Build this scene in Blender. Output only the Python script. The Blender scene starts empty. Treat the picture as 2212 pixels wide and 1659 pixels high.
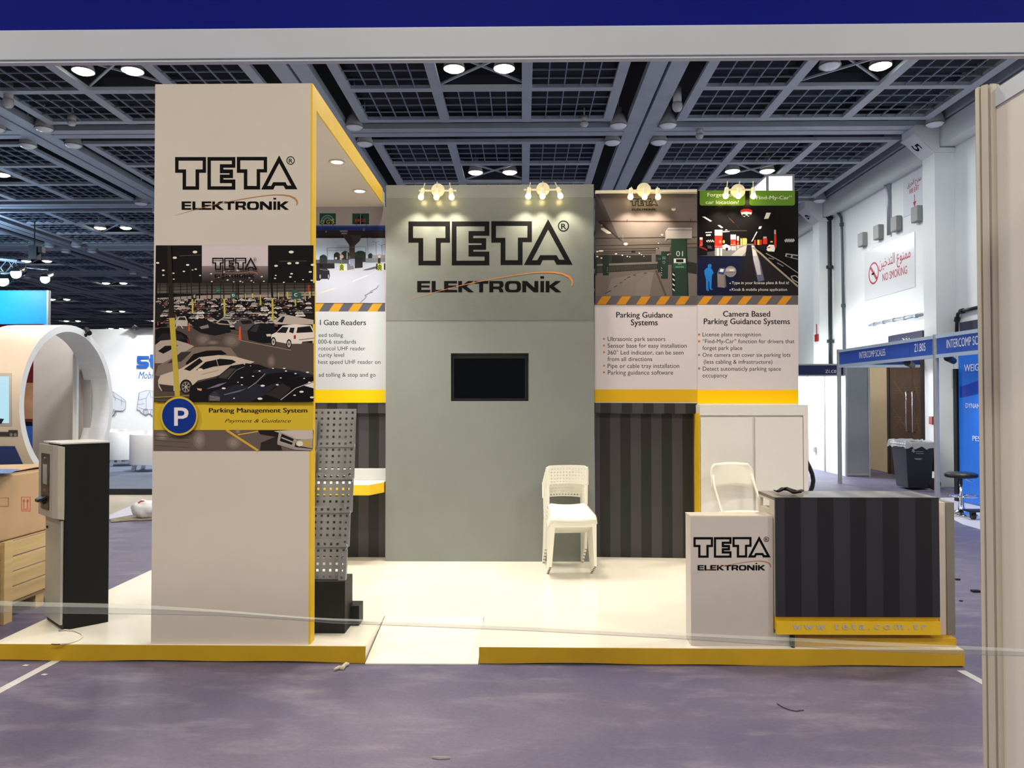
import bpy, bmesh, math, random
from mathutils import Vector, Matrix, Euler
from mathutils.geometry import tessellate_polygon

# ------------------------------------------------------------------ camera, world, exposure, lamps' light
SC = bpy.context.scene
COL = SC.collection
W, H, FOC = 2212.0, 1659.0, 1662.0
EYE = Vector((0.0, 0.0, 1.6))
YAW = math.atan(22.0 / FOC)
PITCH = math.atan(30.5 / FOC)
ROLL = -0.0008
ROT = (Matrix.Rotation(YAW, 3, 'Z') @ Matrix.Rotation(math.pi / 2 + PITCH, 3, 'X') @ Matrix.Rotation(ROLL, 3, 'Z'))
cd = bpy.data.cameras.new('camera')
cd.sensor_fit = 'HORIZONTAL'
cd.sensor_width = 36.0
cd.lens = 36.0 * FOC / W
cd.clip_start = 0.05
cd.clip_end = 400
cam = bpy.data.objects.new('camera', cd)
cam.matrix_world = Matrix.Translation(EYE) @ ROT.to_4x4()
COL.objects.link(cam)
SC.camera = cam
SC.view_settings.view_transform = 'Standard'
SC.view_settings.look = 'None'
SC.view_settings.gamma = 1.0
SC.view_settings.use_curve_mapping = False
SC.view_settings.exposure = 0.0
SC.cycles.max_bounces = 6
SC.cycles.diffuse_bounces = 4
SC.cycles.transparent_max_bounces = 12
SC.cycles.sample_clamp_indirect = 6.0

wd = bpy.data.worlds.new('world')
SC.world = wd
wd.use_nodes = True
bg = wd.node_tree.nodes['Background']
bg.inputs[0].default_value = (0.74, 0.82, 1.0, 1)
bg.inputs[1].default_value = 0.17

def lin(c):
    out = []
    for v in c[:3]:
        v = v / 255.0
        out.append(v / 12.92 if v <= 0.04045 else ((v + 0.055) / 1.055) ** 2.4)
    return tuple(out)

def light(name, kind, loc, power, col=(1, 1, 1), size=0.2, spot=None, aim=(0, 0, -1), blend=0.6, parent=None):
    l = bpy.data.lights.new(name, kind)
    l.energy = power
    l.color = col
    if kind == 'AREA':
        l.shape = 'DISK'
        l.size = size
    else:
        l.shadow_soft_size = size
    if kind == 'SPOT':
        l.spot_size = math.radians(spot)
        l.spot_blend = blend
    o = bpy.data.objects.new(name, l)
    o.location = loc
    o.rotation_euler = Vector(aim).to_track_quat('-Z', 'Y').to_euler()
    COL.objects.link(o)
    return o

HALL = (1.0, 0.92, 0.79)
# the hall's high-bay lamps over and behind the visitor (the ones in view carry their light in their builder)
for hx in (-6.24, -0.64, 4.97):
    for hy in (-9.75, -4.45, 0.85, 6.15):
        k = 1.0
        light('hall_lamp_light', 'SPOT', (hx, hy, 6.4), 585 * k, HALL, 0.35, 150, (0, 0, -1), 0.5)

# the same lamps over the part of the hall hidden behind the stand's walls
for hx, hy in ((4.97, 11.45), (4.97, 16.75), (4.97, 22.05), (4.97, 27.35), (-0.64, 22.05), (-6.24, 16.75), (-6.24, 22.05)):
    light('hall_lamp_light', 'SPOT', (hx, hy, 6.25), 165, (0.93, 0.97, 1.0), 0.35, 178, (0, 0, -1), 0.12)

# ------------------------------------------------------------------ pixel helpers (photo pixel -> point on a real plane)
def ray(px, py):
    d = Vector((px - W / 2, -(py - H / 2), -FOC))
    return (ROT @ d).normalized()
def PY(px, py, y):
    d = ray(px, py); t = (y - EYE.y) / d.y
    return EYE + d * t
def PX(px, py, x):
    d = ray(px, py); t = (x - EYE.x) / d.x
    return EYE + d * t
def PZ(px, py, z):
    d = ray(px, py); t = (z - EYE.z) / d.z
    return EYE + d * t
class Plane:
    def __init__(s, p, n):
        s.p = Vector(p); s.n = Vector(n).normalized()
    def __call__(s, px, py, off=0.0):
        d = ray(px, py)
        t = (s.p + s.n * off - EYE).dot(s.n) / d.dot(s.n)
        return EYE + d * t

# ------------------------------------------------------------------ materials
MATS = {}
def mat(name, rgb, rough=0.55, metal=0.0, spec=0.5, noise=0.0, nscale=8.0, bump=0.0, bscale=60.0, emit=None, estr=0.0, coat=0.0, stretch=None, linear=False):
    if name in MATS: return MATS[name]
    m = bpy.data.materials.new(name)
    m.use_nodes = True
    nt = m.node_tree
    b = nt.nodes['Principled BSDF']
    c = tuple(rgb) if linear else lin(rgb)
    b.inputs['Base Color'].default_value = c + (1,)
    b.inputs['Roughness'].default_value = rough
    b.inputs['Metallic'].default_value = metal
    b.inputs['Specular IOR Level'].default_value = spec
    b.inputs['Coat Weight'].default_value = coat
    tc = None
    if noise > 0 or bump > 0:
        tc = nt.nodes.new('ShaderNodeTexCoord')
        mp = nt.nodes.new('ShaderNodeMapping')
        nt.links.new(tc.outputs['Object'], mp.inputs['Vector'])
        if stretch: mp.inputs['Scale'].default_value = stretch
    if noise > 0:
        nz = nt.nodes.new('ShaderNodeTexNoise')
        nz.inputs['Scale'].default_value = nscale
        nz.inputs['Detail'].default_value = 6
        nt.links.new(mp.outputs[0], nz.inputs['Vector'])
        rp = nt.nodes.new('ShaderNodeValToRGB')
        rp.color_ramp.elements[0].position = 0.3
        rp.color_ramp.elements[1].position = 0.72
        rp.color_ramp.elements[0].color = tuple(v * (1 - noise) for v in c) + (1,)
        rp.color_ramp.elements[1].color = tuple(min(1, v * (1 + noise)) for v in c) + (1,)
        nt.links.new(nz.outputs['Fac'], rp.inputs[0])
        nt.links.new(rp.outputs[0], b.inputs['Base Color'])
    if bump > 0:
        n2 = nt.nodes.new('ShaderNodeTexNoise')
        n2.inputs['Scale'].default_value = bscale
        n2.inputs['Detail'].default_value = 4
        nt.links.new(mp.outputs[0], n2.inputs['Vector'])
        bp = nt.nodes.new('ShaderNodeBump')
        bp.inputs['Strength'].default_value = bump
        bp.inputs['Distance'].default_value = 0.01
        nt.links.new(n2.outputs['Fac'], bp.inputs['Height'])
        nt.links.new(bp.outputs[0], b.inputs['Normal'])
    if emit:
        b.inputs['Emission Color'].default_value = lin(emit) + (1,)
        b.inputs['Emission Strength'].default_value = estr
    MATS[name] = m
    return m

def print_mat(name, gain=1.0, rough=0.5, spec=0.14):
    if name in MATS: return MATS[name]
    m = bpy.data.materials.new(name); m.use_nodes = True
    nt = m.node_tree; b = nt.nodes['Principled BSDF']
    at = nt.nodes.new('ShaderNodeAttribute'); at.attribute_name = 'ink'
    nt.links.new(at.outputs['Color'], b.inputs['Base Color'])
    b.inputs['Roughness'].default_value = rough
    b.inputs['Specular IOR Level'].default_value = spec
    MATS[name] = m
    return m

def stripes_mat(name, dark, light_, width, phase, rough=0.5, axis=0):
    m = bpy.data.materials.new(name); m.use_nodes = True
    nt = m.node_tree; b = nt.nodes['Principled BSDF']
    ge = nt.nodes.new('ShaderNodeNewGeometry')
    sx = nt.nodes.new('ShaderNodeSeparateXYZ'); nt.links.new(ge.outputs['Position'], sx.inputs[0])
    a = nt.nodes.new('ShaderNodeMath'); a.operation = 'SUBTRACT'; a.inputs[1].default_value = phase
    nt.links.new(sx.outputs[axis], a.inputs[0])
    d = nt.nodes.new('ShaderNodeMath'); d.operation = 'DIVIDE'; d.inputs[1].default_value = width * 2
    nt.links.new(a.outputs[0], d.inputs[0])
    fr = nt.nodes.new('ShaderNodeMath'); fr.operation = 'FRACT'; nt.links.new(d.outputs[0], fr.inputs[0])
    g = nt.nodes.new('ShaderNodeMath'); g.operation = 'GREATER_THAN'; g.inputs[1].default_value = 0.5
    nt.links.new(fr.outputs[0], g.inputs[0])
    mx = nt.nodes.new('ShaderNodeMixRGB')
    mx.inputs[1].default_value = lin(dark) + (1,); mx.inputs[2].default_value = lin(light_) + (1,)
    nt.links.new(g.outputs[0], mx.inputs[0]); nt.links.new(mx.outputs[0], b.inputs['Base Color'])
    b.inputs['Roughness'].default_value = rough
    return m

# ------------------------------------------------------------------ mesh builder
WL = {}
class MB:
    def __init__(s, xf=None):
        s.v = []; s.f = []; s.m = []; s.c = []; s.xf = xf; s.mi = 0; s.col = None
    def add(s, pts, faces):
        b = len(s.v)
        for p in pts:
            p = Vector(p)
            s.v.append(s.xf @ p if s.xf else p)
        for f in faces:
            s.f.append([b + i for i in f]); s.m.append(s.mi); s.c.append(s.col)
        return s
    def box(s, x0, x1, y0, y1, z0, z1):
        p = [(x, y, z) for z in (z0, z1) for y in (y0, y1) for x in (x0, x1)]
        return s.add(p, [(0, 2, 3, 1), (4, 5, 7, 6), (0, 1, 5, 4), (2, 6, 7, 3), (0, 4, 6, 2), (1, 3, 7, 5)])
    def hexa(s, a):
        # eight corners: four of one face in order, then the matching four
        return s.add(a, [(3, 2, 1, 0), (4, 5, 6, 7), (0, 1, 5, 4), (1, 2, 6, 5), (2, 3, 7, 6), (3, 0, 4, 7)])
    def bar(s, p0, p1, w, h, up=(0, 0, 1)):
        p0 = Vector(p0); p1 = Vector(p1); d = (p1 - p0).normalized(); u = Vector(up)
        if abs(d.dot(u)) > 0.98: u = Vector((0, 1, 0))
        a = d.cross(u).normalized() * (w / 2); b = a.cross(d).normalized() * (h / 2)
        return s.hexa([p0 - a - b, p0 + a - b, p0 + a + b, p0 - a + b, p1 - a - b, p1 + a - b, p1 + a + b, p1 - a + b])
    def prism(s, pts, ext):
        ext = Vector(ext); n = len(pts); pts = [Vector(p) for p in pts]
        tris = tessellate_polygon([pts])
        fs = [tuple(t) for t in tris] + [tuple(n + i for i in reversed(t)) for t in tris]
        fs += [(i, (i + 1) % n, n + (i + 1) % n, n + i) for i in range(n)]
        return s.add(pts + [p + ext for p in pts], fs)
    def rings(s, loops, ext=None):
        # flat polygon with holes, optionally extruded
        loops = [[Vector(p) for p in l] for l in loops]
        flat = [p for l in loops for p in l]
        tris = [tuple(t) for t in tessellate_polygon(loops)]
        if ext is None: return s.add(flat, tris)
        ext = Vector(ext); n = len(flat)
        fs = tris + [tuple(n + i for i in reversed(t)) for t in tris]
        b = 0
        for l in loops:
            k = len(l)
            fs += [(b + i, b + (i + 1) % k, n + b + (i + 1) % k, n + b + i) for i in range(k)]
            b += k
        return s.add(flat + [p + ext for p in flat], fs)
    def cyl(s, p0, p1, r0, r1=None, n=16, caps=True):
        if r1 is None: r1 = r0
        p0 = Vector(p0); p1 = Vector(p1); d = (p1 - p0).normalized()
        u = Vector((0, 0, 1)) if abs(d.z) < 0.9 else Vector((1, 0, 0))
        a = d.cross(u).normalized(); b = d.cross(a)
        pts = []
        for p, r in ((p0, r0), (p1, r1)):
            for i in range(n):
                t = 2 * math.pi * i / n
                pts.append(p + a * (r * math.cos(t)) + b * (r * math.sin(t)))
        fs = [(i, (i + 1) % n, n + (i + 1) % n, n + i) for i in range(n)]
        if caps: fs += [tuple(reversed(range(n))), tuple(range(n, 2 * n))]
        return s.add(pts, fs)
    def tube(s, pts, r, n=8):
        pts = [Vector(p) for p in pts]
        if not isinstance(r, (list, tuple)): r = [r] * len(pts)
        vs = []; prev = None
        for i, p in enumerate(pts):
            d = (pts[min(i + 1, len(pts) - 1)] - pts[max(i - 1, 0)]).normalized()
            if prev is None:
                u = Vector((0, 0, 1)) if abs(d.z) < 0.9 else Vector((1, 0, 0))
                a = d.cross(u).normalized()
            else:
                a = (prev - d * prev.dot(d)).normalized()
            prev = a; b = d.cross(a)
            for k in range(n):
                t = 2 * math.pi * k / n
                vs.append(p + a * (r[i] * math.cos(t)) + b * (r[i] * math.sin(t)))
        fs = []
        for i in range(len(pts) - 1):
            for k in range(n):
                fs.append((i * n + k, i * n + (k + 1) % n, (i + 1) * n + (k + 1) % n, (i + 1) * n + k))
        fs += [tuple(reversed(range(n))), tuple(range((len(pts) - 1) * n, len(pts) * n))]
        return s.add(vs, fs)
    def lathe(s, prof, c, n=24):
        c = Vector(c); vs = []; fs = []
        for (r, z) in prof:
            for k in range(n):
                t = 2 * math.pi * k / n
                vs.append(c + Vector((r * math.cos(t), r * math.sin(t), z)))
        for i in range(len(prof) - 1):
            for k in range(n):
                fs.append((i * n + k, i * n + (k + 1) % n, (i + 1) * n + (k + 1) % n, (i + 1) * n + k))
        return s.add(vs, fs)
    def sphere(s, c, r, n=12, m=8, sc=(1, 1, 1)):
        c = Vector(c); vs = []; fs = []
        for i in range(m + 1):
            th = math.pi * i / m
            for k in range(n):
                t = 2 * math.pi * k / n
                vs.append(c + Vector((r * sc[0] * math.sin(th) * math.cos(t), r * sc[1] * math.sin(th) * math.sin(t), r * sc[2] * math.cos(th))))
        for i in range(m):
            for k in range(n):
                fs.append((i * n + k, (i + 1) * n + k, (i + 1) * n + (k + 1) % n, i * n + (k + 1) % n))
        return s.add(vs, fs)
    def quad(s, a, b, c, d):
        return s.add([a, b, c, d], [(0, 1, 2, 3)])
    def build(s, name, mats, parent=None, smooth=False, bevel=0.0, weld=False):
        if not isinstance(mats, (list, tuple)): mats = [mats]
        me = bpy.data.meshes.new(name)
        if parent is not None:
            L = WL[parent.name]
        else:
            xs = [p.x for p in s.v]; ys = [p.y for p in s.v]; zs = [p.z for p in s.v]
            L = Vector(((min(xs) + max(xs)) / 2, (min(ys) + max(ys)) / 2, min(zs)))
        me.from_pydata([tuple(p - L) for p in s.v], [], s.f)
        for m in mats: me.materials.append(m)
        me.polygons.foreach_set('material_index', s.m)
        if any(c is not None for c in s.c):
            at = me.color_attributes.new('ink', 'FLOAT_COLOR', 'CORNER')
            i = 0
            for p, c in zip(me.polygons, s.c):
                cc = (c or (1, 1, 1)) + (1,)
                for _ in range(p.loop_total):
                    at.data[i].color = cc; i += 1
        else:
            bm = bmesh.new(); bm.from_mesh(me)
            if weld: bmesh.ops.remove_doubles(bm, verts=bm.verts, dist=0.0005)
            bmesh.ops.recalc_face_normals(bm, faces=bm.faces)
            bm.to_mesh(me); bm.free()
        me.polygons.foreach_set('use_smooth', [bool(smooth)] * len(me.polygons))
        me.update()
        o = bpy.data.objects.new(name, me)
        COL.objects.link(o)
        if parent is not None: o.parent = parent
        else: o.location = L
        WL[o.name] = L
        if bevel > 0:
            bv = o.modifiers.new('bevel', 'BEVEL'); bv.width = bevel; bv.segments = 2; bv.limit_method = 'ANGLE'
            bv.angle_limit = math.radians(40)
        if smooth == 'auto':
            pass
        return o

def tag(o, label=None, cat=None, group=None, kind=None):
    if label: o['label'] = label
    if cat: o['category'] = cat
    if group: o['group'] = group
    if kind: o['kind'] = kind
    return o
def thing(name, label, cat, loc, group=None):
    o = bpy.data.objects.new(name, None)
    o.empty_display_size = 0.1
    o.location = Vector(loc)
    COL.objects.link(o)
    WL[o.name] = Vector(loc)
    return tag(o, label, cat, group)
def struct(name, mb, m, label=None, **k):
    o = mb.build(name, m, **k)
    o['kind'] = 'structure'
    if label: o['label'] = label
    return o
def dup(root, loc=None, rot=None, label=None, parent=None):
    r = root.copy(); COL.objects.link(r)
    if parent is not None: r.parent = parent
    if loc is not None: r.location = loc
    if rot is not None: r.rotation_euler = rot
    if label: r['label'] = label
    for ch in list(root.children):
        dup(ch, parent=r)
    return r

# ------------------------------------------------------------------ lettering
TCACHE = {}
def text_tris(s, bold=0.0, shear=0.0, spacing=1.0):
    key = (s, bold, shear, spacing)
    if key in TCACHE: return TCACHE[key]
    cu = bpy.data.curves.new('lettering', 'FONT')
    cu.body = s; cu.size = 1.0; cu.offset = bold; cu.shear = shear; cu.resolution_u = 3; cu.space_character = spacing
    ob = bpy.data.objects.new('lettering', cu)
    COL.objects.link(ob)
    dg = bpy.context.evaluated_depsgraph_get()
    me = bpy.data.meshes.new_from_object(ob.evaluated_get(dg))
    vs = [v.co.copy() for v in me.vertices]
    fs = [tuple(p.vertices) for p in me.polygons]
    bpy.data.objects.remove(ob); bpy.data.curves.remove(cu); bpy.data.meshes.remove(me)
    x0 = min(v.x for v in vs); x1 = max(v.x for v in vs)
    TCACHE[key] = (vs, fs, x0, x1)
    return TCACHE[key]

def put_text(mb, fn, s, x0, x1, base, hscale=None, bold=0.0, shear=0.0, spacing=1.0, down=True, slope=0.0):
    """fn(a, b) -> 3-D point; a runs right from x0 to x1, b is downward from base when down"""
    vs, fs, u0, u1 = text_tris(s, 0.0, shear, spacing)
    k = (x1 - x0) / (u1 - u0)
    ky = hscale if hscale else abs(k)
    sg = -1 if down else 1
    # heavier strokes: the letters set again a hair's breadth to either side
    o0, o1, o2 = fn(x0, base), fn(x1, base), fn(x0, base - sg * ky)
    nn = (o1 - o0).cross(o2 - o0).normalized()
    if nn.dot(EYE - o0) < 0: nn = -nn
    for i, dx in enumerate((-bold, 0.0, bold) if bold else (0.0,)):
        mb.add([fn(x0 + (v.x + dx - u0) * k, base + sg * v.y * ky + slope * (v.x - u0) * k) + nn * (0.0004 * i) for v in vs], fs)

# ------------------------------------------------------------------ flat prints: inked shapes on one sheet
class Print:
    STEP = 0.00025
    def __init__(s, plane, gain=1.0, off=0.0):
        s.plane = plane; s.gain = gain; s.off = off; s.mb = MB(); s.boxes = []; s.tf = lambda u, v: (u, v); s.sc = 1.0
    def crop(s, ox, oy, k):
        s.tf = lambda u, v: (ox + u / k, oy + v / k); s.sc = k
        return s
    def _layer(s, pts):
        b = (min(p[0] for p in pts), min(p[1] for p in pts), max(p[0] for p in pts), max(p[1] for p in pts))
        L = 0
        for q in s.boxes:
            if b[0] < q[2] and q[0] < b[2] and b[1] < q[3] and q[1] < b[3] and q[4] >= L: L = q[4] + 1
        s.boxes.append(b + (L,))
        return s.off + (L + 1) * s.STEP
    def ink(s, c):
        return tuple(min(0.95, v * s.gain) for v in lin(c))
    def poly(s, pts, c):
        q = [s.tf(*p) for p in pts]
        o = s._layer(q)
        s.mb.col = s.ink(c)
        P3 = [s.plane(a, b, o) for a, b in q]
        if len(P3) == 4 or len(P3) == 3:
            s.mb.rings([P3])
        else:
            s.mb.rings([P3])
        return s
    def rect(s, u0, v0, u1, v1, c):
        return s.poly([(u0, v0), (u1, v0), (u1, v1), (u0, v1)], c)
    def ell(s, cx, cy, rx, ry, c, n=12, a0=0.0, a1=360.0):
        st = [math.radians(a0 + (a1 - a0) * i / n) for i in range(n if a1 - a0 >= 360 else n + 1)]
        return s.poly([(cx + rx * math.cos(t), cy + ry * math.sin(t)) for t in st], c)
    def line(s, pts, w, c):
        for (a, b) in zip(pts[:-1], pts[1:]):
            dx, dy = b[0] - a[0], b[1] - a[1]; l = math.hypot(dx, dy) or 1
            nx, ny = -dy / l * w / 2, dx / l * w / 2
            s.poly([(a[0] + nx, a[1] + ny), (b[0] + nx, b[1] + ny), (b[0] - nx, b[1] - ny), (a[0] - nx, a[1] - ny)], c)
        return s
    def text(s, t, x0, x1, base, c, bold=0.0, shear=0.0, hscale=None, spacing=1.0):
        vs, fs, u0, u1 = text_tris(t, 0.0, shear, spacing)
        k = (x1 - x0) / (u1 - u0); ky = hscale or k
        o = s._layer([s.tf(x0 + (v.x - u0) * k, base - v.y * ky) for v in vs])
        s.mb.col = s.ink(c)
        for i, dx in enumerate((-bold, 0.0, bold) if bold else (0.0,)):
            q = [s.tf(x0 + (v.x + dx - u0) * k, base - v.y * ky) for v in vs]
            s.mb.add([s.plane(a, b, o + 0.0002 * i) for a, b in q], fs)
        return s
    def grad(s, u0, v0, u1, v1, c0, c1, n=6):
        for i in range(n):
            t = (i + 0.5) / n
            s.rect(u0, v0 + (v1 - v0) * i / n, u1, v0 + (v1 - v0) * (i + 1) / n, tuple(a + (b - a) * t for a, b in zip(c0, c1)))
        return s
    def done(s, name, m, parent):
        return s.mb.build(name, m, parent)

# ------------------------------------------------------------------ the company mark, drawn in its own coordinates
MARK = [
 ([(287,452),(700,452),(700,662),(608,662),(608,888),(387,888),(387,662),(287,662)],
  [(333,500),(655,500),(655,617),(560,617),(560,843),(434,843),(434,617),(333,617)]),
 ([(719,452),(1092,452),(1092,594),(932,594),(932,618),(1060,618),(1060,733),(932,733),(932,752),(1092,752),(1092,888),(719,888)],
  [(765,500),(1045,500),(1045,548),(885,548),(885,668),(1015,668),(1015,686),(885,686),(885,800),(1045,800),(1045,843),(765,843)]),
 ([(1112,450),(1516,450),(1516,657),(1423,657),(1423,885),(1205,885),(1205,662),(1112,662)],
  [(1158,496),(1471,496),(1471,613),(1377,613),(1377,838),(1252,838),(1252,615),(1158,615)]),
 ([(1677,430),(1921,882),(1762,882),(1735,835),(1623,835),(1600,885),(1437,885)],
  [(1677,532),(1840,833),(1787,833),(1762,788),(1598,788),(1570,838),(1517,838)]),
]
def rrect(x0, y0, x1, y1, r, n=4):
    out = []
    for cx, cy, a in ((x1 - r, y0 + r, -90), (x1 - r, y1 - r, 0), (x0 + r, y1 - r, 90), (x0 + r, y0 + r, 180)):
        for i in range(n + 1):
            t = math.radians(a + 90 * i / n)
            out.append((cx + r * math.cos(t), cy + r * math.sin(t)))
    return out
def word_loops():
    T, B, h = 1045, 1157, 24
    L = []
    R = lambda x0, y0, x1, y1: L.append([[(x0, y0), (x1, y0), (x1, y1), (x0, y1)]])
    for x in (374, 642):
        L.append([[(x, T), (x + 128, T), (x + 128, T + h), (x + 42, T + h), (x + 42, 1089), (x + 124, 1089), (x + 124, 1110), (x + 42, 1110), (x + 42, B - h), (x + 130, B - h), (x + 130, B), (x, B)]])
    L.append([[(518, T), (558, T), (558, B - h), (640, B - h), (640, B), (518, B)]])
    for x in (783, 1653):
        L.append([[(x, T), (x + 38, T), (x + 38, 1088), (x + 98, T), (x + 153, T), (x + 82, 1098), (x + 157, B), (x + 102, B), (x + 38, 1110), (x + 38, B), (x, B)]])
    L.append([[(945, T), (1083, T), (1083, T + h + 2), (1031, T + h + 2), (1031, B), (991, B), (991, T + h + 2), (945, T + h + 2)]])
    L.append([[(1092, T), (1212, T), (1228, T + 8), (1234, T + 24), (1234, 1092), (1226, 1106), (1208, 1114), (1222, 1122), (1230, 1138), (1232, B), (1192, B), (1190, 1138), (1182, 1126), (1132, 1124), (1132, B), (1092, B)],
              [(1132, T + h), (1186, T + h), (1194, 1076), (1194, 1090), (1186, 1100), (1132, 1100)]])
    L.append([rrect(1247, T, 1408, B, 42), rrect(1288, T + h, 1367, B - h, 20)])
    L.append([[(1420, T), (1466, T), (1541, 1112), (1541, T), (1580, T), (1580, B), (1536, B), (1459, 1090), (1459, B), (1420, B)]])
    R(1600, T, 1637, B); R(1600, 997, 1637, 1020)
    return L
WORD = word_loops()
SW = [(287,1230,2),(450,1185,4),(620,1138,5),(800,1092,6),(980,1052,7),(1160,1018,8),(1340,988,9),(1500,966,10),(1620,957,11),(1730,958,14),(1820,972,18),(1885,1002,22),(1915,1040,22),(1920,1065,19),(1910,1092,10)]
def swoosh_loop():
    up, dn = [], []
    for i, (x, y, w) in enumerate(SW):
        a = SW[max(i - 1, 0)]; b = SW[min(i + 1, len(SW) - 1)]
        dx, dy = b[0] - a[0], b[1] - a[1]; l = math.hypot(dx, dy)
        nx, ny = -dy / l * w / 2, dx / l * w / 2
        up.append((x - nx, y - ny)); dn.append((x + nx, y + ny))
    return up + dn[::-1]
def mark_loops():
    out = [[o, i] for o, i in MARK] + [w for w in WORD]
    n = 20
    circ = lambda r: [(1830 + r * math.cos(2 * math.pi * k / n), 498 + r * math.sin(2 * math.pi * k / n)) for k in range(n)]
    out.append([circ(56), circ(45)])
    return out
def company_mark(parent, plane, x0, y0, s, off, ink, swash, reg=True, depth=0.0):
    f = lambda u, v, o=off: plane(x0 + (u - 287) * s, y0 + (v - 452) * s, o)
    mb = MB()
    for l in mark_loops()[:None if reg else -1]:
        mb.rings([[f(*p) for p in q] for q in l])
    if reg: put_text(mb, lambda a, b: f(a, b), 'R', 1808, 1856, 528, hscale=78, bold=0.02)
    o = mb.build('logo', ink, parent)
    m2 = MB()
    m2.rings([[f(u, v, off + 0.0006) for u, v in swoosh_loop()]])
    w = m2.build('logo_swoosh', swash, parent)
    return o
# ------------------------------------------------------------------ shared materials
WHITE = mat('white_laminate', (218, 208, 194), rough=0.38, spec=0.5, noise=0.02, nscale=3)
DECK = mat('glossy_white_deck', (238, 233, 220), rough=0.16, spec=0.55, noise=0.03, nscale=2.5)
YEL = mat('yellow_paint', (238, 194, 30), rough=0.45, noise=0.05, nscale=5)
YEL_D = mat('yellow_band', (200, 158, 22), rough=0.5, noise=0.06, nscale=6)
GREY = mat('grey_feature_paint', (127, 131, 128), rough=0.34, spec=0.45, noise=0.03, nscale=3)
VINYL = mat('grey_vinyl_sheet', (116, 120, 115), rough=0.24, spec=0.6, noise=0.04, nscale=12, bump=0.05, bscale=40)
INK = mat('black_ink', (7, 7, 10), rough=0.5, spec=0.12)
SWASH = mat('orange_swoosh_ink', (190, 122, 60), rough=0.45)
BLK = mat('black_plastic', (14, 14, 16), rough=0.4, noise=0.1)
BLKM = mat('black_painted_steel', (16, 18, 18), rough=0.5, spec=0.25, noise=0.1, nscale=20)
STEEL = mat('brushed_steel', (150, 150, 148), rough=0.38, metal=0.85, noise=0.08, nscale=30)
CHROME = mat('chrome', (225, 225, 228), rough=0.12, metal=1.0, noise=0.02)
ALU = mat('anodised_aluminium', (170, 172, 172), rough=0.42, metal=0.45, noise=0.05, nscale=14)
BEIGE = mat('beige_grey_cast_housing', (168, 162, 148), rough=0.5, noise=0.04)
WPL = mat('white_plastic', (236, 234, 222), rough=0.34, spec=0.5, noise=0.02)
WIRE = mat('white_cable_sheath', (225, 220, 208), rough=0.5, noise=0.04)
BULB = mat('glowing_bulb', (255, 244, 200), emit=(255, 232, 160), estr=18)
DISC = mat('glowing_downlight', (255, 250, 235), emit=(255, 246, 224), estr=8)
PRINT = print_mat('printed_sheet')
SATIN = print_mat('satin_printed_sheet', rough=0.3)
WARM = (1.0, 0.88, 0.66)

# ------------------------------------------------------------------ floor (carpet under protective film)
def carpet_mat():
    m = bpy.data.materials.new('violet_blue_carpet'); m.use_nodes = True
    nt = m.node_tree; b = nt.nodes['Principled BSDF']
    tc = nt.nodes.new('ShaderNodeTexCoord')
    def nz(scale, st, det=6, rot=0.0):
        mp = nt.nodes.new('ShaderNodeMapping'); mp.inputs['Scale'].default_value = st
        mp.inputs['Rotation'].default_value = (0, 0, rot)
        nt.links.new(tc.outputs['Object'], mp.inputs['Vector'])
        n = nt.nodes.new('ShaderNodeTexNoise'); n.inputs['Scale'].default_value = scale; n.inputs['Detail'].default_value = det
        n.inputs['Roughness'].default_value = 0.62
        nt.links.new(mp.outputs[0], n.inputs['Vector']); return n
    big = nz(0.55, (1, 1, 1), 4); mid = nz(5.0, (0.45, 1.3, 1), 8, 0.35); fine = nz(60, (0.6, 1.3, 1), 4, 0.35)
    r1 = nt.nodes.new('ShaderNodeValToRGB')
    e = r1.color_ramp.elements
    e[0].position = 0.34; e[0].color = lin((86, 83, 116)) + (1,)
    e[1].position = 0.68; e[1].color = lin((118, 109, 130)) + (1,)
    nt.links.new(big.outputs['Fac'], r1.inputs[0])
    r2 = nt.nodes.new('ShaderNodeValToRGB')
    e = r2.color_ramp.elements
    e[0].position = 0.50; e[0].color = (0, 0, 0, 1)
    e[1].position = 0.80; e[1].color = (0.62, 0.62, 0.62, 1)
    nt.links.new(mid.outputs['Fac'], r2.inputs[0])
    mx = nt.nodes.new('ShaderNodeMixRGB'); mx.inputs[2].default_value = lin((160, 150, 160)) + (1,)
    nt.links.new(r2.outputs[0], mx.inputs[0]); nt.links.new(r1.outputs[0], mx.inputs[1])
    r3 = nt.nodes.new('ShaderNodeValToRGB')
    e = r3.color_ramp.elements
    e[0].position = 0.3; e[0].color = (0.80, 0.80, 0.82, 1); e[1].position = 0.7; e[1].color = (1, 1, 1, 1)
    nt.links.new(fine.outputs['Fac'], r3.inputs[0])
    mu = nt.nodes.new('ShaderNodeMixRGB'); mu.blend_type = 'MULTIPLY'; mu.inputs[0].default_value = 1
    nt.links.new(mx.outputs[0], mu.inputs[1]); nt.links.new(r3.outputs[0], mu.inputs[2])
    nt.links.new(mu.outputs[0], b.inputs['Base Color'])
    b.inputs['Roughness'].default_value = 0.5; b.inputs['Specular IOR Level'].default_value = 0.45
    bp = nt.nodes.new('ShaderNodeBump'); bp.inputs['Strength'].default_value = 0.25; bp.inputs['Distance'].default_value = 0.01
    nt.links.new(fine.outputs['Fac'], bp.inputs['Height']); nt.links.new(bp.outputs[0], b.inputs['Normal'])
    return m
CARPET = carpet_mat()
mb = MB(); mb.box(-40, 8.2, -12, 64, -0.06, 0.0)
struct('floor', mb, CARPET)

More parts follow.
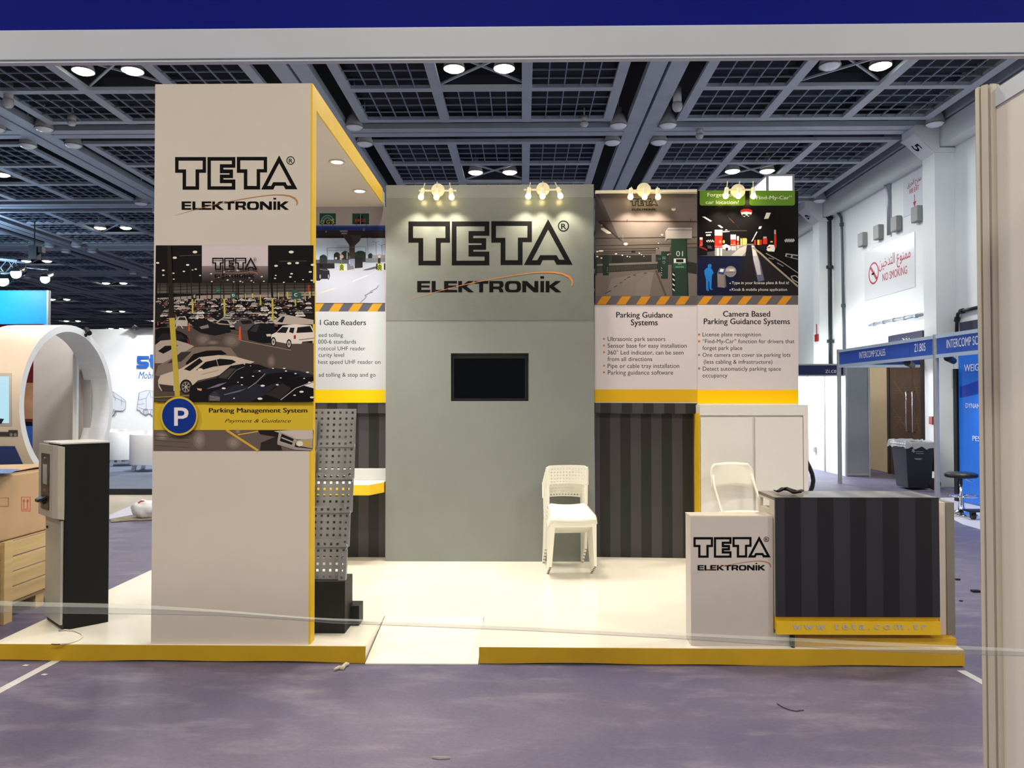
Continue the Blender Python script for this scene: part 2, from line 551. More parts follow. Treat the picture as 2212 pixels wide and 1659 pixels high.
# ------------------------------------------------------------------ the stand: platform, ramp
ZP = 0.10
XL, XR = -3.245, 2.625
YFL, YFR = 4.69, 4.635
YB = 7.75
def yf(x): return YFL + (YFR - YFL) * (x - XL) / (XR - XL)
RX0 = PZ(790, 1395, ZP).x; RX1 = PZ(1035, 1396, ZP).x; RY1 = PZ(930, 1330, ZP).y
plat = thing('platform', 'low white exhibition platform with a yellow front edge', 'platform', (0, 6.2, 0))
mb = MB()
t = 0.004
mb.prism([(XL, yf(XL) + t, ZP - 0.03), (RX0, yf(RX0) + t, ZP - 0.03), (RX0, RY1, ZP - 0.03), (RX1, RY1, ZP - 0.03), (RX1, yf(RX1) + t, ZP - 0.03),
          (XR, yf(XR) + t, ZP - 0.03), (XR, YB, ZP - 0.03), (XL, YB, ZP - 0.03)], (0, 0, 0.03))
# the hidden carcass under the deck
mb.prism([(XL + .01, yf(XL) + .02, 0), (RX0 - .002, yf(RX0) + .02, 0), (RX0 - .002, RY1, 0), (RX1 + .002, RY1, 0), (RX1 + .002, yf(RX1) + .02, 0),
          (XR - .01, yf(XR) + .02, 0), (XR - .01, YB - .01, 0), (XL + .01, YB - .01, 0)], (0, 0, 0.069))
mb.build('deck', DECK, plat)
for a, b in ((XL, RX0), (RX1, XR)):
    mb = MB()
    n = 26
    # the yellow strip's lower edge waves slightly where it has come loose from the carcass
    top, bot = [], []
    for i in range(n + 1):
        x = a + (b - a) * i / n
        w = 0.006 + 0.006 * math.sin(x * 5.1) * math.sin(x * 2.3 + 1)
        top.append(Vector((x, yf(x), ZP - 0.001))); bot.append(Vector((x, yf(x) - 0.004, max(0.001, w))))
    mb.prism(top + bot[::-1], (0, 0.012, 0))
    mb.build('edge_band', YEL_D, plat)
mb = MB(); mb.box(XR - 0.012, XR, yf(XR) + .01, YB, 0.002, ZP - 0.001); mb.build('edge_band', YEL_D, plat)
mb = MB(); mb.box(XL, XL + 0.012, yf(XL) + .01, YB, 0.002, ZP - 0.001); mb.build('edge_band', YEL_D, plat)
mb = MB()
rx0, rx1 = RX0 + 0.004, RX1 - 0.004
mb.hexa([(rx0, yf(0) - 0.02, 0.001), (rx1, yf(0) - 0.02, 0.001), (rx1, RY1 - .003, 0.001), (rx0, RY1 - .003, 0.001),
         (rx0, yf(0) - 0.02, 0.008), (rx1, yf(0) - 0.02, 0.008), (rx1, RY1 - .003, ZP), (rx0, RY1 - .003, ZP)])
tag(mb.build('access_ramp', DECK), 'white wedge ramp let into the platform front', 'ramp')

# ------------------------------------------------------------------ tower
TF = Plane((0, 4.70, 0), (0, -1, 0))
TX0 = TF(326, 1388).x; TX1 = TF(670.5, 1388).x
TZ = 3.545
TB = 4.70 + 0.092
tower = thing('display_tower', 'tall white tower with a car park print and yellow side', 'tower', ((TX0 + TX1) / 2, 4.75, ZP))
mb = MB(); mb.box(TX0, TX1 - 0.012, 4.70, TB, ZP, TZ); mb.build('body', WHITE, tower)
mb = MB(); mb.box(TX1 - 0.012, TX1, 4.70, TB, ZP, TZ); tag(mb.build('side_trim', YEL, tower), 'yellow side edge')
company_mark(tower, TF, 378.2, 339.2, 0.1617, 0.001, INK, SWASH)

p = Print(TF, 1.45, 0.001)
eL = lambda y: 340.3 + (326 - 340.3) * (y - 170) / 1218.0
eR = lambda y: 683.8 + (670.5 - 683.8) * (y - 170) / 1218.0 - 2.6
p.poly([(eL(530) + .5, 530), (eR(530), 530), (eR(974), 974), (eL(974) + .5, 974)], (16, 14, 14))
p.crop(330, 520, 6.144)
# sky window and its fade into the roof dark
p.rect(652, 62, 1530, 335, (188, 176, 178))
p.grad(652, 335, 1530, 560, (128, 112, 112), (30, 26, 27), 9)
# back wall bands
p.grad(60, 560, 2150, 700, (44, 40, 38), (92, 86, 80), 5)
p.poly([(60, 760), (700, 722), (2150, 676), (2150, 830), (60, 830)], (140, 128, 118))
for v in (578, 622, 662, 700): p.line([(60, v + 40), (700, v + 15), (2150, v)], 6, (24, 20, 20))
for u in (95, 190, 370, 455, 620, 720, 785, 900, 1065, 1110, 1135, 1215, 1320, 1425, 1530, 1650, 1750, 1880, 2020, 2110):
    p.line([(u, 560), (u, 770)], 9 if u not in (620, 785, 1135, 1425, 1750) else 18, (22, 18, 18))
for u, v, r in ((560,150,32),(292,226,28),(65,294,22),(463,321,23),(570,377,17),(527,388,12),(413,407,17),(140,393,20),(272,432,17),(140,457,16),(278,510,14),(628,461,14),
                (1838,150,34),(1812,300,28),(1916,296,26),(1636,333,25),(2122,320,27),(2090,414,22),(1842,438,19),(1826,481,18),(1632,460,13),(1622,499,15),(1995,517,12),(2110,527,17),(1740,552,14),
                (775,438,15),(945,415,14),(1130,393,22),(1010,398,10),(878,487,14),(993,521,15),(783,541,13),(1075,545,11),(1162,539,15),(1194,549,9),(1283,494,14),(1308,531,13),(1447,477,15),(1474,537,13),(1340,552,8),(1888,543,8),(1178,455,8),(1022,466,8)):
    p.ell(u, v, r, r * 0.55, (214, 206, 188), 10)
p.line([(350, 203), (640, 188)], 5, (90, 84, 80)); p.line([(1680, 272), (2040, 268)], 5, (90, 84, 80))
# posts
p.line([(500, 330), (520, 780)], 12, (34, 30, 28)); p.line([(925, 330), (945, 780)], 16, (40, 34, 32)); p.line([(1545, 62), (1588, 770)], 26, (20, 17, 16))
# cars in rows, small at the back
rnd = random.Random(7)
p.poly([(50, 800), (700, 770), (2150, 730), (2150, 1106), (40, 1106)], (30, 27, 26))
for row in range(13):
    t = row / 12.0
    v0 = 778 + 318 * t ** 1.25
    w = 62 + 110 * t
    u = 30 + rnd.random() * w
    while u < 2120:
        v = v0 - 30 * (1 - t) * (u - 60) / 2100 + rnd.uniform(-6, 6)
        h = w * 0.30
        c = rnd.choice([(16, 15, 16), (24, 22, 24), (176, 166, 158), (20, 18, 20), (150, 142, 136), (70, 64, 62), (28, 26, 30), (198, 188, 178), (96, 60, 52)])
        ww = w * rnd.uniform(0.8, 1.05)
        if u + ww > 2130: break
        if not (1580 < u < 2150 and v > 980):
            p.poly([(u, v + h * .5), (u + ww * .12, v + h * .4), (u + ww * .26, v), (u + ww * .74, v), (u + ww * .88, v + h * .4), (u + ww, v + h * .5), (u + ww, v + h), (u, v + h)], c)
            p.poly([(u + ww * .2, v + h * .36), (u + ww * .3, v + h * .1), (u + ww * .7, v + h * .1), (u + ww * .8, v + h * .36)], (12, 11, 13))
            p.ell(u + ww * .5, v + 1, ww * .12, 3, (210, 200, 190), 6)
        u += ww * rnd.uniform(0.82, 1.1)
for u, v0, v1, w in ((525, 775, 965, 22), (560, 780, 830, 10), (948, 770, 985, 24), (1070, 760, 832, 12), (1225, 705, 770, 12), (1322, 700, 760, 22), (1427, 715, 850, 18), (1588, 765, 1065, 24), (1786, 680, 770, 20), (1665, 690, 770, 10), (1890, 770, 870, 16), (2080, 672, 758, 22), (2020, 690, 790, 10)):
    p.line([(u, v0), (u + 6, v1)], w, (176, 160, 70))
p.rect(2058, 590, 2082, 675, (170, 46, 36))
p.poly([(190, 62), (240, 62), (290, 1020), (215, 1020)], (32, 28, 24))
for u0, v0, u1, v1 in ((835, 632, 898, 700), (1033, 678, 1098, 768), (1845, 650, 1925, 772), (1930, 690, 1970, 768)):
    p.rect(u0, v0, u1, v1, (44, 76, 68))
p.rect(525, 710, 578, 770, (40, 42, 40))
p.text('E', 545, 566, 755, (200, 200, 195), 0.02); p.text('D', 1055, 1085, 742, (220, 222, 215), 0.03); p.text('C', 1880, 1918, 738, (225, 226, 220), 0.03)
p.text('EXIT', 846, 892, 670, (120, 150, 140), 0.0)
# the nearer half of the print
p.crop(330, 680, 5.353)
p.poly([(26, 150), (400, 120), (1100, 190), (1860, 330), (1860, 1005), (20, 1005)], (76, 66, 60))
for pts in ([(520, 240), (600, 230), (660, 330), (560, 345)], [(820, 260), (930, 250), (1000, 330), (900, 370)], [(1330, 480), (1410, 465), (1400, 600), (1340, 600)], [(650, 300), (760, 300), (720, 345), (640, 340)]):
    cx_ = sum(a for a, b in pts) / len(pts); cy_ = sum(b for a, b in pts) / len(pts); w_ = max(a for a, b in pts) - cx_; h_ = max(b for a, b in pts) - cy_
    for f, c_ in ((1.25, (88, 77, 70)), (.95, (100, 88, 80)), (.6, (114, 101, 92))): p.ell(cx_, cy_, w_ * f, h_ * f, c_, 14)
p.line([(1020, 298), (1600, 410)], 6, (150, 132, 110)); p.line([(420, 150), (1000, 240)], 4, (120, 106, 92))
# left black cars
p.poly([(30, 175), (90, 150), (190, 150), (330, 200), (395, 240), (425, 310), (420, 345), (30, 345)], (14, 13, 13))
p.poly([(36, 300), (110, 215), (330, 225), (390, 285), (300, 290), (90, 300)], (34, 32, 34))
p.poly([(395, 270), (420, 305), (420, 340), (405, 320)], (130, 34, 28))
p.poly([(26, 350), (90, 300), (240, 285), (400, 330), (480, 365), (300, 470), (150, 560), (24, 560)], (158, 144, 132))
p.poly([(60, 420), (140, 360), (300, 350), (180, 420), (120, 450)], (20, 18, 19))
p.poly([(26, 700), (60, 590), (280, 470), (480, 375), (700, 365), (900, 380), (985, 490), (700, 640), (250, 760)], (112, 98, 88))
p.poly([(380, 560), (470, 455), (620, 415), (790, 410), (860, 455), (600, 500), (400, 600)], (16, 14, 15))
p.poly([(170, 560), (330, 430), (450, 425), (330, 540)], (52, 46, 44))
# pale saloon
p.poly([(60, 760), (90, 700), (330, 620), (540, 490), (760, 465), (940, 480), (1180, 545), (1000, 620), (700, 720), (520, 760), (440, 840), (300, 880), (100, 880), (66, 830)], (182, 166, 148))
p.poly([(360, 630), (540, 500), (580, 540), (430, 650)], (22, 20, 21))
p.poly([(500, 640), (610, 545), (780, 508), (920, 520), (965, 545), (900, 575), (700, 600), (560, 640)], (18, 16, 17))
p.line([(735, 515), (760, 600)], 8, (150, 136, 122))
p.poly([(70, 800), (240, 820), (240, 880), (110, 880)], (56, 48, 44))
p.ell(385, 830, 72, 84, (24, 20, 20), 16); p.ell(385, 835, 56, 66, (96, 88, 80), 16); p.ell(385, 835, 40, 48, (40, 36, 36), 14); p.ell(385, 835, 14, 16, (170, 160, 150), 10)
for k in range(7):
    a = math.radians(k * 360 / 7)
    p.line([(385, 835), (385 + 52 * math.cos(a), 835 + 62 * math.sin(a))], 7, (176, 164, 150))
p.ell(550, 635, 32, 18, (196, 180, 162), 10); p.line([(760, 640), (560, 690)], 4, (140, 126, 112))
# dark saloons
p.poly([(430, 830), (520, 780), (730, 730), (900, 590), (1080, 560), (1230, 575), (1350, 620), (1200, 700), (1000, 800), (760, 1000), (420, 1000)], (20, 18, 22))
p.poly([(750, 725), (880, 620), (960, 620), (850, 740)], (60, 54, 54)); p.line([(870, 745), (965, 640), (1060, 600)], 6, (120, 110, 110))
p.poly([(640, 850), (760, 800), (860, 780), (760, 830), (620, 860)], (110, 100, 120)); p.poly([(510, 850), (570, 855), (560, 880), (520, 870)], (190, 150, 120))
p.poly([(640, 940), (700, 880), (1000, 800), (1180, 640), (1400, 615), (1700, 650), (1860, 700), (1860, 1005), (640, 1005)], (34, 34, 44))
p.poly([(960, 800), (1130, 665), (1290, 680), (1120, 830)], (16, 16, 19)); p.line([(1100, 850), (1200, 780), (1300, 680)], 7, (140, 134, 134))
p.poly([(1200, 790), (1330, 680), (1600, 660), (1720, 700), (1500, 760), (1300, 830)], (12, 12, 15))
p.poly([(820, 920), (1090, 850), (1000, 890), (830, 930)], (92, 94, 108))
p.poly([(650, 930), (720, 880), (780, 950), (700, 1000), (645, 990)], (52, 50, 54))
for k in range(5): p.line([(655, 935 + 13 * k), (775, 955 + 9 * k)], 4, (140, 132, 130))
p.poly([(1290, 930), (1500, 760), (1700, 715), (1860, 720), (1860, 1005), (1130, 1005)], (14, 13, 15)); p.poly([(1300, 920), (1500, 790), (1600, 850), (1480, 980)], (40, 37, 36))
p.line([(1480, 985), (1650, 850), (1860, 770)], 8, (170, 164, 160)); p.poly([(1750, 820), (1860, 780), (1860, 850)], (200, 192, 186))
for u, v, r in ((820,850,24),(1030,810,12),(985,780,10),(1235,650,14),(1270,820,26),(1440,810,18),(1160,710,14),(1520,620,16),(1650,680,14),(1720,890,26),(1840,955,24),(1240,970,30),(940,965,12),(1640,930,16),(1030,725,16),(1390,620,12),(1540,650,14),(1790,665,18),(1750,735,12),(1810,780,16),(1480,730,12),(1060,570,10),(1130,590,8)):
    p.ell(u, v, r, r * .45, (214, 206, 200), 8)
# white off-roader, dark hatchback, pickup, cones
p.poly([(1095, 200), (1130, 120), (1250, 95), (1400, 110), (1440, 200), (1400, 320), (1280, 330), (1110, 290)], (18, 18, 22))
p.poly([(1120, 190), (1180, 115), (1240, 110), (1200, 200)], (44, 42, 46)); p.poly([(1310, 225), (1365, 220), (1365, 250), (1320, 250)], (190, 180, 160))
p.poly([(1390, 90), (1480, 10), (1560, 2), (1860, 60), (1860, 110), (1420, 110)], (170, 158, 148)); p.poly([(1440, 80), (1500, 20), (1530, 20), (1500, 90)], (24, 22, 24))
p.poly([(1370, 230), (1430, 200), (1500, 125), (1640, 108), (1830, 120), (1865, 200), (1865, 300), (1730, 310), (1720, 335), (1560, 335), (1430, 310), (1370, 290)], (206, 196, 186))
p.poly([(1430, 205), (1500, 140), (1570, 145), (1540, 210)], (26, 24, 26)); p.poly([(1575, 200), (1590, 148), (1640, 150), (1625, 215)], (26, 24, 26)); p.poly([(1660, 210), (1675, 145), (1820, 130), (1855, 200)], (24, 22, 24))
p.poly([(1630, 240), (1655, 232), (1655, 280), (1630, 278)], (140, 50, 36)); p.line([(1690, 290), (1865, 270)], 10, (120, 112, 106))
for u, v in ((1395, 310), (1575, 335)):
    p.ell(u, v, 30, 54, (24, 22, 22), 14); p.ell(u, v + 4, 20, 40, (170, 160, 152), 12); p.ell(u, v + 4, 8, 16, (50, 46, 44), 8)
p.poly([(455, 150), (520, 80), (620, 50), (720, 110), (880, 80), (905, 200), (720, 240), (560, 210)], (22, 21, 24)); p.poly([(540, 140), (640, 110), (650, 150), (560, 165)], (120, 114, 112))
p.poly([(730, 90), (780, 50), (880, 60), (920, 120), (760, 110)], (160, 150, 142)); p.poly([(750, 95), (790, 60), (860, 66), (890, 110)], (24, 22, 24))
p.poly([(930, 110), (1020, 50), (1140, 50), (1180, 100), (1090, 190), (960, 170)], (74, 70, 70)); p.poly([(1010, 70), (1130, 60), (1150, 100), (1040, 110)], (26, 24, 26))
p.poly([(250, 80), (300, 20), (380, 20), (405, 80), (400, 130), (270, 130)], (168, 158, 148)); p.poly([(290, 60), (310, 28), (370, 30), (385, 62)], (30, 28, 28))
for u, v, h in ((420, 188, 95), (1008, 296, 160), (60, 122, 45)):
    p.poly([(u - h * .05, v - h), (u + h * .05, v - h), (u + h * .11, v), (u - h * .11, v)], (196, 76, 46))
p.line([(262, 160), (300, 90), (350, 160)], 9, (190, 180, 170))
p.poly([(190, 35), (252, 30), (316, 942), (255, 945)], (172, 152, 58))
p.poly([(236, 0), (262, 0), (262, 34), (192, 36), (186, 0)], (40, 34, 26))
p.line([(20, 955), (420, 935)], 8, (150, 130, 60))
# lower floor view below the band
p.poly([(14, 1330), (1850, 1330), (1846, 1572), (10, 1572)], (92, 80, 74))
for pts in ([(470, 1370), (560, 1350), (600, 1530), (520, 1540)], [(860, 1450), (940, 1420), (1010, 1500), (930, 1540)], [(60, 1360), (180, 1380), (160, 1450), (40, 1420)], [(950, 1335), (1010, 1335), (990, 1372)]):
    cx_ = sum(a for a, b in pts) / len(pts); cy_ = sum(b for a, b in pts) / len(pts); w_ = max(a for a, b in pts) - cx_; h_ = max(b for a, b in pts) - cy_
    for f, c_ in ((1.2, (104, 92, 84)), (.85, (116, 103, 95)), (.5, (130, 116, 107))): p.ell(cx_, cy_, w_ * f, h_ * f, c_, 14)
for v in (1400, 1450, 1510): p.line([(20, v), (420, v + 26)], 6, (70, 60, 56))
p.poly([(1240, 1570), (1250, 1480), (1440, 1400), (1500, 1570)], (40, 34, 32))
p.line([(850, 1332), (1220, 1572)], 26, (186, 146, 52)); p.line([(985, 1388), (1220, 1348)], 14, (186, 146, 52))
p.poly([(1215, 1332), (1860, 1332), (1850, 1560), (1700, 1560), (1440, 1475), (1480, 1420), (1240, 1380)], (30, 26, 25))
p.poly([(1400, 1345), (1600, 1333), (1852, 1333), (1852, 1440), (1640, 1440), (1480, 1370)], (176, 164, 154))
p.poly([(1460, 1345), (1660, 1430), (1640, 1530), (1440, 1470)], (150, 140, 130)); p.poly([(1490, 1375), (1630, 1435), (1610, 1505), (1470, 1460)], (24, 22, 22))
p.line([(1490, 1420), (1620, 1472)], 16, (150, 142, 134))
p.poly([(1650, 1450), (1850, 1430), (1846, 1545), (1660, 1510)], (150, 140, 120)); p.ell(1700, 1490, 40, 32, (200, 192, 176), 10); p.ell(1780, 1490, 36, 34, (176, 140, 60), 10)
p.poly([(1440, 1470), (1650, 1530), (1846, 1552), (1846, 1572), (1640, 1560), (1440, 1500)], (140, 130, 124))
# yellow band, parking disc and lettering
p.poly([(18, 1010), (1860, 1008), (1850, 1332), (14, 1332)], (188, 160, 44))
p.ell(305, 1170, 216, 226, (188, 160, 44), 40); p.ell(305, 1170, 198, 202, (14, 46, 122), 40)
p.poly([(247, 1072), (340, 1072), (385, 1084), (410, 1112), (412, 1148), (396, 1184), (352, 1202), (290, 1202), (290, 1283), (247, 1283)], (206, 198, 200))
p.poly([(290, 1108), (335, 1108), (362, 1120), (366, 1142), (358, 1160), (334, 1168), (290, 1168)], (14, 46, 122))
p.text('Parking Management System', 652, 1785, 1130, (30, 16, 18), 0.028, hscale=76)
p.text('Payment & Guidance', 832, 1600, 1245, (40, 26, 20), 0.0, 0.35, hscale=58)
p.done('car_park_print', PRINT, tower)
company_mark(tower, TF, 458.3, 556.8, 0.0599, 0.0125, INK, SWASH)

# ------------------------------------------------------------------ canopy from the tower to the back wall
CZ = TZ - 0.135
can = thing('canopy', 'white roof canopy with a yellow edge reaching back from the tower', 'canopy', ((TX0 + TX1) / 2, 6.0, CZ))
YW = 7.09
mb = MB(); mb.box(TX0, TX1 - 0.012, TB + 0.001, YW + 0.16, CZ, TZ); mb.build('slab', WHITE, can)
mb = MB(); mb.box(TX1 - 0.012, TX1, TB + 0.001, YW - 0.002, CZ, TZ); tag(mb.build('edge_trim', YEL, can), 'yellow edge')
for (px, py) in ((728, 349), (777, 412)):
    c = PZ(px, py, CZ)
    mb = MB(); mb.lathe([(0.044, 0), (0.060, -0.001), (0.062, -0.005), (0.046, -0.008), (0.044, -0.004)], (c.x, c.y, CZ), 24)
    r = mb.build('downlight', WHITE, can, smooth=True)
    mb = MB(); mb.cyl((c.x, c.y, CZ - 0.002), (c.x, c.y, CZ - 0.006), 0.043, n=24); mb.build('lens', DISC, r)
    light('downlight_beam', 'SPOT', (c.x, c.y, CZ - 0.02), 66, (1, 0.95, 0.86), 0.04, 120, (0, 0, -1), 0.6)
    light('downlight_beam', 'SPOT', (c.x - 0.62, c.y, CZ - 0.02), 60, (1, 0.95, 0.86), 0.04, 120, (0, 0, -1), 0.6)

# ------------------------------------------------------------------ grey feature wall
GW = Plane((0, YW, 0), (0, -1, 0))
gx0, gx1 = GW(833, 900).x, GW(1284, 900).x
gz1 = GW(1060, 399).z
tvx0, tvx1, tvz0, tvz1 = GW(974, 815).x, GW(1142, 815).x, GW(1060, 866.5).z, GW(1060, 763).z
gw = thing('feature_wall', 'tall grey wall with a large black logo and a screen niche', 'wall panel', ((gx0 + gx1) / 2, YW + .1, ZP))
mb = MB()
D = 0.16
mb.box(gx0, tvx0, YW, YW + D, ZP, gz1); mb.box(tvx1, gx1, YW, YW + D, ZP, gz1)
mb.box(tvx0, tvx1, YW, YW + D, ZP, tvz0); mb.box(tvx0, tvx1, YW, YW + D, tvz1, gz1)
mb.box(tvx0, tvx1, YW + 0.11, YW + D, tvz0, tvz1)
mb.build('body', GREY, gw)
vz0, vz1 = GW(1060, 692).z, GW(1060, 427).z
mb = MB(); mb.box(gx0 + .003, gx1 - .003, YW - 0.002, YW - 0.0002, vz0, vz1); mb.build('vinyl_sheet', VINYL, gw)
company_mark(gw, GW, 882.3, 478.3, 1 / 4.608, 0.003, INK, SWASH)

tvw = thing('television', 'black flat television screen recessed in the grey wall', 'television', ((tvx0 + tvx1) / 2, YW + .07, tvz0))
mb = MB()
a0, a1, c0, c1 = tvx0 + 0.006, tvx1 - 0.014, tvz0 + 0.001, tvz1 - 0.028
mb.box(a0, a1, YW + 0.035, YW + 0.105, c0, c1); mb.build('housing', BLK, tvw, bevel=0.003)
mb = MB(); mb.box(a0 + .018, a1 - .018, YW + 0.0335, YW + 0.036, c0 + .022, c1 - .018)
mb.build('screen', mat('dark_screen_glass', (3, 4, 5), rough=0.12, spec=0.35), tvw)
mb = MB()
for (u0, u1, w0, w1) in ((a0 + .014, a1 - .014, c0 + .018, c0 + .022), (a0 + .014, a1 - .014, c1 - .018, c1 - .015), (a0 + .014, a0 + .018, c0 + .018, c1 - .015), (a1 - .018, a1 - .014, c0 + .018, c1 - .015)):
    mb.box(u0, u1, YW + 0.032, YW + 0.036, w0, w1)
mb.build('bezel', mat('dark_grey_bezel', (58, 60, 64), rough=0.3, metal=0.3), tvw)

# ------------------------------------------------------------------ back walls with prints
BR0 = PY(1285, 860, 7.24); BR1 = PY(1725, 860, 7.14)
dv = (BR1 - BR0); dv.z = 0; dv.normalize()
BRN = Vector((dv.y, -dv.x, 0))
BR = Plane(BR0, BRN)
def slab_on(pl, n, corners, thick, mb):
    """corner pixels on plane -> slab going back by thick"""
    q = [pl(*c) for c in corners]
    mb.prism(q, -Vector(n) * thick)
STRIPE_D, STRIPE_L = (22, 21, 23), (58, 55, 61)
# left wall, seen between tower and grey wall
BL = Plane((0, 7.22, 0), (0, -1, 0))
bl0 = TX0
lw = thing('graphic_panel', 'toll gate print panel hanging left of the grey wall', 'display panel', ((bl0 + gx0) / 2, 7.25, 1.5))
zt, zb = BL(760, 437).z, BL(760, 870).z
mb = MB(); mb.box(bl0, gx0 - .002, 7.22, 7.30, zb, CZ - 0.004); mb.build('board', WHITE, lw)
p = Print(BL, 0.78, 0.001).crop(680, 420, 6.382)
LX = -420  # the sheet runs on behind the tower
p.rect(LX, 100, 972, 2872, (196, 190, 192))
p.rect(LX, 600, 972, 960, (196, 214, 240))
p.rect(LX, 430, 972, 500, (40, 62, 140)); p.rect(LX, 428, 972, 448, (66, 100, 180))
p.rect(LX, 495, 972, 602, (52, 48, 52)); p.rect(LX, 570, 972, 602, (40, 36, 40))
p.rect(66, 260, 290, 414, (38, 84, 76)); p.rect(517, 262, 748, 412, (38, 84, 76))
for r in (90, 74, 58, 42): p.ell(176, 372, r, r, (120, 158, 150) if r in (90, 58) else (46, 92, 84), 20, 180, 360)
p.poly([(120, 380), (176, 350), (230, 380), (230, 408), (120, 408)], (18, 30, 30)); p.rect(80, 372, 100, 408, (18, 30, 30))
p.text('O', 82, 130, 404, (220, 222, 130), 0.02); p.text('G', 160, 205, 402, (220, 222, 130), 0.02); p.text('S', 232, 266, 400, (220, 222, 130), 0.02)
p.poly([(600, 300), (630, 262), (660, 300), (668, 412), (590, 412)], (22, 34, 34)); p.rect(626, 270, 634, 412, (190, 196, 190))
p.text('HGS', 560, 705, 378, (196, 84, 50), 0.03, hscale=60)
for u in (104, 250, 574, 712): p.rect(u - 4, 412, u + 4, 432, (60, 66, 70))
p.poly([(385, 560), (640, 560), (632, 610), (620, 640), (552, 706), (480, 706), (405, 600)], (72, 64, 64)); p.poly([(440, 540), (520, 600), (520, 700), (480, 706), (405, 600)], (58, 52, 54))
p.rect(474, 704, 552, 900, (76, 68, 62)); p.rect(346, 496, 452, 516, (150, 146, 150)); p.rect(368, 528, 444, 548, (150, 146, 150)); p.rect(660, 462, 694, 504, (104, 108, 130)); p.ell(156, 514, 9, 9, (170, 176, 180), 8)
# trees, gantry, lamps
rnd = random.Random(3)
for u0, u1, vt in ((70, 165, 840), (265, 345, 806), (370, 470, 790), (552, 705, 788), (735, 800, 820)):
    for k in range(7):
        u = u0 + (u1 - u0) * (k + .5) / 7
        p.ell(u, vt + 50 - 26 * math.sin(math.pi * (k + .5) / 7), (u1 - u0) / 9, 40, rnd.choice([(44, 58, 46), (54, 70, 52), (36, 48, 40)]), 9)
    p.rect(u0, vt + 50, u1, 930, (48, 58, 50))
p.line([(165, 740), (705, 720)], 5, (130, 140, 156)); p.line([(165, 776), (470, 770)], 4, (130, 140, 156)); p.line([(170, 735), (175, 940)], 9, (150, 158, 168)); p.line([(702, 718), (706, 890)], 9, (150, 158, 168))
for u0, u1 in ((300, 390), (400, 470)): 
    for k in range(4): p.line([(u0, 706 + 20 * k), (u1, 702 + 20 * k)], 3, (140, 150, 166))
for u, vt in ((725, 600), (842, 655), (922, 695)):
    p.line([(u, vt), (u + 6, 850)], 6, (120, 134, 148)); p.line([(u - 44, vt - 4), (u, vt + 4), (u + 50, vt - 10)], 5, (120, 134, 148))
p.rect(790, 836, 972, 890, (150, 150, 156)); p.rect(700, 880, 972, 935, (128, 132, 140))
p.rect(LX, 900, 470, 960, (92, 96, 104)); p.rect(66, 872, 170, 960, (56, 56, 60)); p.rect(270, 950, 340, 1016, (190, 194, 204))
# road
p.poly([(LX, 1015), (972, 930), (972, 1497), (LX, 1497)], (188, 192, 208))
p.poly([(66, 952), (270, 950), (274, 1020), (66, 1030)], (40, 38, 42)); p.poly([(550, 860), (660, 870), (660, 1010), (550, 1020)], (46, 42, 46)); p.poly([(440, 960), (530, 956), (545, 1030), (440, 1045)], (120, 118, 124))
p.rect(484, 888, 552, 985, (150, 156, 186)); p.poly([(660, 1042), (840, 990), (860, 1020), (700, 1052)], (90, 88, 100))
p.rect(845, 952, 972, 1040, (40, 38, 40))
for u0, u1, v0, v1 in ((400, 446, 955, 1052), (918, 954, 950, 1048)): p.rect(u0, v0, u1, v1, (206, 210, 214))
for u0 in (342, 866):
    p.rect(u0, 955, u0 + 58, 1050, (196, 208, 66))
    for k in range(3): p.poly([(u0 + 3, 990 + 24 * k), (u0 + 29, 964 + 24 * k), (u0 + 55, 990 + 24 * k), (u0 + 55, 1004 + 24 * k), (u0 + 29, 980 + 24 * k), (u0 + 3, 1004 + 24 * k)], (34, 40, 34))
for u, v, r in ((370, 855, 31), (890, 852, 28)):
    p.ell(u, v, r, r, (184, 70, 62), 18); p.ell(u, v, r * .78, r * .78, (224, 226, 228), 18); p.text('15', u - r * .45, u + r * .45, v + r * .3, (60, 60, 64))
    p.rect(u - 3, v + r, u + 3, v + 100, (140, 144, 150))
p.ell(292, 880, 16, 16, (206, 214, 222), 12); p.rect(870, 880, 905, 950, (52, 48, 50)); p.rect(440, 800, 450, 890, (220, 224, 230))
p.line([(200, 1060), (560, 1060), (860, 1040)], 8, (200, 198, 190))
p.line([(420, 1240), (520, 1200)], 10, (206, 200, 186)); p.line([(520, 1200), (720, 1120)], 14, (220, 222, 226)); p.line([(720, 1120), (820, 1080)], 10, (214, 208, 190)); p.poly([(66, 1370), (80, 1345), (280, 1285), (290, 1300)], (210, 206, 190))
p.line([(630, 1494), (660, 1460), (690, 1440), (710, 1410), (688, 1392), (760, 1355), (800, 1345)], 7, (96, 96, 110)); p.line([(760, 1340), (850, 1295), (880, 1250)], 6, (110, 110, 124))
# car at the left edge
p.poly([(20, 950), (70, 945), (130, 990), (160, 1020), (200, 1050), (208, 1120), (195, 1165), (90, 1165), (66, 1190), (20, 1190)], (40, 38, 44)); p.poly([(66, 960), (90, 958), (130, 1000), (66, 1006)], (20, 20, 24)); p.line([(70, 1030), (190, 1050)], 8, (120, 120, 130))
for u in (74, 188): p.ell(u, 1132, 16, 44, (20, 19, 22), 12); p.ell(u, 1132, 10, 32, (150, 148, 154), 10)
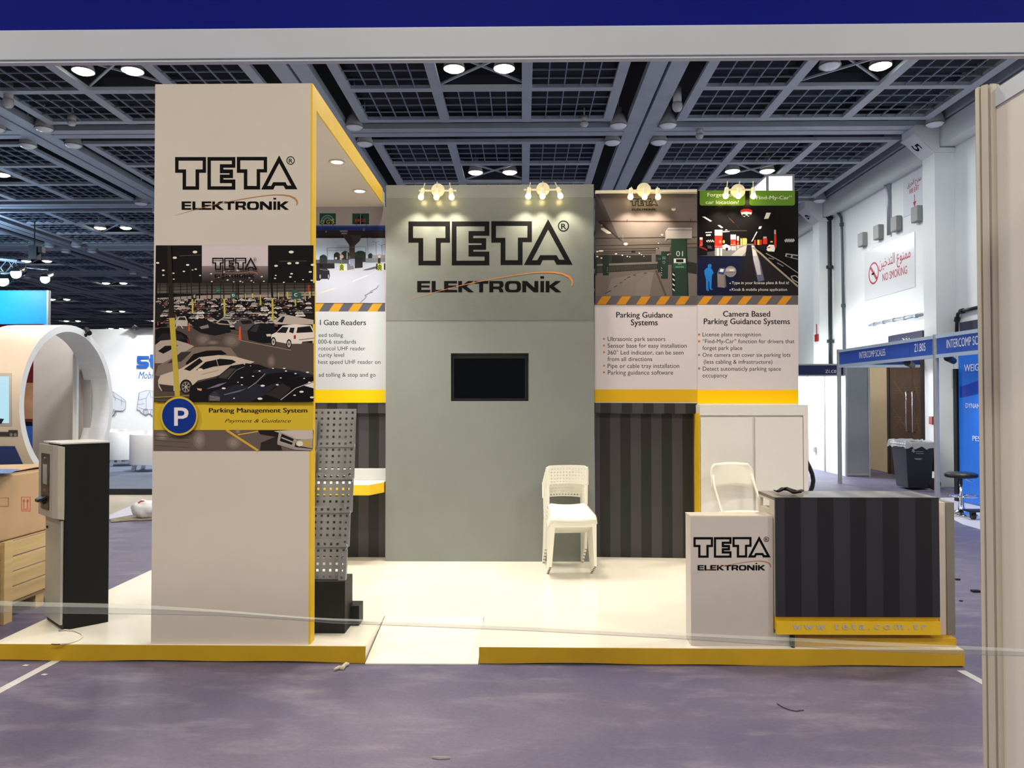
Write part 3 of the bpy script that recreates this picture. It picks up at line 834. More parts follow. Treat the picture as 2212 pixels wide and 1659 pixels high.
# hazard strip
p.rect(LX, 1497, 972, 1614, (96, 96, 108))
for k in range(-1, 3): p.poly([(190 + 268 * k, 1614), (270 + 268 * k, 1497), (400 + 268 * k, 1497), (325 + 268 * k, 1614)], (210, 158, 54))
p.rect(LX, 1614, 972, 2690, (206, 210, 216))
p.rect(LX, 2690, 972, 2872, (244, 208, 20))
p.crop(320, 500, 3.318)
for s_, a, b, base in (('l Gate Readers', 1232, 1561, 671),):
    p.text(s_, a, b, base, (34, 36, 44), 0.012)
for s_, a, b, base in (('eed tolling', 1222, 1397, 756), ('000-6 standards', 1218, 1491, 804), ('rotocol UHF reader', 1222, 1556, 852), ('curity level', 1222, 1404, 899), ('hest speed UHF reader on', 1218, 1665, 949), ('ad tolling & stop and go', 1222, 1630, 1041)):
    p.text(s_, a, b, base, (48, 48, 54), 0.0)
p.done('toll_gate_print', SATIN, lw)
STP = stripes_mat('dark_stripes_pelmet', STRIPE_D, STRIPE_L, 0.0985, PY(1298, 880, 7.2).x)
STR = stripes_mat('dark_stripes_wall', STRIPE_D, STRIPE_L, 0.0965, PY(1296, 1000, 7.28).x)
STL = stripes_mat('dark_stripes_left', STRIPE_D, STRIPE_L, 0.0965, PY(775, 1000, 7.28).x - 0.0965)
zb2 = BL(760, 893).z
mb = MB(); mb.box(bl0, gx0 - .002, 7.225, 7.30, zb2, zb - .001); mb.build('pelmet', STL, lw)
mb = MB(); mb.box(bl0, gx0 - .002, 7.27, 7.33, ZP, zb2 - 0.001)
tag(mb.build('striped_panel', STL), 'dark striped low wall between tower and grey wall', 'wall panel')
# counter shelf and its upright
cz1 = 0.0
a = PY(760, 1070, 6.85); 
sz0, sz1 = PY(760, 1070, 6.86).z, PY(760, 1047, 6.86).z
sx1 = PY(798, 1060, 6.86).x
sh = thing('counter_shelf', 'white counter shelf with a yellow edge beside the grey wall', 'shelf', ((bl0 + gx0) / 2, 7.05, sz0))
P5 = [(bl0 + 0.01, 6.86), (sx1, 6.86), (gx0 - .012, YW - 0.01), (gx0 - .012, 7.268), (bl0 + 0.01, 7.268)]
mb = MB(); mb.prism([(x, y, sz0) for x, y in P5], (0, 0, sz1 - sz0 - 0.004)); mb.build('edge', YEL, sh)
mb = MB(); mb.prism([(x, y, sz1 - 0.004) for x, y in P5], (0, 0, 0.004)); mb.build('top', DECK, sh)
uz = PY(790, 1012, 7.24).z
mb = MB(); mb.box(bl0 + .02, gx0 - .02, 7.235, 7.266, sz1, uz)
tag(mb.build('cable_trunking', mat('pale_grey_trunking', (200, 202, 202), rough=0.4, noise=0.02), bevel=0.004), 'pale grey trunking bar along the back of the counter shelf', 'trunking')

# right walls
def right_panel(px0, px1, label, ztop_px):
    a = BR(px0, 860); b = BR(px1, 860)
    t = thing('graphic_panel', label, 'display panel', ((a.x + b.x) / 2, a.y + .05, 1.5))
    return t
gp = right_panel(1287, 1505, 'parking print panel with a green numbered pillar, right of grey wall', 413)
mb = MB(); slab_on(BR, BRN, [(1286, 413.5), (1505.5, 411), (1505.5, 871), (1286, 870)], 0.07, mb); mb.build('board', WHITE, gp)
mb = MB(); q = [BR(1286, 412.5), BR(1505, 410), BR(1505, 416), BR(1286, 419)]
mb.prism([v + BRN * 0.02 for v in q], -BRN * 0.1); mb.build('cap_rail', mat('cream_rail', (214, 206, 184), rough=0.5, noise=0.02), gp)
p = Print(BR, 0.80, 0.001).crop(1285, 405, 6.773)
p.rect(2, 92, 1496, 1716, (112, 102, 98))
p.grad(8, 96, 1492, 500, (112, 100, 98), (122, 110, 106), 3)
p.poly([(8, 96), (60, 96), (350, 740), (8, 740)], (82, 74, 74))
p.grad(8, 740, 1492, 960, (110, 100, 94), (92, 84, 78), 4)
p.poly([(8, 500), (60, 500), (560, 930), (8, 960)], (96, 88, 84))
p.poly([(40, 500), (80, 500), (420, 800), (350, 760)], (58, 50, 50))
p.line([(60, 492), (1492, 498)], 14, (84, 46, 44)); p.rect(466, 466, 476, 500, (60, 34, 32)); p.rect(1396, 458, 1404, 500, (60, 34, 32))
for v0, v1, w in ((744, 724, 10), (852, 820, 8), (906, 876, 7), (940, 905, 5), (968, 950, 5)): p.line([(8, v0), (1492, v1)], w, (56, 48, 48))
p.rect(8, 985, 1492, 1130, (60, 58, 54)); p.rect(430, 1000, 850, 1110, (52, 50, 46)); p.rect(250, 1000, 420, 1110, (44, 44, 44)); p.rect(830, 960, 890, 1110, (106, 102, 98)); p.poly([(8, 1120), (920, 1085), (920, 1120), (8, 1150)], (120, 114, 108))
p.poly([(8, 1150), (920, 1115), (920, 1195), (8, 1255)], (46, 44, 42))
for k in range(46):
    u = 40 + 19 * k
    if u < 900: p.line([(u + 8, 1150 - 0.036 * (u - 8) + 8), (u, 1245 - 0.066 * u)], 6, (96, 92, 86))
p.poly([(1340, 880), (1492, 890), (1492, 1110), (1340, 1080)], (86, 84, 82)); p.poly([(1340, 1080), (1492, 1115), (1492, 1270), (1340, 1230)], (48, 46, 44))
p.poly([(8, 1255), (920, 1195), (1492, 1270), (1492, 1585), (8, 1585)], (112, 102, 98))
p.poly([(240, 1340), (760, 1230), (860, 1240), (640, 1585), (160, 1585)], (124, 114, 110)); p.poly([(620, 1400), (780, 1250), (860, 1250), (800, 1585), (600, 1585)], (128, 118, 114))
for pts in ([(150, 1550), (240, 1505)], [(280, 1460), (325, 1435)], [(365, 1400), (400, 1385)], [(425, 1352), (455, 1342)], [(475, 1320), (520, 1305)], [(560, 1285), (600, 1278)], [(720, 1255), (760, 1250)]): p.line(pts, 12, (76, 68, 66))
p.line([(890, 1210), (1040, 1585)], 26, (86, 76, 66))
# pillars
p.rect(118, 985, 205, 1285, (38, 54, 48)); p.rect(8, 1000, 30, 1285, (38, 54, 48)); p.rect(918, 985, 975, 1240, (38, 54, 48)); p.rect(968, 930, 1068, 1332, (40, 58, 50)); p.rect(890, 900, 970, 985, (112, 104, 100)); p.rect(940, 870, 1100, 935, (118, 110, 106))
p.poly([(1115, 745), (1340, 745), (1368, 1585), (1130, 1585)], (44, 62, 54)); p.poly([(1330, 745), (1345, 745), (1372, 1585), (1350, 1585)], (34, 46, 42))
p.poly([(1032, 640), (1070, 590), (1420, 588), (1420, 745), (1060, 748), (1032, 785)], (168, 160, 158)); p.rect(1060, 615, 1420, 628, (120, 112, 112))
p.text('01', 1190, 1288, 1006, (186, 190, 184), 0.0, hscale=112); p.text('02', 988, 1036, 1048, (150, 154, 150), 0.0, hscale=54); p.ell(1010, 1094, 20, 22, (140, 146, 140), 12); p.ell(1010, 1094, 14, 16, (40, 58, 50), 12); p.text('03', 930, 962, 1058, (104, 112, 106), 0.0)
p.rect(1155, 1040, 1328, 1104, (216, 214, 210)); p.rect(1188, 1050, 1296, 1094, (34, 34, 36)); p.rect(1155, 1104, 1328, 1182, (60, 110, 88)); p.rect(1160, 1109, 1324, 1178, (38, 82, 62))
p.text('TETA', 1212, 1268, 1128, (190, 204, 196), 0.0); p.text('ELEKTRONIK', 1182, 1302, 1170, (190, 204, 196), 0.0)
p.rect(1134, 1240, 1172, 1515, (24, 26, 24)); p.rect(966, 1165, 984, 1288, (24, 26, 24))
for k in range(4):
    v = 1252 + 74 * k
    p.poly([(1136, v), (1168, v + 24), (1168, v + 46), (1136, v + 22)], (214, 212, 206)); p.poly([(968, 1168 + 34 * k), (982, 1178 + 34 * k), (982, 1188 + 34 * k), (968, 1176 + 34 * k)], (200, 198, 192))
    p.rect(180, 1166 + 24 * k, 192, 1176 + 24 * k, (130, 132, 126))
# lamps
p.poly([(86, 594), (130, 592), (236, 660), (236, 676), (180, 676), (90, 615)], (226, 222, 206)); p.ell(452, 826, 32, 20, (226, 222, 206), 10); p.ell(98, 552, 14, 9, (190, 184, 172), 8)
for u, v, rx, ry in ((90,928,38,14),(36,938,18,12),(310,972,20,11),(402,992,14,9),(475,1008,12,8),(512,1016,10,7),(36,1010,16,12),(96,1032,16,10),(650,962,13,10),(684,982,9,7),(718,1006,8,6),(983,692,17,11),(930,816,10,7),(1150,318,32,22),(1068,984,9,8),(905,895,8,6)):
    p.ell(u, v, rx, ry, (228, 224, 200), 9)
p.rect(1118, 296, 1184, 312, (150, 148, 142)); p.line([(408, 690), (412, 780)], 5, (150, 144, 138)); p.rect(536, 922, 590, 948, (36, 40, 40))
# hazard strip and text area
p.rect(2, 1585, 1496, 1716, (98, 92, 96))
p.crop(1270, 380, 3.318)
for k in range(5): p.poly([(62 + 141 * k, 922), (102 + 141 * k, 863), (168 + 141 * k, 863), (128 + 141 * k, 922)], (206, 138, 40))
p.gain = 0.98
p.rect(47, 924, 782, 1530, (204, 196, 200))
p.grad(47, 1530, 782, 1622, (214, 170, 38), (208, 164, 34), 1)
TXC = (44, 38, 40)
p.text('Parking Guidance', 204, 606, 1015, (26, 22, 24), 0.014); p.text('Systems', 308, 500, 1070, (26, 22, 24), 0.014)
for v in (1168, 1216, 1264, 1360, 1408): p.ell(115, v, 7, 7.5, (196, 104, 66), 12)
for s_, a, b, base in (('Ultrasonic park sensors', 141, 555, 1183), ('Sensor base for easy installation', 141, 708, 1231), ('360° Led indicator, can be seen', 141, 686, 1280), ('from all directions', 141, 461, 1327), ('Pipe or cable tray installation', 141, 655, 1376), ('Parking guidance software', 143, 611, 1424)):
    p.text(s_, a, b, base, TXC, 0.0)
p.done('parking_guidance_print', SATIN, gp)
company_mark(gp, BR, 1361.8, 428.6, 0.0366, 0.006, mat('worn_black_ink', (18, 15, 16), rough=0.5, spec=.15), mat('faint_brown_ink', (120, 100, 92), rough=0.5), reg=False)
mb = MB(); slab_on(BR, BRN, [(1286, 870.1), (1505.4, 871.1), (1505.4, 893.8), (1286, 892)], 0.07, mb); mb.build('pelmet', STP, gp)

gd = right_panel(1506, 1725, 'dark print panel with two green labels above white cabinet', 411)
mb = MB(); slab_on(BR, BRN, [(1506, 411.5), (1724, 411.5), (1725, 876), (1506, 876)], 0.07, mb); mb.build('board', WHITE, gd)
p = Print(BR, 0.95, 0.001).crop(1500, 365, 5.821)
p.rect(36, 272, 1306, 1590, (14, 12, 14))
for u0, u1 in ((66, 638), (692, 1264)):
    p.poly([(u0, 272), (u1, 272), (u1, 436), (u1 - 8, 453), (u1 - 24, 460), (u0 + 24, 460), (u0 + 8, 453), (u0, 436)], (92, 132, 42))
p.text('Forget your', 165, 545, 346, (224, 228, 206), 0.012, hscale=66); p.text('car location?', 142, 560, 440, (224, 228, 206), 0.012, hscale=66); p.text('“Find-My-Car”', 742, 1222, 382, (214, 220, 200), 0.012, hscale=66)
p.poly([(580, 520), (620, 502), (690, 502), (728, 520), (724, 550), (650, 536), (582, 546)], (192, 52, 50)); p.poly([(582, 544), (650, 534), (724, 548), (706, 585), (680, 598), (652, 578), (630, 602), (600, 588)], (206, 204, 200))
p.ell(623, 580, 25, 14, (30, 28, 30), 10); p.ell(688, 578, 24, 14, (30, 28, 30), 10)
def lampq(pts): p.poly(pts, (222, 220, 214))
lampq([(95, 600), (130, 598), (222, 655), (200, 662)]); lampq([(292, 708), (322, 706), (362, 738), (340, 745)]); lampq([(905, 550), (962, 550), (930, 625), (875, 628)]); lampq([(815, 724), (848, 720), (835, 752), (806, 755)]); lampq([(138, 794), (220, 790), (218, 802), (140, 804)]); lampq([(360, 784), (400, 760), (442, 782), (440, 790), (360, 796)]); lampq([(145, 824), (205, 820), (205, 840), (150, 842)])
for u, v in ((788, 798), (776, 820), (764, 842), (752, 866), (742, 886), (732, 902)): p.line([(u, v - 8), (u - 12, v + 10)], 12, (216, 214, 206))
p.line([(430, 610), (500, 680)], 10, (60, 38, 30)); p.line([(520, 690), (560, 750)], 6, (36, 28, 26)); p.rect(280, 770, 660, 782, (50, 46, 46))
# floor and lane
p.poly([(160, 1090), (420, 960), (660, 950), (640, 1096), (160, 1096)], (124, 120, 122)); p.poly([(460, 1090), (560, 1000), (660, 958), (650, 1040), (600, 1096)], (176, 170, 168)); p.poly([(36, 1060), (260, 1030), (260, 1096), (36, 1096)], (70, 68, 72))
p.poly([(660, 956), (720, 956), (1306, 1500), (1306, 1590), (36, 1590), (36, 1104), (640, 1104)], (34, 31, 34)); p.poly([(36, 1104), (600, 1104), (470, 1590), (36, 1590)], (22, 26, 52)); p.poly([(600, 1104), (640, 1104), (560, 1590), (470, 1590)], (28, 28, 42))
p.poly([(716, 960), (760, 960), (830, 1180), (880, 1400), (800, 1420), (740, 1160)], (92, 92, 120)); p.poly([(718, 965), (750, 965), (815, 1160), (840, 1330), (790, 1330), (742, 1140)], (176, 172, 176)); p.poly([(722, 960), (740, 960), (790, 1090), (735, 1096)], (206, 202, 200))
p.line([(730, 985), (820, 1050), (1000, 1215), (1306, 1480)], 22, (150, 138, 120)); p.line([(900, 1060), (1100, 1170), (1306, 1310)], 12, (130, 126, 120))
p.line([(1306, 1430), (1240, 1395), (1215, 1350), (1270, 1340), (1306, 1370)], 12, (150, 148, 146)); p.line([(1040, 1180), (1120, 1225)], 14, (110, 106, 104)); p.line([(930, 1120), (1000, 1135)], 14, (100, 96, 94))
p.poly([(1140, 1100), (1150, 1060), (1300, 1080), (1300, 1140)], (150, 152, 158)); p.poly([(1160, 1100), (1165, 1075), (1220, 1082), (1210, 1115)], (26, 26, 28)); p.poly([(1230, 1115), (1240, 1085), (1300, 1095), (1300, 1130)], (30, 30, 34))
# pillars
for u0, u1, vt, vr, vb, v2 in ((255, 352, 765, 836, 992, 1092), (455, 522, 826, 885, 968, 1025), (66, 104, 860, 890, 975, 1000), (535, 560, 845, 900, 958, 998)):
    p.rect(u0, vt, u1, vr, (198, 194, 190)); p.rect(u0, vr, u1, vb, (178, 46, 34)); p.rect(u0 + 4, vb, u1 - 4, v2, (206, 202, 198))
    w = u1 - u0
    p.rect(u0 + w * .12, vb, u0 + w * .2, v2, (30, 28, 28)); p.rect(u0 + w * .62, vb, u0 + w * .7, v2, (30, 28, 28)); p.rect(u0, vb - 22, u1, vb - 16, (206, 150, 140))
    p.ell((u0 + u1) / 2 + w * .2, (vr + vb) / 2, w * .16, w * .2, (206, 110, 96), 12)
for u in (578, 604, 622, 640): p.rect(u, 870, u + 14, 968 - (u - 578) * .3, (196, 160, 50)); p.rect(u + 14, 880, u + 20, 966, (190, 186, 178))
for u, w, c in ((752, 20, (178, 46, 34)), (792, 26, (196, 160, 50)), (824, 22, (178, 46, 34))): p.rect(u, 890, u + w, 955, c)
p.rect(866, 850, 908, 880, (150, 140, 136)); p.rect(862, 872, 915, 945, (178, 46, 34)); p.rect(1003, 765, 1026, 820, (170, 160, 156)); p.rect(1003, 818, 1030, 990, (178, 46, 34))
# cars
p.poly([(352, 960), (400, 944), (440, 965), (460, 1000), (440, 1025), (352, 1005)], (204, 202, 200)); p.ell(408, 1005, 18, 18, (26, 24, 26), 10); p.poly([(910, 985), (940, 952), (1000, 955), (1015, 1000), (1005, 1040), (925, 1035), (906, 1015)], (210, 208, 206)); p.poly([(920, 985), (955, 978), (955, 992), (922, 995)], (150, 40, 36))
p.poly([(36, 985), (110, 960), (160, 1000), (160, 1080), (36, 1092)], (20, 18, 20)); p.poly([(60, 960), (160, 1010), (165, 1030), (60, 985)], (130, 34, 30)); p.poly([(790, 975), (830, 955), (900, 950), (915, 1000), (880, 1035), (800, 1000)], (22, 22, 28)); p.poly([(160, 960), (210, 965), (225, 1000), (170, 1000)], (64, 70, 76))
for k in range(16): p.ell(1140 + k * 7.5, 885 + 14 * math.sin(k * 2.1) + 14, 7, 12, (200, 196, 196), 7)
for k in range(12): p.ell(155 + k * 8, 905 + 10 * math.sin(k * 1.9), 6, 9, (186, 182, 180), 7)
p.ell(370, 915, 14, 22, (190, 160, 70), 8); p.ell(970, 915, 18, 10, (200, 170, 90), 8); p.rect(655, 942, 745, 956, (120, 116, 116))
# blue figure with folded arms, kiosk, magnified badge
p.poly([(195, 1192), (212, 1200), (216, 1225), (206, 1246), (222, 1262), (243, 1306), (222, 1336), (218, 1400), (212, 1500), (238, 1518), (212, 1522), (190, 1506), (186, 1410), (178, 1410), (176, 1500), (184, 1530), (168, 1536), (148, 1520), (146, 1390), (130, 1330), (124, 1276), (150, 1248), (170, 1240), (168, 1212), (176, 1198)], (36, 112, 190))
p.poly([(288, 1310), (318, 1245), (386, 1245), (390, 1330), (402, 1480), (380, 1494), (292, 1485)], (124, 116, 112)); p.poly([(296, 1315), (325, 1240), (386, 1250), (370, 1330)], (44, 62, 120)); p.poly([(312, 1292), (330, 1254), (372, 1260), (362, 1298)], (206, 206, 204)); p.poly([(376, 1330), (390, 1330), (402, 1480), (380, 1494)], (96, 88, 86))
p.ell(456, 1290, 72, 70, (124, 120, 122), 24); p.rect(400, 1250, 512, 1290, (160, 154, 150)); p.rect(442, 1264, 492, 1282, (206, 200, 192)); p.line([(388, 1300), (526, 1300)], 5, (96, 92, 94))
p.ell(450, 1438, 8, 8, (210, 206, 204), 10); p.ell(450, 1522, 8, 8, (210, 206, 204), 10)
p.text('Type in your license plate & find it!', 470, 1188, 1448, (206, 202, 200), 0.008, hscale=50); p.text('Kiosk & mobile phone application', 470, 1165, 1532, (200, 196, 196), 0.008, hscale=50)
p.crop(1270, 380, 3.318)
p.rect(784, 858, 1506, 924, (98, 92, 96))
for k in range(5): p.poly([(786 + 142 * k, 921), (832 + 142 * k, 862), (895 + 142 * k, 862), (848 + 142 * k, 921)], (206, 138, 40))
p.gain = 0.98
p.rect(784, 924, 1508, 1532, (206, 199, 202))
p.rect(784, 1532, 1508, 1632, (250, 196, 12))
p.text('Camera Based', 969, 1305, 1008, (26, 22, 26), 0.014); p.text('Parking Guidance Systems', 831, 1447, 1062, (26, 22, 26), 0.014)
for v in (1137, 1186, 1283, 1380): p.ell(797, v, 8, 8.5, (196, 104, 66), 12)
for s_, a, b, base in (('License plate recognition', 821, 1240, 1150), ('“Find-My-Car” function for drivers that', 821, 1480, 1199), ('forget park place', 821, 1106, 1247), ('One camera can cover six parking lots', 821, 1452, 1296), ('(less cabling & infrastructure)', 830, 1322, 1346), ('Detect automaticly parking space', 823, 1384, 1396), ('occupancy', 821, 1000, 1444)):
    p.text(s_, a, b, base, TXC, 0.0)
p.done('find_my_car_print', SATIN, gd)

# striped low wall right
a = BR(1286, 900, -0.06); b = BR(1500, 900, -0.06)
zs = BR(1400, 893, -0.06).z
mb = MB(); mb.prism([(a.x, a.y, ZP), (1.61, b.y, ZP), (1.61, b.y + .05, ZP), (a.x, a.y + .05, ZP)], (0, 0, zs - ZP - 0.001))
tag(mb.build('striped_panel', STR), 'dark striped low wall right of the stacked chairs', 'wall panel')
# ------------------------------------------------------------------ wall spot fixtures: disc, bar and three heads
FIX = mat('cream_enamel', (228, 220, 190), rough=0.4, noise=0.02)
def fixture(label, disc, bar_px, heads, pl, n, standoff=0.075):
    """disc: (px, py, r_px); bar_px: (x0, x1, y); heads: list of (x, y_top, x_bulb, y_bulb)"""
    n = Vector(n)
    c = pl(disc[0], disc[1], 0.012)
    t = thing('spot_fixture', label, 'spotlight', c, 'spot fixtures along the top of the back walls')
    r = (pl(disc[0] + disc[2], disc[1]) - pl(disc[0], disc[1])).length
    mb = MB(); mb.cyl(c - n * 0.012, c + n * 0.016, r, n=28); mb.cyl(c + n * 0.016, c + n * (standoff - .004), 0.010, n=10)
    mb.build('wall_plate', FIX, t, bevel=0.003)
    a = pl(bar_px[0], bar_px[2], standoff); b = pl(bar_px[1], bar_px[2], standoff)
    mb = MB(); mb.bar(a, b, 0.016, 0.014); mb.build('crossbar', FIX, t, bevel=0.002)
    for (xt, yt, xb, yb) in heads:
        xm = (xt + xb) / 2
        j = pl(xb + (xt - xb) * 0.35, bar_px[2], standoff + 0.022)
        tip = pl(xt, yt, standoff + 0.03)
        bulb = pl(xb, yb, standoff + 0.035)
        mb = MB(); mb.cyl(tip, j, 0.0045, n=8)
        d = (bulb - j).normalized()
        mb.cyl(j - d * 0.018, j + d * 0.045, 0.0185, 0.021, n=16)
        h = mb.build('lamp_head', FIX, t, smooth=False)
        mb = MB(); mb.sphere(j + d * 0.066, 0.0255, 14, 10); mb.build('bulb', BULB, h, smooth=True)
        aim = (Vector((d.x * 0.9, 0, -1)) - n * 0.16)
        light('spot_beam', 'SPOT', j + d * 0.10, 18, WARM, 0.025, 96, aim, 0.75)
g = lambda u, v: (820 + u / 4.608, 380 + v / 4.608)
def hd(a, b): return g(*a) + g(*b)
fixture('three-head spot fixture at top left of the grey logo wall', g(582, 146) + (14.5,), (905, 986, 412), [hd((452, 70), (415, 200)), hd((573, 58), (566, 200)), hd((697, 68), (716, 204))], GW, (0, -1, 0))
fixture('three-head spot fixture at top right of the grey logo wall', g(1626, 136) + (14.5,), (1132, 1213, 410), [hd((1502, 64), (1480, 196)), hd((1626, 54), (1622, 196)), hd((1746, 62), (1796, 190))], GW, (0, -1, 0))
g = lambda u, v: (1285 + u / 6.773, 405 + v / 6.773)
fixture('three-head spot fixture above the numbered pillar print', g(715, 40) + (15.5,), (1351, 1431, 411.5), [hd((535, -10), (522, 132)), hd((725, -10), (728, 134)), hd((912, -10), (925, 132))], BR, BRN)
g = lambda u, v: (1500 + u / 5.821, 365 + v / 5.821)
fixture('three-head spot fixture in front of the green label print', g(545, 282) + (15.5,), (1566, 1630, 410), [hd((417, 155), (396, 320)), hd((568, 155), (556, 318)), hd((738, 155), (740, 322))], BR, BRN)

# ------------------------------------------------------------------ brochure stand behind the tower
PERF = mat('perforated_grey_steel', (148, 150, 153), rough=0.42, metal=0.55, noise=0.06, nscale=10)
bs = thing('brochure_stand', 'grey perforated metal brochure stand on a black base behind the tower', 'brochure rack', (-1.27, 5.05, ZP))
def S(px, py, y): return PY(px, py, y)
yb0, yb1 = 4.92, 5.14
bx0 = PY(676, 1330, yb0).x - 0.10; bx1 = PY(745, 1330, yb0).x
bz1 = PY(720, 1256, yb0).z
mb = MB(); mb.box(bx0, bx1, yb0, yb1, ZP, bz1); mb.box(bx0 - .01, bx1 + 0.055, yb0 + 0.17, yb0 + 0.30, ZP, ZP + 0.13)
mb.build('base', mat('matt_black_base', (8, 8, 9), rough=0.6, noise=0.1), bs, bevel=0.002)
# five leaning trays; each is a perforated sheet with two folded side lips
tiers = [(1262, 1177, 746), (1182, 1104, 753), (1108, 1032, 759), (1036, 960, 763), (966, 893, 765)]
HOLE = 0.017; PIT = 0.0415
def perf_sheet(mb, o, u, v, wu, hv, pitch, hole):
    nu, nv = int(wu / pitch), int(hv / pitch)
    mu = (wu - nu * pitch) / 2; mv = (hv - nv * pitch) / 2
    us = [0.0]; vs = [0.0]; hu = set(); hv_ = set()
    for i in range(nu):
        a = mu + pitch * (i + .5) - hole / 2; us += [a, a + hole]; hu.add(len(us) - 2)
    us.append(wu)
    for i in range(nv):
        a = mv + pitch * (i + .5) - hole / 2; vs += [a, a + hole]; hv_.add(len(vs) - 2)
    vs.append(hv)
    pts = [o + u * a + v * b for b in vs for a in us]
    k = len(us)
    fs = [(j * k + i, j * k + i + 1, (j + 1) * k + i + 1, (j + 1) * k + i) for j in range(len(vs) - 1) for i in range(len(us) - 1) if not (i in hu and j in hv_)]
    mb.add(pts, fs)
for k, (yb_, yt_, xr) in enumerate(tiers):
    y0 = 4.93 + 0.055 * k; y1 = y0 + 0.035
    lo = PY(xr, yb_, y0); hi = PY(xr, yt_, y1)
    xr_ = (lo.x + hi.x) / 2
    wid = 0.30
    u = Vector((1, 0, 0)); v = Vector((0, hi.y - lo.y, hi.z - lo.z)); hh = v.length; v.normalize()
    n = u.cross(v)
    mb = MB()
    o = Vector((xr_ - wid, lo.y + 0.05, lo.z))
    perf_sheet(mb, o, u, v, wid, hh + 0.03, 0.0415, 0.0155)
    perf_sheet(mb, Vector((xr_ - wid, lo.y + 0.012, lo.z - 0.002)), u, v, 0.047, hh - 0.04, 0.0415, 0.0145)
    perf_sheet(mb, Vector((xr_ - 0.047, lo.y + 0.012, lo.z - 0.002)), u, v, 0.047, hh - 0.04, 0.0415, 0.0145)
    for xx in (xr_ - wid, xr_):
        mb.add([(xx, lo.y + .012, lo.z), (xx, lo.y + .05, lo.z), (xx, hi.y + .045, hi.z - .03), (xx, hi.y + .012, hi.z - .04)], [(0, 1, 2, 3)])
    mb.add([(xr_ - wid, lo.y + .012, lo.z), (xr_, lo.y + .012, lo.z), (xr_, lo.y + .05, lo.z), (xr_ - wid, lo.y + .05, lo.z)], [(0, 1, 2, 3)])
    tr = mb.build('tray', PERF, bs)
    sd = tr.modifiers.new('sheet', 'SOLIDIFY'); sd.thickness = 0.0016
    if k < 4:
        mb = MB(); mb.tube([hi + Vector((.004, .02, .0)), hi + Vector((.012, .0, -.012)), hi + Vector((.006, -.01, -.03))], 0.003, 6); mb.build('wire_tie', STEEL, tr)

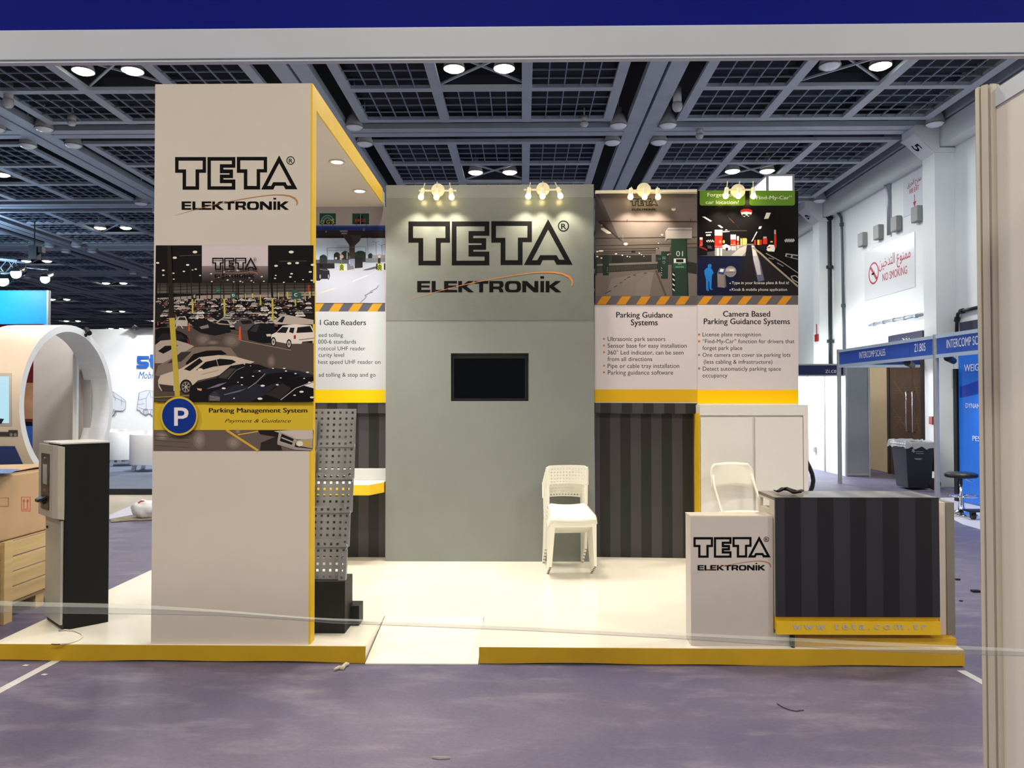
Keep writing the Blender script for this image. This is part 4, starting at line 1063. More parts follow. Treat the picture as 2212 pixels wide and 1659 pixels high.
# ------------------------------------------------------------------ stacked chairs
def make_chair():
    t = thing('stacking_chair', 'lowest chair of the white stack in front of the grey wall', 'chair', (0, 0, 0), 'stacked white plastic chairs')
    W2 = 0.185
    # seat: a softly dished sheet with a rolled front
    mb = MB(); nu, nv = 12, 12
    pts = []
    for j in range(nv + 1):
        v = j / nv
        y = -0.215 + 0.40 * v
        hw = 0.192 - 0.022 * v
        for i in range(nu + 1):
            u = -1 + 2 * i / nu
            z = 0.445 - 0.016 * (1 - u * u) - 0.012 * v
            if v < 0.17: z -= 0.05 * (1 - v / 0.17) ** 2
            if abs(u) > 0.86: z -= 0.02 * ((abs(u) - 0.86) / 0.14)
            pts.append((u * hw, y, z))
    k = nu + 1
    mb.add(pts, [(j * k + i, j * k + i + 1, (j + 1) * k + i + 1, (j + 1) * k + i) for j in range(nv) for i in range(nu)])
    o = mb.build('seat', WPL, t, smooth=True)
    m = o.modifiers.new('thick', 'SOLIDIFY'); m.thickness = 0.012; m.offset = 1
    # apron below the seat front
    mb = MB(); mb.prism([(-0.182, -0.205, 0.40), (0.182, -0.205, 0.40), (0.174, -0.20, 0.345), (-0.174, -0.20, 0.345)], (0, 0.012, 0)); mb.build('apron', WPL, t, bevel=0.004)
    # backrest: curved, perforated with rows of holes
    mb = MB()
    cols = []; x = -0.186
    n = 13
    cols = [-0.19, -0.176]
    pitch = 0.352 / n
    for i in range(n):
        c = -0.176 + pitch * (i + .5); cols += [c - 0.0055, c + 0.0055]
    cols += [0.176, 0.19]
    rows = [0.0, 0.012]
    for i in range(5):
        c = 0.026 + 0.028 * i; rows += [c - 0.0055, c + 0.0055]
    rows += [0.158, 0.17]
    hc = set(range(2, 2 + 2 * n, 2)); hr = set(range(2, 12, 2))
    pts = []
    def bp(x, h):
        y = 0.225 + 0.10 * h + 0.030 * (1 - (x / 0.19) ** 2)
        z = 0.59 + h
        if abs(x) > 0.15 and h > 0.13: z -= ((abs(x) - 0.15) / 0.04) ** 2 * 0.030 * (h - 0.13) / 0.04
        if h < 0.03: z += 0.012 * (1 - (x / 0.19) ** 2) * (1 - h / 0.03)
        return (x, y, z)
    for h in rows:
        for x in cols: pts.append(bp(x, h))
    k = len(cols)
    mb.add(pts, [(j * k + i, j * k + i + 1, (j + 1) * k + i + 1, (j + 1) * k + i) for j in range(len(rows) - 1) for i in range(k - 1) if not (i in hc and j in hr)])
    o = mb.build('backrest', WPL, t)
    m = o.modifiers.new('thick', 'SOLIDIFY'); m.thickness = 0.009; m.offset = 0
    for s in (-1, 1):
        mb = MB()
        mb.hexa([(s * 0.200, -0.215, 0.008), (s * 0.176, -0.215, 0.008), (s * 0.176, -0.188, 0.008), (s * 0.200, -0.188, 0.008),
                 (s * 0.190, -0.212, 0.415), (s * 0.150, -0.212, 0.415), (s * 0.150, -0.168, 0.415), (s * 0.190, -0.168, 0.415)])
        l = mb.build('leg', WPL, t, bevel=0.004)
        mb = MB(); mb.cyl((s * 0.188, -0.2015, 0), (s * 0.188, -0.2015, 0.012), 0.010, n=10); mb.build('foot', mat('grey_rubber', (70, 70, 68), rough=0.8, noise=0.05), l)
        mb = MB()
        pth = [(0.178, 0.235, 0.008), (0.172, 0.205, 0.25), (0.168, 0.20, 0.42), (0.170, 0.222, 0.60), (0.172, 0.242, 0.75)]
        for a, b in zip(pth[:-1], pth[1:]):
            mb.bar((s * a[0], a[1], a[2]), (s * b[0], b[1], b[2]), 0.026, 0.030, up=(0, 1, 0))
        l = mb.build('leg', WPL, t, bevel=0.004)
        mb = MB(); mb.cyl((s * 0.178, 0.236, 0), (s * 0.178, 0.236, 0.012), 0.010, n=10); mb.build('foot', MATS['grey_rubber'], l)
    return t
ch = make_chair()
names = ['lowest chair of the white stack in front of the grey wall', 'second chair from the bottom of the white stack', 'middle chair of the white stack by the grey wall',
         'second chair from the top of the white stack', 'topmost chair of the white stack, seat fully showing']
fl = PZ(1182, 1237, ZP); fr = PZ(1279, 1237, ZP); rl = PZ(1176.5, 1214.5, ZP); rr = PZ(1256, 1214, ZP)
mid_f = (fl + fr) / 2; mid_r = (rl + rr) / 2
ax = (mid_r - mid_f); ang = math.atan2(-ax.x, ax.y)
base = mid_f + ax.normalized() * 0.2 + Vector((0, -.03, 0))
for k in range(5):
    o = ch if k == 0 else dup(ch, label=names[k])
    R = Matrix.Rotation(ang, 4, 'Z') @ Matrix.Rotation(math.radians(2.1 * k), 4, 'X')
    # pivot about the front feet, then lift and step forward
    piv = Vector((0, -0.2, 0))
    off = Matrix.Rotation(ang, 4, 'Z') @ Vector((0, -0.042 * k, 0))
    loc = Vector((base.x, base.y, ZP)) + off + Vector((0, 0, 0.022 * k)) + (Matrix.Rotation(ang, 4, 'Z') @ piv) - (R @ piv)
    o.location = loc
    o.rotation_euler = R.to_euler()

# ------------------------------------------------------------------ white two-door cabinet
CF = 7.03
CP = Plane((0, CF, 0), (0, -1, 0))
k0, k1, kz = CP(1512, 900).x, CP(1745, 900).x, CP(1600, 874.5).z
cb = thing('storage_cabinet', 'white two-door cabinet below the green label print', 'cabinet', ((k0 + k1) / 2, CF + .2, ZP))
mb = MB()
hz0, hz1 = CP(1600, 902).z, CP(1600, 897).z
mb.box(k0, k1, CF + 0.02, CF + 0.42, ZP, kz - 0.001)
mb.box(k0, k1, CF, CF + 0.02, hz1, kz)
mb.box(CP(1735.5, 900).x, k1, CF, CF + 0.02, ZP, hz1 - .001)
CABW = mat('cabinet_white', (226, 223, 220), rough=.4, noise=.015)
mb.build('body', CABW, cb)
mb = MB(); mb.box(k0 - 0.006, k0 - 0.0005, CF + 0.004, CF + 0.23, ZP, CP(1600, 893).z); tag(mb.build('side_panel', YEL, cb), 'yellow side')
for (a, b) in ((1513.5, 1625.5), (1631.5, 1734)):
    mb = MB(); mb.box(CP(a, 900).x, CP(b, 900).x, CF - 0.001, CF + 0.018, ZP + 0.03, hz0); mb.build('door', CABW, cb, bevel=0.002)

# ------------------------------------------------------------------ folding chair behind the podium
fc = thing('folding_chair', 'white folding chair behind the white logo podium', 'chair', (1.86, 6.66, ZP))
X = Matrix.Translation(Vector((1.91, 6.68, ZP))) @ Matrix.Rotation(math.radians(14), 4, 'Z')
FCM = mat('white_folding_chair_plastic', (230, 226, 214), rough=0.4, noise=0.02)
TUB = mat('cream_tube', (224, 220, 206), rough=0.4, metal=0.1, noise=0.02)
mb = MB(X); pts = []; nu, nv = 16, 8
for j in range(nv + 1):
    h = j / nv
    for i in range(nu + 1):
        u = -1 + 2 * i / nu
        hw = 0.212 if h < 0.6 else 0.212 - 0.045 * ((h - 0.6) / 0.4) ** 2.2
        x = u * hw
        z = 0.70 + 0.215 * h + (0.022 * (1 - u * u) if h < 0.5 else 0.022 * (1 - u * u) * (1 - (h - .5)))
        pts.append((x, 0.17 + 0.045 * h + 0.035 * (1 - u * u), z))
k = nu + 1
mb.add(pts, [(j * k + i, j * k + i + 1, (j + 1) * k + i + 1, (j + 1) * k + i) for j in range(nv) for i in range(nu)])
o = mb.build('backrest', FCM, fc, smooth=True); m = o.modifiers.new('thick', 'SOLIDIFY'); m.thickness = 0.014; m.offset = 0
mb = MB(X); ring = []
for k in range(28):
    t = 2 * math.pi * k / 28
    ring.append((0.205 * math.copysign(abs(math.cos(t)) ** 0.6, math.cos(t)), -0.03 + 0.20 * math.copysign(abs(math.sin(t)) ** 0.6, math.sin(t)), 0.485))
mb.prism(ring, (0, 0, 0.022)); mb.build('seat', FCM, fc, bevel=0.008)
for s in (-1, 1):
    mb = MB(X); mb.tube([(s * 0.198, -0.27, 0.012), (s * 0.198, -0.02, 0.46), (s * 0.196, 0.15, 0.72), (s * 0.19, 0.19, 0.82)], 0.0115, 10); mb.build('leg', TUB, fc, smooth=True)
    mb = MB(X); mb.tube([(s * 0.180, 0.26, 0.012), (s * 0.180, 0.06, 0.30), (s * 0.180, -0.10, 0.482)], 0.0115, 10); mb.build('leg', TUB, fc, smooth=True)
mb = MB(X); mb.tube([(-0.198, -0.20, 0.135), (0.198, -0.20, 0.135)], 0.009, 8); mb.tube([(-0.18, 0.20, 0.10), (0.18, 0.20, 0.10)], 0.009, 8); mb.build('crossbar', TUB, fc, smooth=True)

# ------------------------------------------------------------------ low logo podium
PF = 4.70
PP = Plane((0, PF, 0), (0, -1, 0))
p0, p1 = PP(1493, 1390).x, PP(1706, 1390).x
pz1 = PP(1580, 1115.5).z
POD = mat('pale_grey_white_board', (204, 195, 188), rough=0.42, noise=0.02)
pod = thing('podium', 'low white logo podium left of the striped counter', 'podium', ((p0 + p1) / 2, PF + .08, ZP))
q0 = PY(1676, 1200, 4.662).x
mb = MB(); mb.box(p0, q0 - .004, PF, PF + 0.145, ZP, pz1); mb.box(q0 - .004, p1, PF, PF + 0.145, ZP, PY(1850, 1371, 4.662).z - .004); mb.build('body', POD, pod, bevel=0.002)
mb = MB(); mb.box(p0 - 0.0015, q0 - .005, PF + 0.002, PF + 0.146, pz1 - 0.002, pz1 + 0.004); mb.build('top_edge', mat('cream_edge', (214, 206, 188), rough=0.45, noise=0.02), pod)
company_mark(pod, PP, 1498.1, 1160.2, 0.1020, 0.0015, INK, SWASH)

# ------------------------------------------------------------------ striped reception counter
QF = 4.662
QP = Plane((0, QF, 0), (0, -1, 0))
q0, q1 = QP(1676, 1200).x, QP(2029.5, 1200).x
qz1, qz0 = QP(1850, 1075).z, QP(1850, 1333).z
QB = QF + 0.335
ct = thing('reception_counter', 'dark striped reception counter with a yellow web address band', 'counter', ((q0 + q1) / 2, QF + .17, ZP))
STC = stripes_mat('counter_stripes', (17, 17, 21), (42, 41, 48), 0.0975, QP(1695.5, 1200).x, rough=0.42)
mb = MB(); mb.box(q0, q1, QF, QF + 0.018, qz0, qz1); mb.build('front_panel', STC, ct)
STT = stripes_mat('counter_top_stripes', (96, 92, 92), (132, 126, 122), 0.0975, QP(1695.5, 1200).x, rough=0.22)
mb = MB(); mb.box(q0, q1, QF + 0.0185, QB, qz1 - 0.018, qz1); mb.build('top', STT, ct)
# white carcass: left side with an open shelf, back frame, floor
mb = MB()
th = 0.018
sx = q0 + 0.001
sz_a, sz_b = qz1 - 0.088, qz1 - 0.032
sy_a, sy_b = QF + 0.12, QB - 0.035
mb.box(sx, sx + th, QF + .0185, sy_a, qz0, qz1 - .0185); mb.box(sx, sx + th, sy_b, QB, qz0, qz1 - .0185)
mb.box(sx, sx + th, sy_a, sy_b, sz_b, qz1 - .0185); mb.box(sx, sx + th, sy_a, sy_b, qz0, sz_a)
mb.box(sx + th, sx + 0.34, sy_a, sy_b, sz_a - th, sz_a); mb.box(sx + 0.34, sx + .358, sy_a, sy_b, sz_a - th, qz1 - .0185)
mb.box(q1 - .019, q1 - .001, QF + .0185, QB, qz0, qz1 - .0185)
mb.box(sx + th, q1 - .019, QF + .0185, QB, qz0, qz0 + th)
mb.box(sx + .36, q1 - .02, QB - th, QB, qz0 + th, qz1 - .0185)
mb.build('carcass', WHITE, ct)
# yellow lettered band under the box
wz0 = QP(1850, 1371).z
mb = MB()
mb.box(q0 + .001, q1 - .001, QF + 0.02, QB - .03, wz0 + .02, qz0 - 0.001)
wz1 = QP(1850, 1343).z
mb.box(q0 - .001, q1 + .001, QF - 0.003, QF + 0.02, wz0, wz1)
band = mb.build('web_address_band', YEL, ct)
mb = MB()
for s_, a, b in (('www', 1712, 1782), ('teta.com.tr', 1802, 2001)):
    put_text(mb, lambda u, v: QP(u, v, 0.005), s_, a, b, 1360.0, hscale=23, bold=0.02, spacing=1.45)
mb.build('lettering', mat('silver_grey_letters', (196, 190, 182), rough=0.5, noise=0.02), band)
mb = MB(); mb.cyl((PP(1710, 1395).x, PF - .02, ZP), (PP(1710, 1395).x, PF - .02, wz0 + .021), 0.012, n=12); mb.build('foot', BLK, ct)
# rear end boards standing on the yellow plinth at the right
mb = MB(); e0, e1, e2 = PY(2030, 1300, 4.76).x, PY(2046, 1368, 4.76).x, PY(2063, 1368, 4.76).x
ez1 = PY(2040, 1086, 4.76).z; pz = 0.152
mb.box(e0, e1 - .0005, 4.765, QB + .12, pz + .0005, ez1); mb.build('end_board', WHITE, ct)
mb = MB(); mb.box(e1, e2, 4.755, QB + .12, pz + .0005, ez1 + .002); tag(mb.build('end_board', mat('warm_grey_board', (128, 124, 114), rough=0.5, noise=0.03), ct), 'grey end board')
mb = MB(); mb.box(PP(1713, 1385).x, PP(2064, 1385).x, 4.69, QB + .13, ZP + .0005, pz); 
tag(mb.build('plinth', YEL_D), 'yellow plinth strip under the striped counter', 'plinth')

# crumpled black strip lying on the counter
mb = MB(); rnd = random.Random(5)
def cz(u, v): return PZ(u, v, qz1)
pts = [(1672, 1064.5), (1680, 1066), (1690, 1064.5), (1700, 1064.5), (1708, 1066.5), (1716, 1068.5), (1724, 1068), (1731, 1066), (1735, 1065)]
rad = [0.004, 0.012, 0.015, 0.017, 0.020, 0.024, 0.020, 0.012, 0.006]
zz = [0.016, 0.012, 0.024, 0.026, 0.022, 0.016, 0.016, 0.018, 0.02]
P3 = [cz(u, v) + Vector((0, 0, max(z, r * .62))) for (u, v), z, r in zip(pts, zz, rad)]
mb.tube(P3, rad, 9)
for i, v in enumerate(mb.v):
    c = P3[min(i // 9, len(P3) - 1)]
    mb.v[i] = Vector((v.x + rnd.uniform(-.004, .004), v.y + rnd.uniform(-.01, .01), max(qz1 + .001, c.z + (v.z - c.z) * 0.62 + rnd.uniform(-.003, .003))))
tag(mb.build('crumpled_glove', BLK, smooth=True), 'crumpled black glove-like scrap lying on the striped counter', 'scrap')

# ------------------------------------------------------------------ ticket machine, its cable
A = PZ(126, 1365, ZP); Bq = PZ(233, 1343, ZP); Cq = PZ(90, 1340, ZP)
ux = (Cq - A); ux.z = 0; wA = ux.length; ux.normalize()
uy = Vector((-ux.y, ux.x, 0)); 
if uy.dot(Bq - A) < 0: uy = -uy
dB = (Bq - A).dot(uy)
topz = PY(127, 957, A.y).z
M = Matrix(((ux.x, uy.x, 0, A.x), (ux.y, uy.y, 0, A.y), (0, 0, 1, ZP), (0, 0, 0, 1)))
hh = topz - ZP
tm = thing('ticket_machine', 'black and beige parking ticket machine left of the tower', 'ticket machine', (A + ux * wA / 2 + uy * dB / 2))
mb = MB(M); mb.box(0.004, wA - .004, 0.03, dB, 0.0, hh - .012); mb.build('cabinet_body', BLKM, tm, bevel=0.003)
mb = MB(M); mb.box(-0.002, wA + .004, 0.0, dB + .004, hh - .011, hh); mb.build('lid', mat('grey_white_lid', (190, 188, 182), rough=0.45, noise=0.03), tm, bevel=0.003)
hz = 0.515 * 1.0
hz = PY(124, 1125, A.y).z - ZP
mb = MB(M)
mb.prism([(0.0, 0.029, hz), (0.0, -0.012, hz + .01), (0.03, -0.034, hz + .014), (wA - .03, -0.034, hz + .014), (wA, -0.012, hz + .01), (wA, 0.029, hz)], (0, 0, hh - .012 - hz - .015))
hs = mb.build('upper_housing', BEIGE, tm, bevel=0.004)
k0z, k1z = hz + 0.06, hh - 0.075
mb = MB(M); mb.box(0.095, 0.275, -0.037, -0.0345, k0z, k1z); kp = mb.build('control_panel', mat('dark_control_panel', (52, 48, 44), rough=0.35, metal=0.3, noise=0.05), hs)
mb = MB(M); mb.box(0.135, 0.225, -0.040, -0.0372, k1z - 0.20, k1z - 0.07); mb.build('display', mat('grey_display_glass', (150, 152, 146), rough=0.25, noise=0.05), kp)
mb = MB(M); mb.cyl((0.19, -0.037, k1z - .035), (0.19, -0.043, k1z - .035), 0.011, n=14); mb.build('lock', STEEL, kp)
mb = MB(M); mb.prism([(0.14, -0.0375, k1z - 0.275), (0.24, -0.0375, k1z - 0.275), (0.225, -0.085, k1z - 0.297), (0.155, -0.085, k1z - 0.297)], (0, 0, -0.018)); mb.prism([(0.15, -0.0375, k1z - 0.294), (0.23, -0.0375, k1z - 0.294), (0.22, -0.06, k1z - .31), (0.16, -0.06, k1z - .31)], (0, 0, -0.015)); mb.build('ticket_slot', BLK, kp, bevel=0.002)
mb = MB(M); mb.cyl((0.205, -0.037, k0z + .055), (0.205, -0.048, k0z + .055), 0.024, n=18); mb.build('push_button', mat('dark_green_button', (38, 52, 44), rough=0.35, noise=0.05), kp)
mb = MB(M); mb.box(0.165, 0.215, -0.038, -0.0372, k0z + .115, k0z + .135); mb.build('instruction_plate', mat('dull_plate', (96, 92, 86), rough=0.4, noise=0.05), kp)
mb = MB(M); mb.box(0.014, wA - .02, 0.012, 0.0295, 0.035, hz - .004); dr = mb.build('door', mat('silver_door', (176, 174, 166), rough=0.4, metal=0.3, noise=0.04), tm, bevel=0.003)
mb = MB(M); mb.cyl((wA - .07, 0.012, hz - .075), (wA - .07, 0.004, hz - .075), 0.009, n=12); mb.build('lock', BLK, dr)
pl_ = [PZ(u, v, ZP + .006) for u, v in ((128, 1363), (140, 1360.5), (160, 1362), (177, 1369), (179, 1375), (170, 1382), (150, 1389), (130, 1391.5))]
mb = MB(); mb.tube([pl_[0] + Vector((.02, .02, .0))] + pl_, 0.0045, 7)
cbw = mb.build('power_cable', WIRE, smooth=True); tag(cbw, 'white power cable trailing from the ticket machine to the platform edge', 'cable')
q = pl_[-1]
mb = MB(); mb.tube([q, q + Vector((-.02, -.004, 0)), q + Vector((-.05, -.006, 0.002))], 0.0035, 6); 
mb.build('bare_end', mat('brown_copper_end', (96, 62, 40), rough=0.5, noise=0.1), cbw)

# ------------------------------------------------------------------ wooden crate with a cardboard box
WOOD = mat('pale_pine', (196, 170, 122), rough=0.6, noise=0.16, nscale=7, stretch=(1, .2, 3), bump=0.1)
cxr = PZ(30, 1338, 0).x
y0c, y1c = 5.02, 6.20
ctop = PX(30, 1166, cxr).z
cr = thing('wooden_crate', 'pale pine crate on the floor left of the ticket machine', 'crate', (cxr - .55, 5.6, 0))
nb = 4; bh = (ctop - 0.14) / nb
for k in range(nb):
    z0 = 0.13 + bh * k + 0.004
    mb = MB(); mb.box(cxr - .03, cxr - .006, y0c, y1c, z0, z0 + bh - .010); mb.build('plank', WOOD, cr, bevel=0.002)
    mb = MB(); mb.box(cxr - 1.1, cxr - .031, y0c - .024, y0c, z0, z0 + bh - .010); mb.build('plank', WOOD, cr, bevel=0.002)
for yy in (5.46, 6.10, 5.03):
    mb = MB(); mb.box(cxr - .0055, cxr + .022, yy - 0.045, yy + 0.045, 0.0, ctop + .006); mb.build('batten', WOOD, cr, bevel=0.002)
mb = MB(); mb.box(cxr - 1.1, cxr - .03, y0c, y1c, ctop - .012, ctop - .004); mb.box(cxr - 1.1, cxr - .031, y0c, y1c, 0.10, 0.128); mb.build('deck_boards', WOOD, cr)
for yy in (5.2, 5.9):
    mb = MB(); mb.box(cxr - 1.05, cxr - .03, yy - .05, yy + .05, 0, 0.099); mb.build('skid', WOOD, cr)
CARD = mat('brown_cardboard', (180, 150, 116), rough=0.75, noise=0.06, nscale=4, bump=0.05)
bxr = cxr - 0.03
bt = PX(60, 1020, bxr).z
bxz0 = ctop + .001
cbx = thing('cardboard_box', 'brown cardboard box lying on the pine crate', 'box', (bxr - .5, 5.6, bxz0))
mb = MB(); mb.box(bxr - 1.0, bxr, 5.06, 6.12, bxz0, bt); mb.build('carton', CARD, cbx, bevel=0.012)
mb = MB(); mb.prism([(bxr - .98, 5.09, bt + .001), (bxr - .02, 5.07, bt + .001), (bxr - .01, 6.08, bt + .001), (bxr - .98, 6.08, bt + .001)], (0, 0, .006)); mb.prism([(bxr - .98, 5.5, bt + .007), (bxr - .03, 5.52, bt + .012), (bxr - .02, 6.1, bt + .03), (bxr - .98, 6.1, bt + .008)], (0, 0, .005)); mb.build('top_flap', CARD, cbx)
q = [PZ(-30, 1024, bt + .04), PZ(22, 1023, bt + .036), PZ(42, 1014, bt + .036), PZ(-2, 1013, bt + .04)]
mb = MB(); mb.prism(q, (0, 0, .002)); tag(mb.build('shipping_label', mat('blue_label', (52, 92, 158), rough=0.4, noise=0.04), cbx), 'blue label')
REDINK = mat('red_stamp_ink', (190, 84, 58), rough=0.7, noise=0.1)
mb = MB()
fx = lambda px, py: PX(px, py, bxr + .0015)
def frame(mb, f, x0, y0, x1, y1, w):
    for a in (((x0, y0), (x1, y0), (x1, y0 + w), (x0, y0 + w)), ((x0, y1 - w), (x1, y1 - w), (x1, y1), (x0, y1)), ((x0, y0), (x0 + w, y0), (x0 + w, y1), (x0, y1)), ((x1 - w, y0), (x1, y0), (x1, y1), (x1 - w, y1))):
        mb.quad(*[f(*q) for q in a])
frame(mb, fx, 46.5, 1073, 66, 1104, 1.0)
for u in (52, 60):
    mb.quad(fx(u - .8, 1082), fx(u + .8, 1082), fx(u + .8, 1098), fx(u - .8, 1098)); mb.add([fx(u - 3, 1083), fx(u, 1077), fx(u + 3, 1083)], [(0, 1, 2)])
mb.quad(fx(49, 1099), fx(63, 1099), fx(63, 1100.5), fx(49, 1100.5))
mb.build('handling_mark', REDINK, cbx)
mb = MB(); frame(mb, fx, -6, 1075, 19, 1094, 0.8)
mb.build('handling_mark', REDINK, cbx)
# ------------------------------------------------------------------ hall: ceiling, beams, grilles, lamps
ZC = 6.5
NAVY = mat('dark_navy_void', (9, 11, 17), rough=0.9, noise=0.15, nscale=2)
BEAM = mat('blue_grey_beam', (166, 174, 184), rough=0.5, noise=0.06, nscale=3)
LOUV = mat('louvre_blue_grey', (118, 128, 146), rough=0.55, noise=0.08, nscale=4)
mb = MB(); mb.box(-40, 8.2, -12, 64, 7.55, 7.7); struct('ceiling', mb, NAVY)
trim_n = 0
def in_view(pts, margin=60):
    """does any of the points fall in the picture and outside the parts the tower, walls and header cover"""
    Ri = ROT.transposed()
    for p in pts:
        d = Ri @ (Vector(p) - EYE)
        if d.z >= -0.1: continue
        u = W / 2 + FOC * d.x / -d.z; v = H / 2 - FOC * d.y / -d.z
        if -margin < u < W + margin and 118 - margin * .3 < v < 720:
            if u < 345 or v < 405 or u > 1725: return True
    return False
BX = [7.76 - 5.6 * k for k in range(7)]
BY = [8.8 + 5.3 * k for k in range(10)]
for x in BX:
    trim_n += 1
    mb = MB()
    for s in (-1, 1): mb.box(x + s * 0.155 - 0.13, x + s * 0.155 + 0.13, 6.0, 63.8, ZC, ZC + 0.12)
    if x > 7: 
        mb = MB(); mb.box(x - 0.285, x + .03, 6.0, 63.8, ZC + .06, ZC + 0.34)
    struct('trim_%d' % trim_n, mb, BEAM)
for y in BY:
    trim_n += 1
    mb = MB()
    edges = [-32.0] + sorted(BX)
    for i in range(len(edges) - 1):
        a, b = edges[i] + (0.286 if i else 0), edges[i + 1] - 0.286
        for s in (-1, 1): mb.box(a, b, y + s * 0.12 - 0.1, y + s * 0.12 + 0.1, ZC + 0.002, ZC + 0.10)
    struct('trim_%d' % trim_n, mb, BEAM)

ROWN = ['nearest ceiling row', 'second ceiling row', 'third ceiling row', 'fourth ceiling row', 'fifth ceiling row', 'sixth ceiling row', 'seventh ceiling row', 'eighth ceiling row', 'ninth ceiling row']
COLN = {0: 'over the grey logo wall', 1: 'along the right hall wall', -1: 'left of the tower', -2: 'above the round white arch', -3: 'one bay left of the arch', -4: 'far left of the arch', -5: 'at the far left'}
GRP = None
def make_grille():
    t = thing('ceiling_grille', 'x', 'ceiling grille', (0, 0, ZC), 'ceiling grille frames between the beams')
    mb = MB()
    hw, hd_ = 2.225, 2.125
    xs = [-2.15, -0.72, 0.72, 2.15]; ys = [-2.05, -0.69, 0.69, 2.05]
    for x in xs: mb.box(x - .08, x + .08, -hd_, hd_, ZC + .0, ZC + .06)
    for y in ys:
        for i in range(3): mb.box(xs[i] + .0805, xs[i + 1] - .0805, y - .07, y + .07, ZC + .001, ZC + .06)
    mb.build('frame', BEAM, t)
    mb = MB()
    for i in range(3):
        for j in range(3):
            if i == 1 and j == 1: continue
            x0, x1, y0, y1 = xs[i] + .081, xs[i + 1] - .081, ys[j] + .071, ys[j + 1] - .071
            for k in range(1, 5): mb.box(x0 + (x1 - x0) * k / 5 - .009, x0 + (x1 - x0) * k / 5 + .009, y0, y1, ZC + .012, ZC + .035)
            for k in range(1, 4): mb.box(x0, x1, y0 + (y1 - y0) * k / 4 - .008, y0 + (y1 - y0) * k / 4 + .008, ZC + .014, ZC + .035)
    o = mb.build('louvre', LOUV, t)
    mb = MB()
    for i in range(3):
        for j in range(3):
            if i == 1 and j == 1: continue
            x0, x1, y0, y1 = xs[i] + .081, xs[i + 1] - .081, ys[j] + .071, ys[j + 1] - .071
            for k in range(4):
                a_ = y0 + (y1 - y0) * (k + .5) / 4
                mb.hexa([(x0, a_ - .10, ZC + .30), (x1, a_ - .10, ZC + .30), (x1, a_ + .06, ZC + .16), (x0, a_ + .06, ZC + .16), (x0, a_ - .10, ZC + .312), (x1, a_ - .10, ZC + .312), (x1, a_ + .06, ZC + .172), (x0, a_ + .06, ZC + .172)])
    mb.build('baffle', mat('navy_baffle', (26, 32, 46), rough=.7, noise=.1, nscale=3), t)
    mb = MB()
    mb.bar((-.64, -.62, ZC + .10), (.64, .62, ZC + .10), .03, .03); mb.bar((-.64, .62, ZC + .075), (.64, -.62, ZC + .075), .03, .03)
    mb.build('cross_brace', BEAM, t)
    return t
HB = mat('grey_white_lamp_housing', (196, 198, 198), rough=0.4, noise=0.03)
LENS = mat('clouded_lamp_glass', (240, 244, 248), rough=0.25, noise=0.03)
LIT = mat('glowing_lamp_glass', (255, 250, 236), emit=(255, 247, 228), estr=14)
def make_lamp(lit):
    t = thing('bell_lamp', 'x', 'ceiling lamp', (0, 0, 0), 'lit bell lamps in pairs' if lit else 'unlit bell lamps at the beam crossings')
    mb = MB(); mb.lathe([(0.155, 0.0), (0.16, 0.02), (0.15, 0.06), (0.128, 0.15), (0.10, 0.21), (0.062, 0.24), (0.058, 0.34), (0.0, 0.34)], (0, 0, 0), 24)
    mb.cyl((0, 0, .34), (0, 0, 1.14), .012, n=8)
    mb.build('reflector', HB, t, smooth=True)
    mb = MB(); mb.lathe([(0.0, -0.045), (0.06, -0.040), (0.11, -0.025), (0.142, 0.0), (0.152, 0.02)], (0, 0, 0), 24); mb.build('lens', LIT if lit else LENS, t, smooth=True)
    mb = MB(); mb.lathe([(0.156, 0.0), (0.164, 0.004), (0.164, 0.02), (0.156, 0.022)], (0, 0, 0), 24); mb.build('rim', mat('rim_metal', (150, 152, 154), rough=0.4, metal=0.5, noise=0.03), t, smooth=True)
    return t
grille = None; lit0 = None; unlit0 = None
def lamp(lit, x, y, z, label):
    global lit0, unlit0
    src = lit0 if lit else unlit0
    if src is None:
        src = make_lamp(lit); src['label'] = label; src.location = (x, y, z)
        if lit: lit0 = src
        else: unlit0 = src
        return src
    return dup(src, loc=(x, y, z), label=label)
for r in range(9):
    for c in (0, 1, -1, -2, -3, -4, -5):
        cx = -0.64 + 5.6 * c; cy = 11.45 + 5.3 * r
        crn = [(cx + a * 2.2, cy + b * 2.1, ZC) for a in (-1, -.33, .33, 1) for b in (-1, 0, 1)]
        if not in_view(crn): continue
        lab = 'dark louvred ceiling frame in the %s, %s' % (ROWN[r].replace('ceiling ', ''), COLN[c])
        if grille is None:
            grille = make_grille(); grille['label'] = lab; grille.location = (cx, cy, ZC)
        else: dup(grille, loc=(cx, cy, ZC), label=lab)
        for s, nm in ((-1, 'left'), (1, 'right')):
            p_ = (cx + s * 0.375, cy - 0.02, ZC + 0.03)
            if not in_view([p_], 12): continue
            is_lit = not (r == 0 and c == 1 and s == -1)
            lamp(is_lit, *p_, ('lit' if is_lit else 'unlit') + ' bell lamp, %s of its pair, %s, %s' % (nm, ROWN[r], COLN[c]))
            if r < 7 and is_lit: light('lamp_beam', 'SPOT', (p_[0], p_[1], p_[2] - .03), 330 if r < 2 else 620, (1.0, 0.95, 0.88), 0.14, 150, (0, 0, -1), 0.5)
XN = {0: 'by the right hall wall', 1: 'right of the grey logo wall', 2: 'right of the tower top', 3: 'left of the tower', 4: 'further left of the tower', 5: 'far left', 6: 'farthest left'}
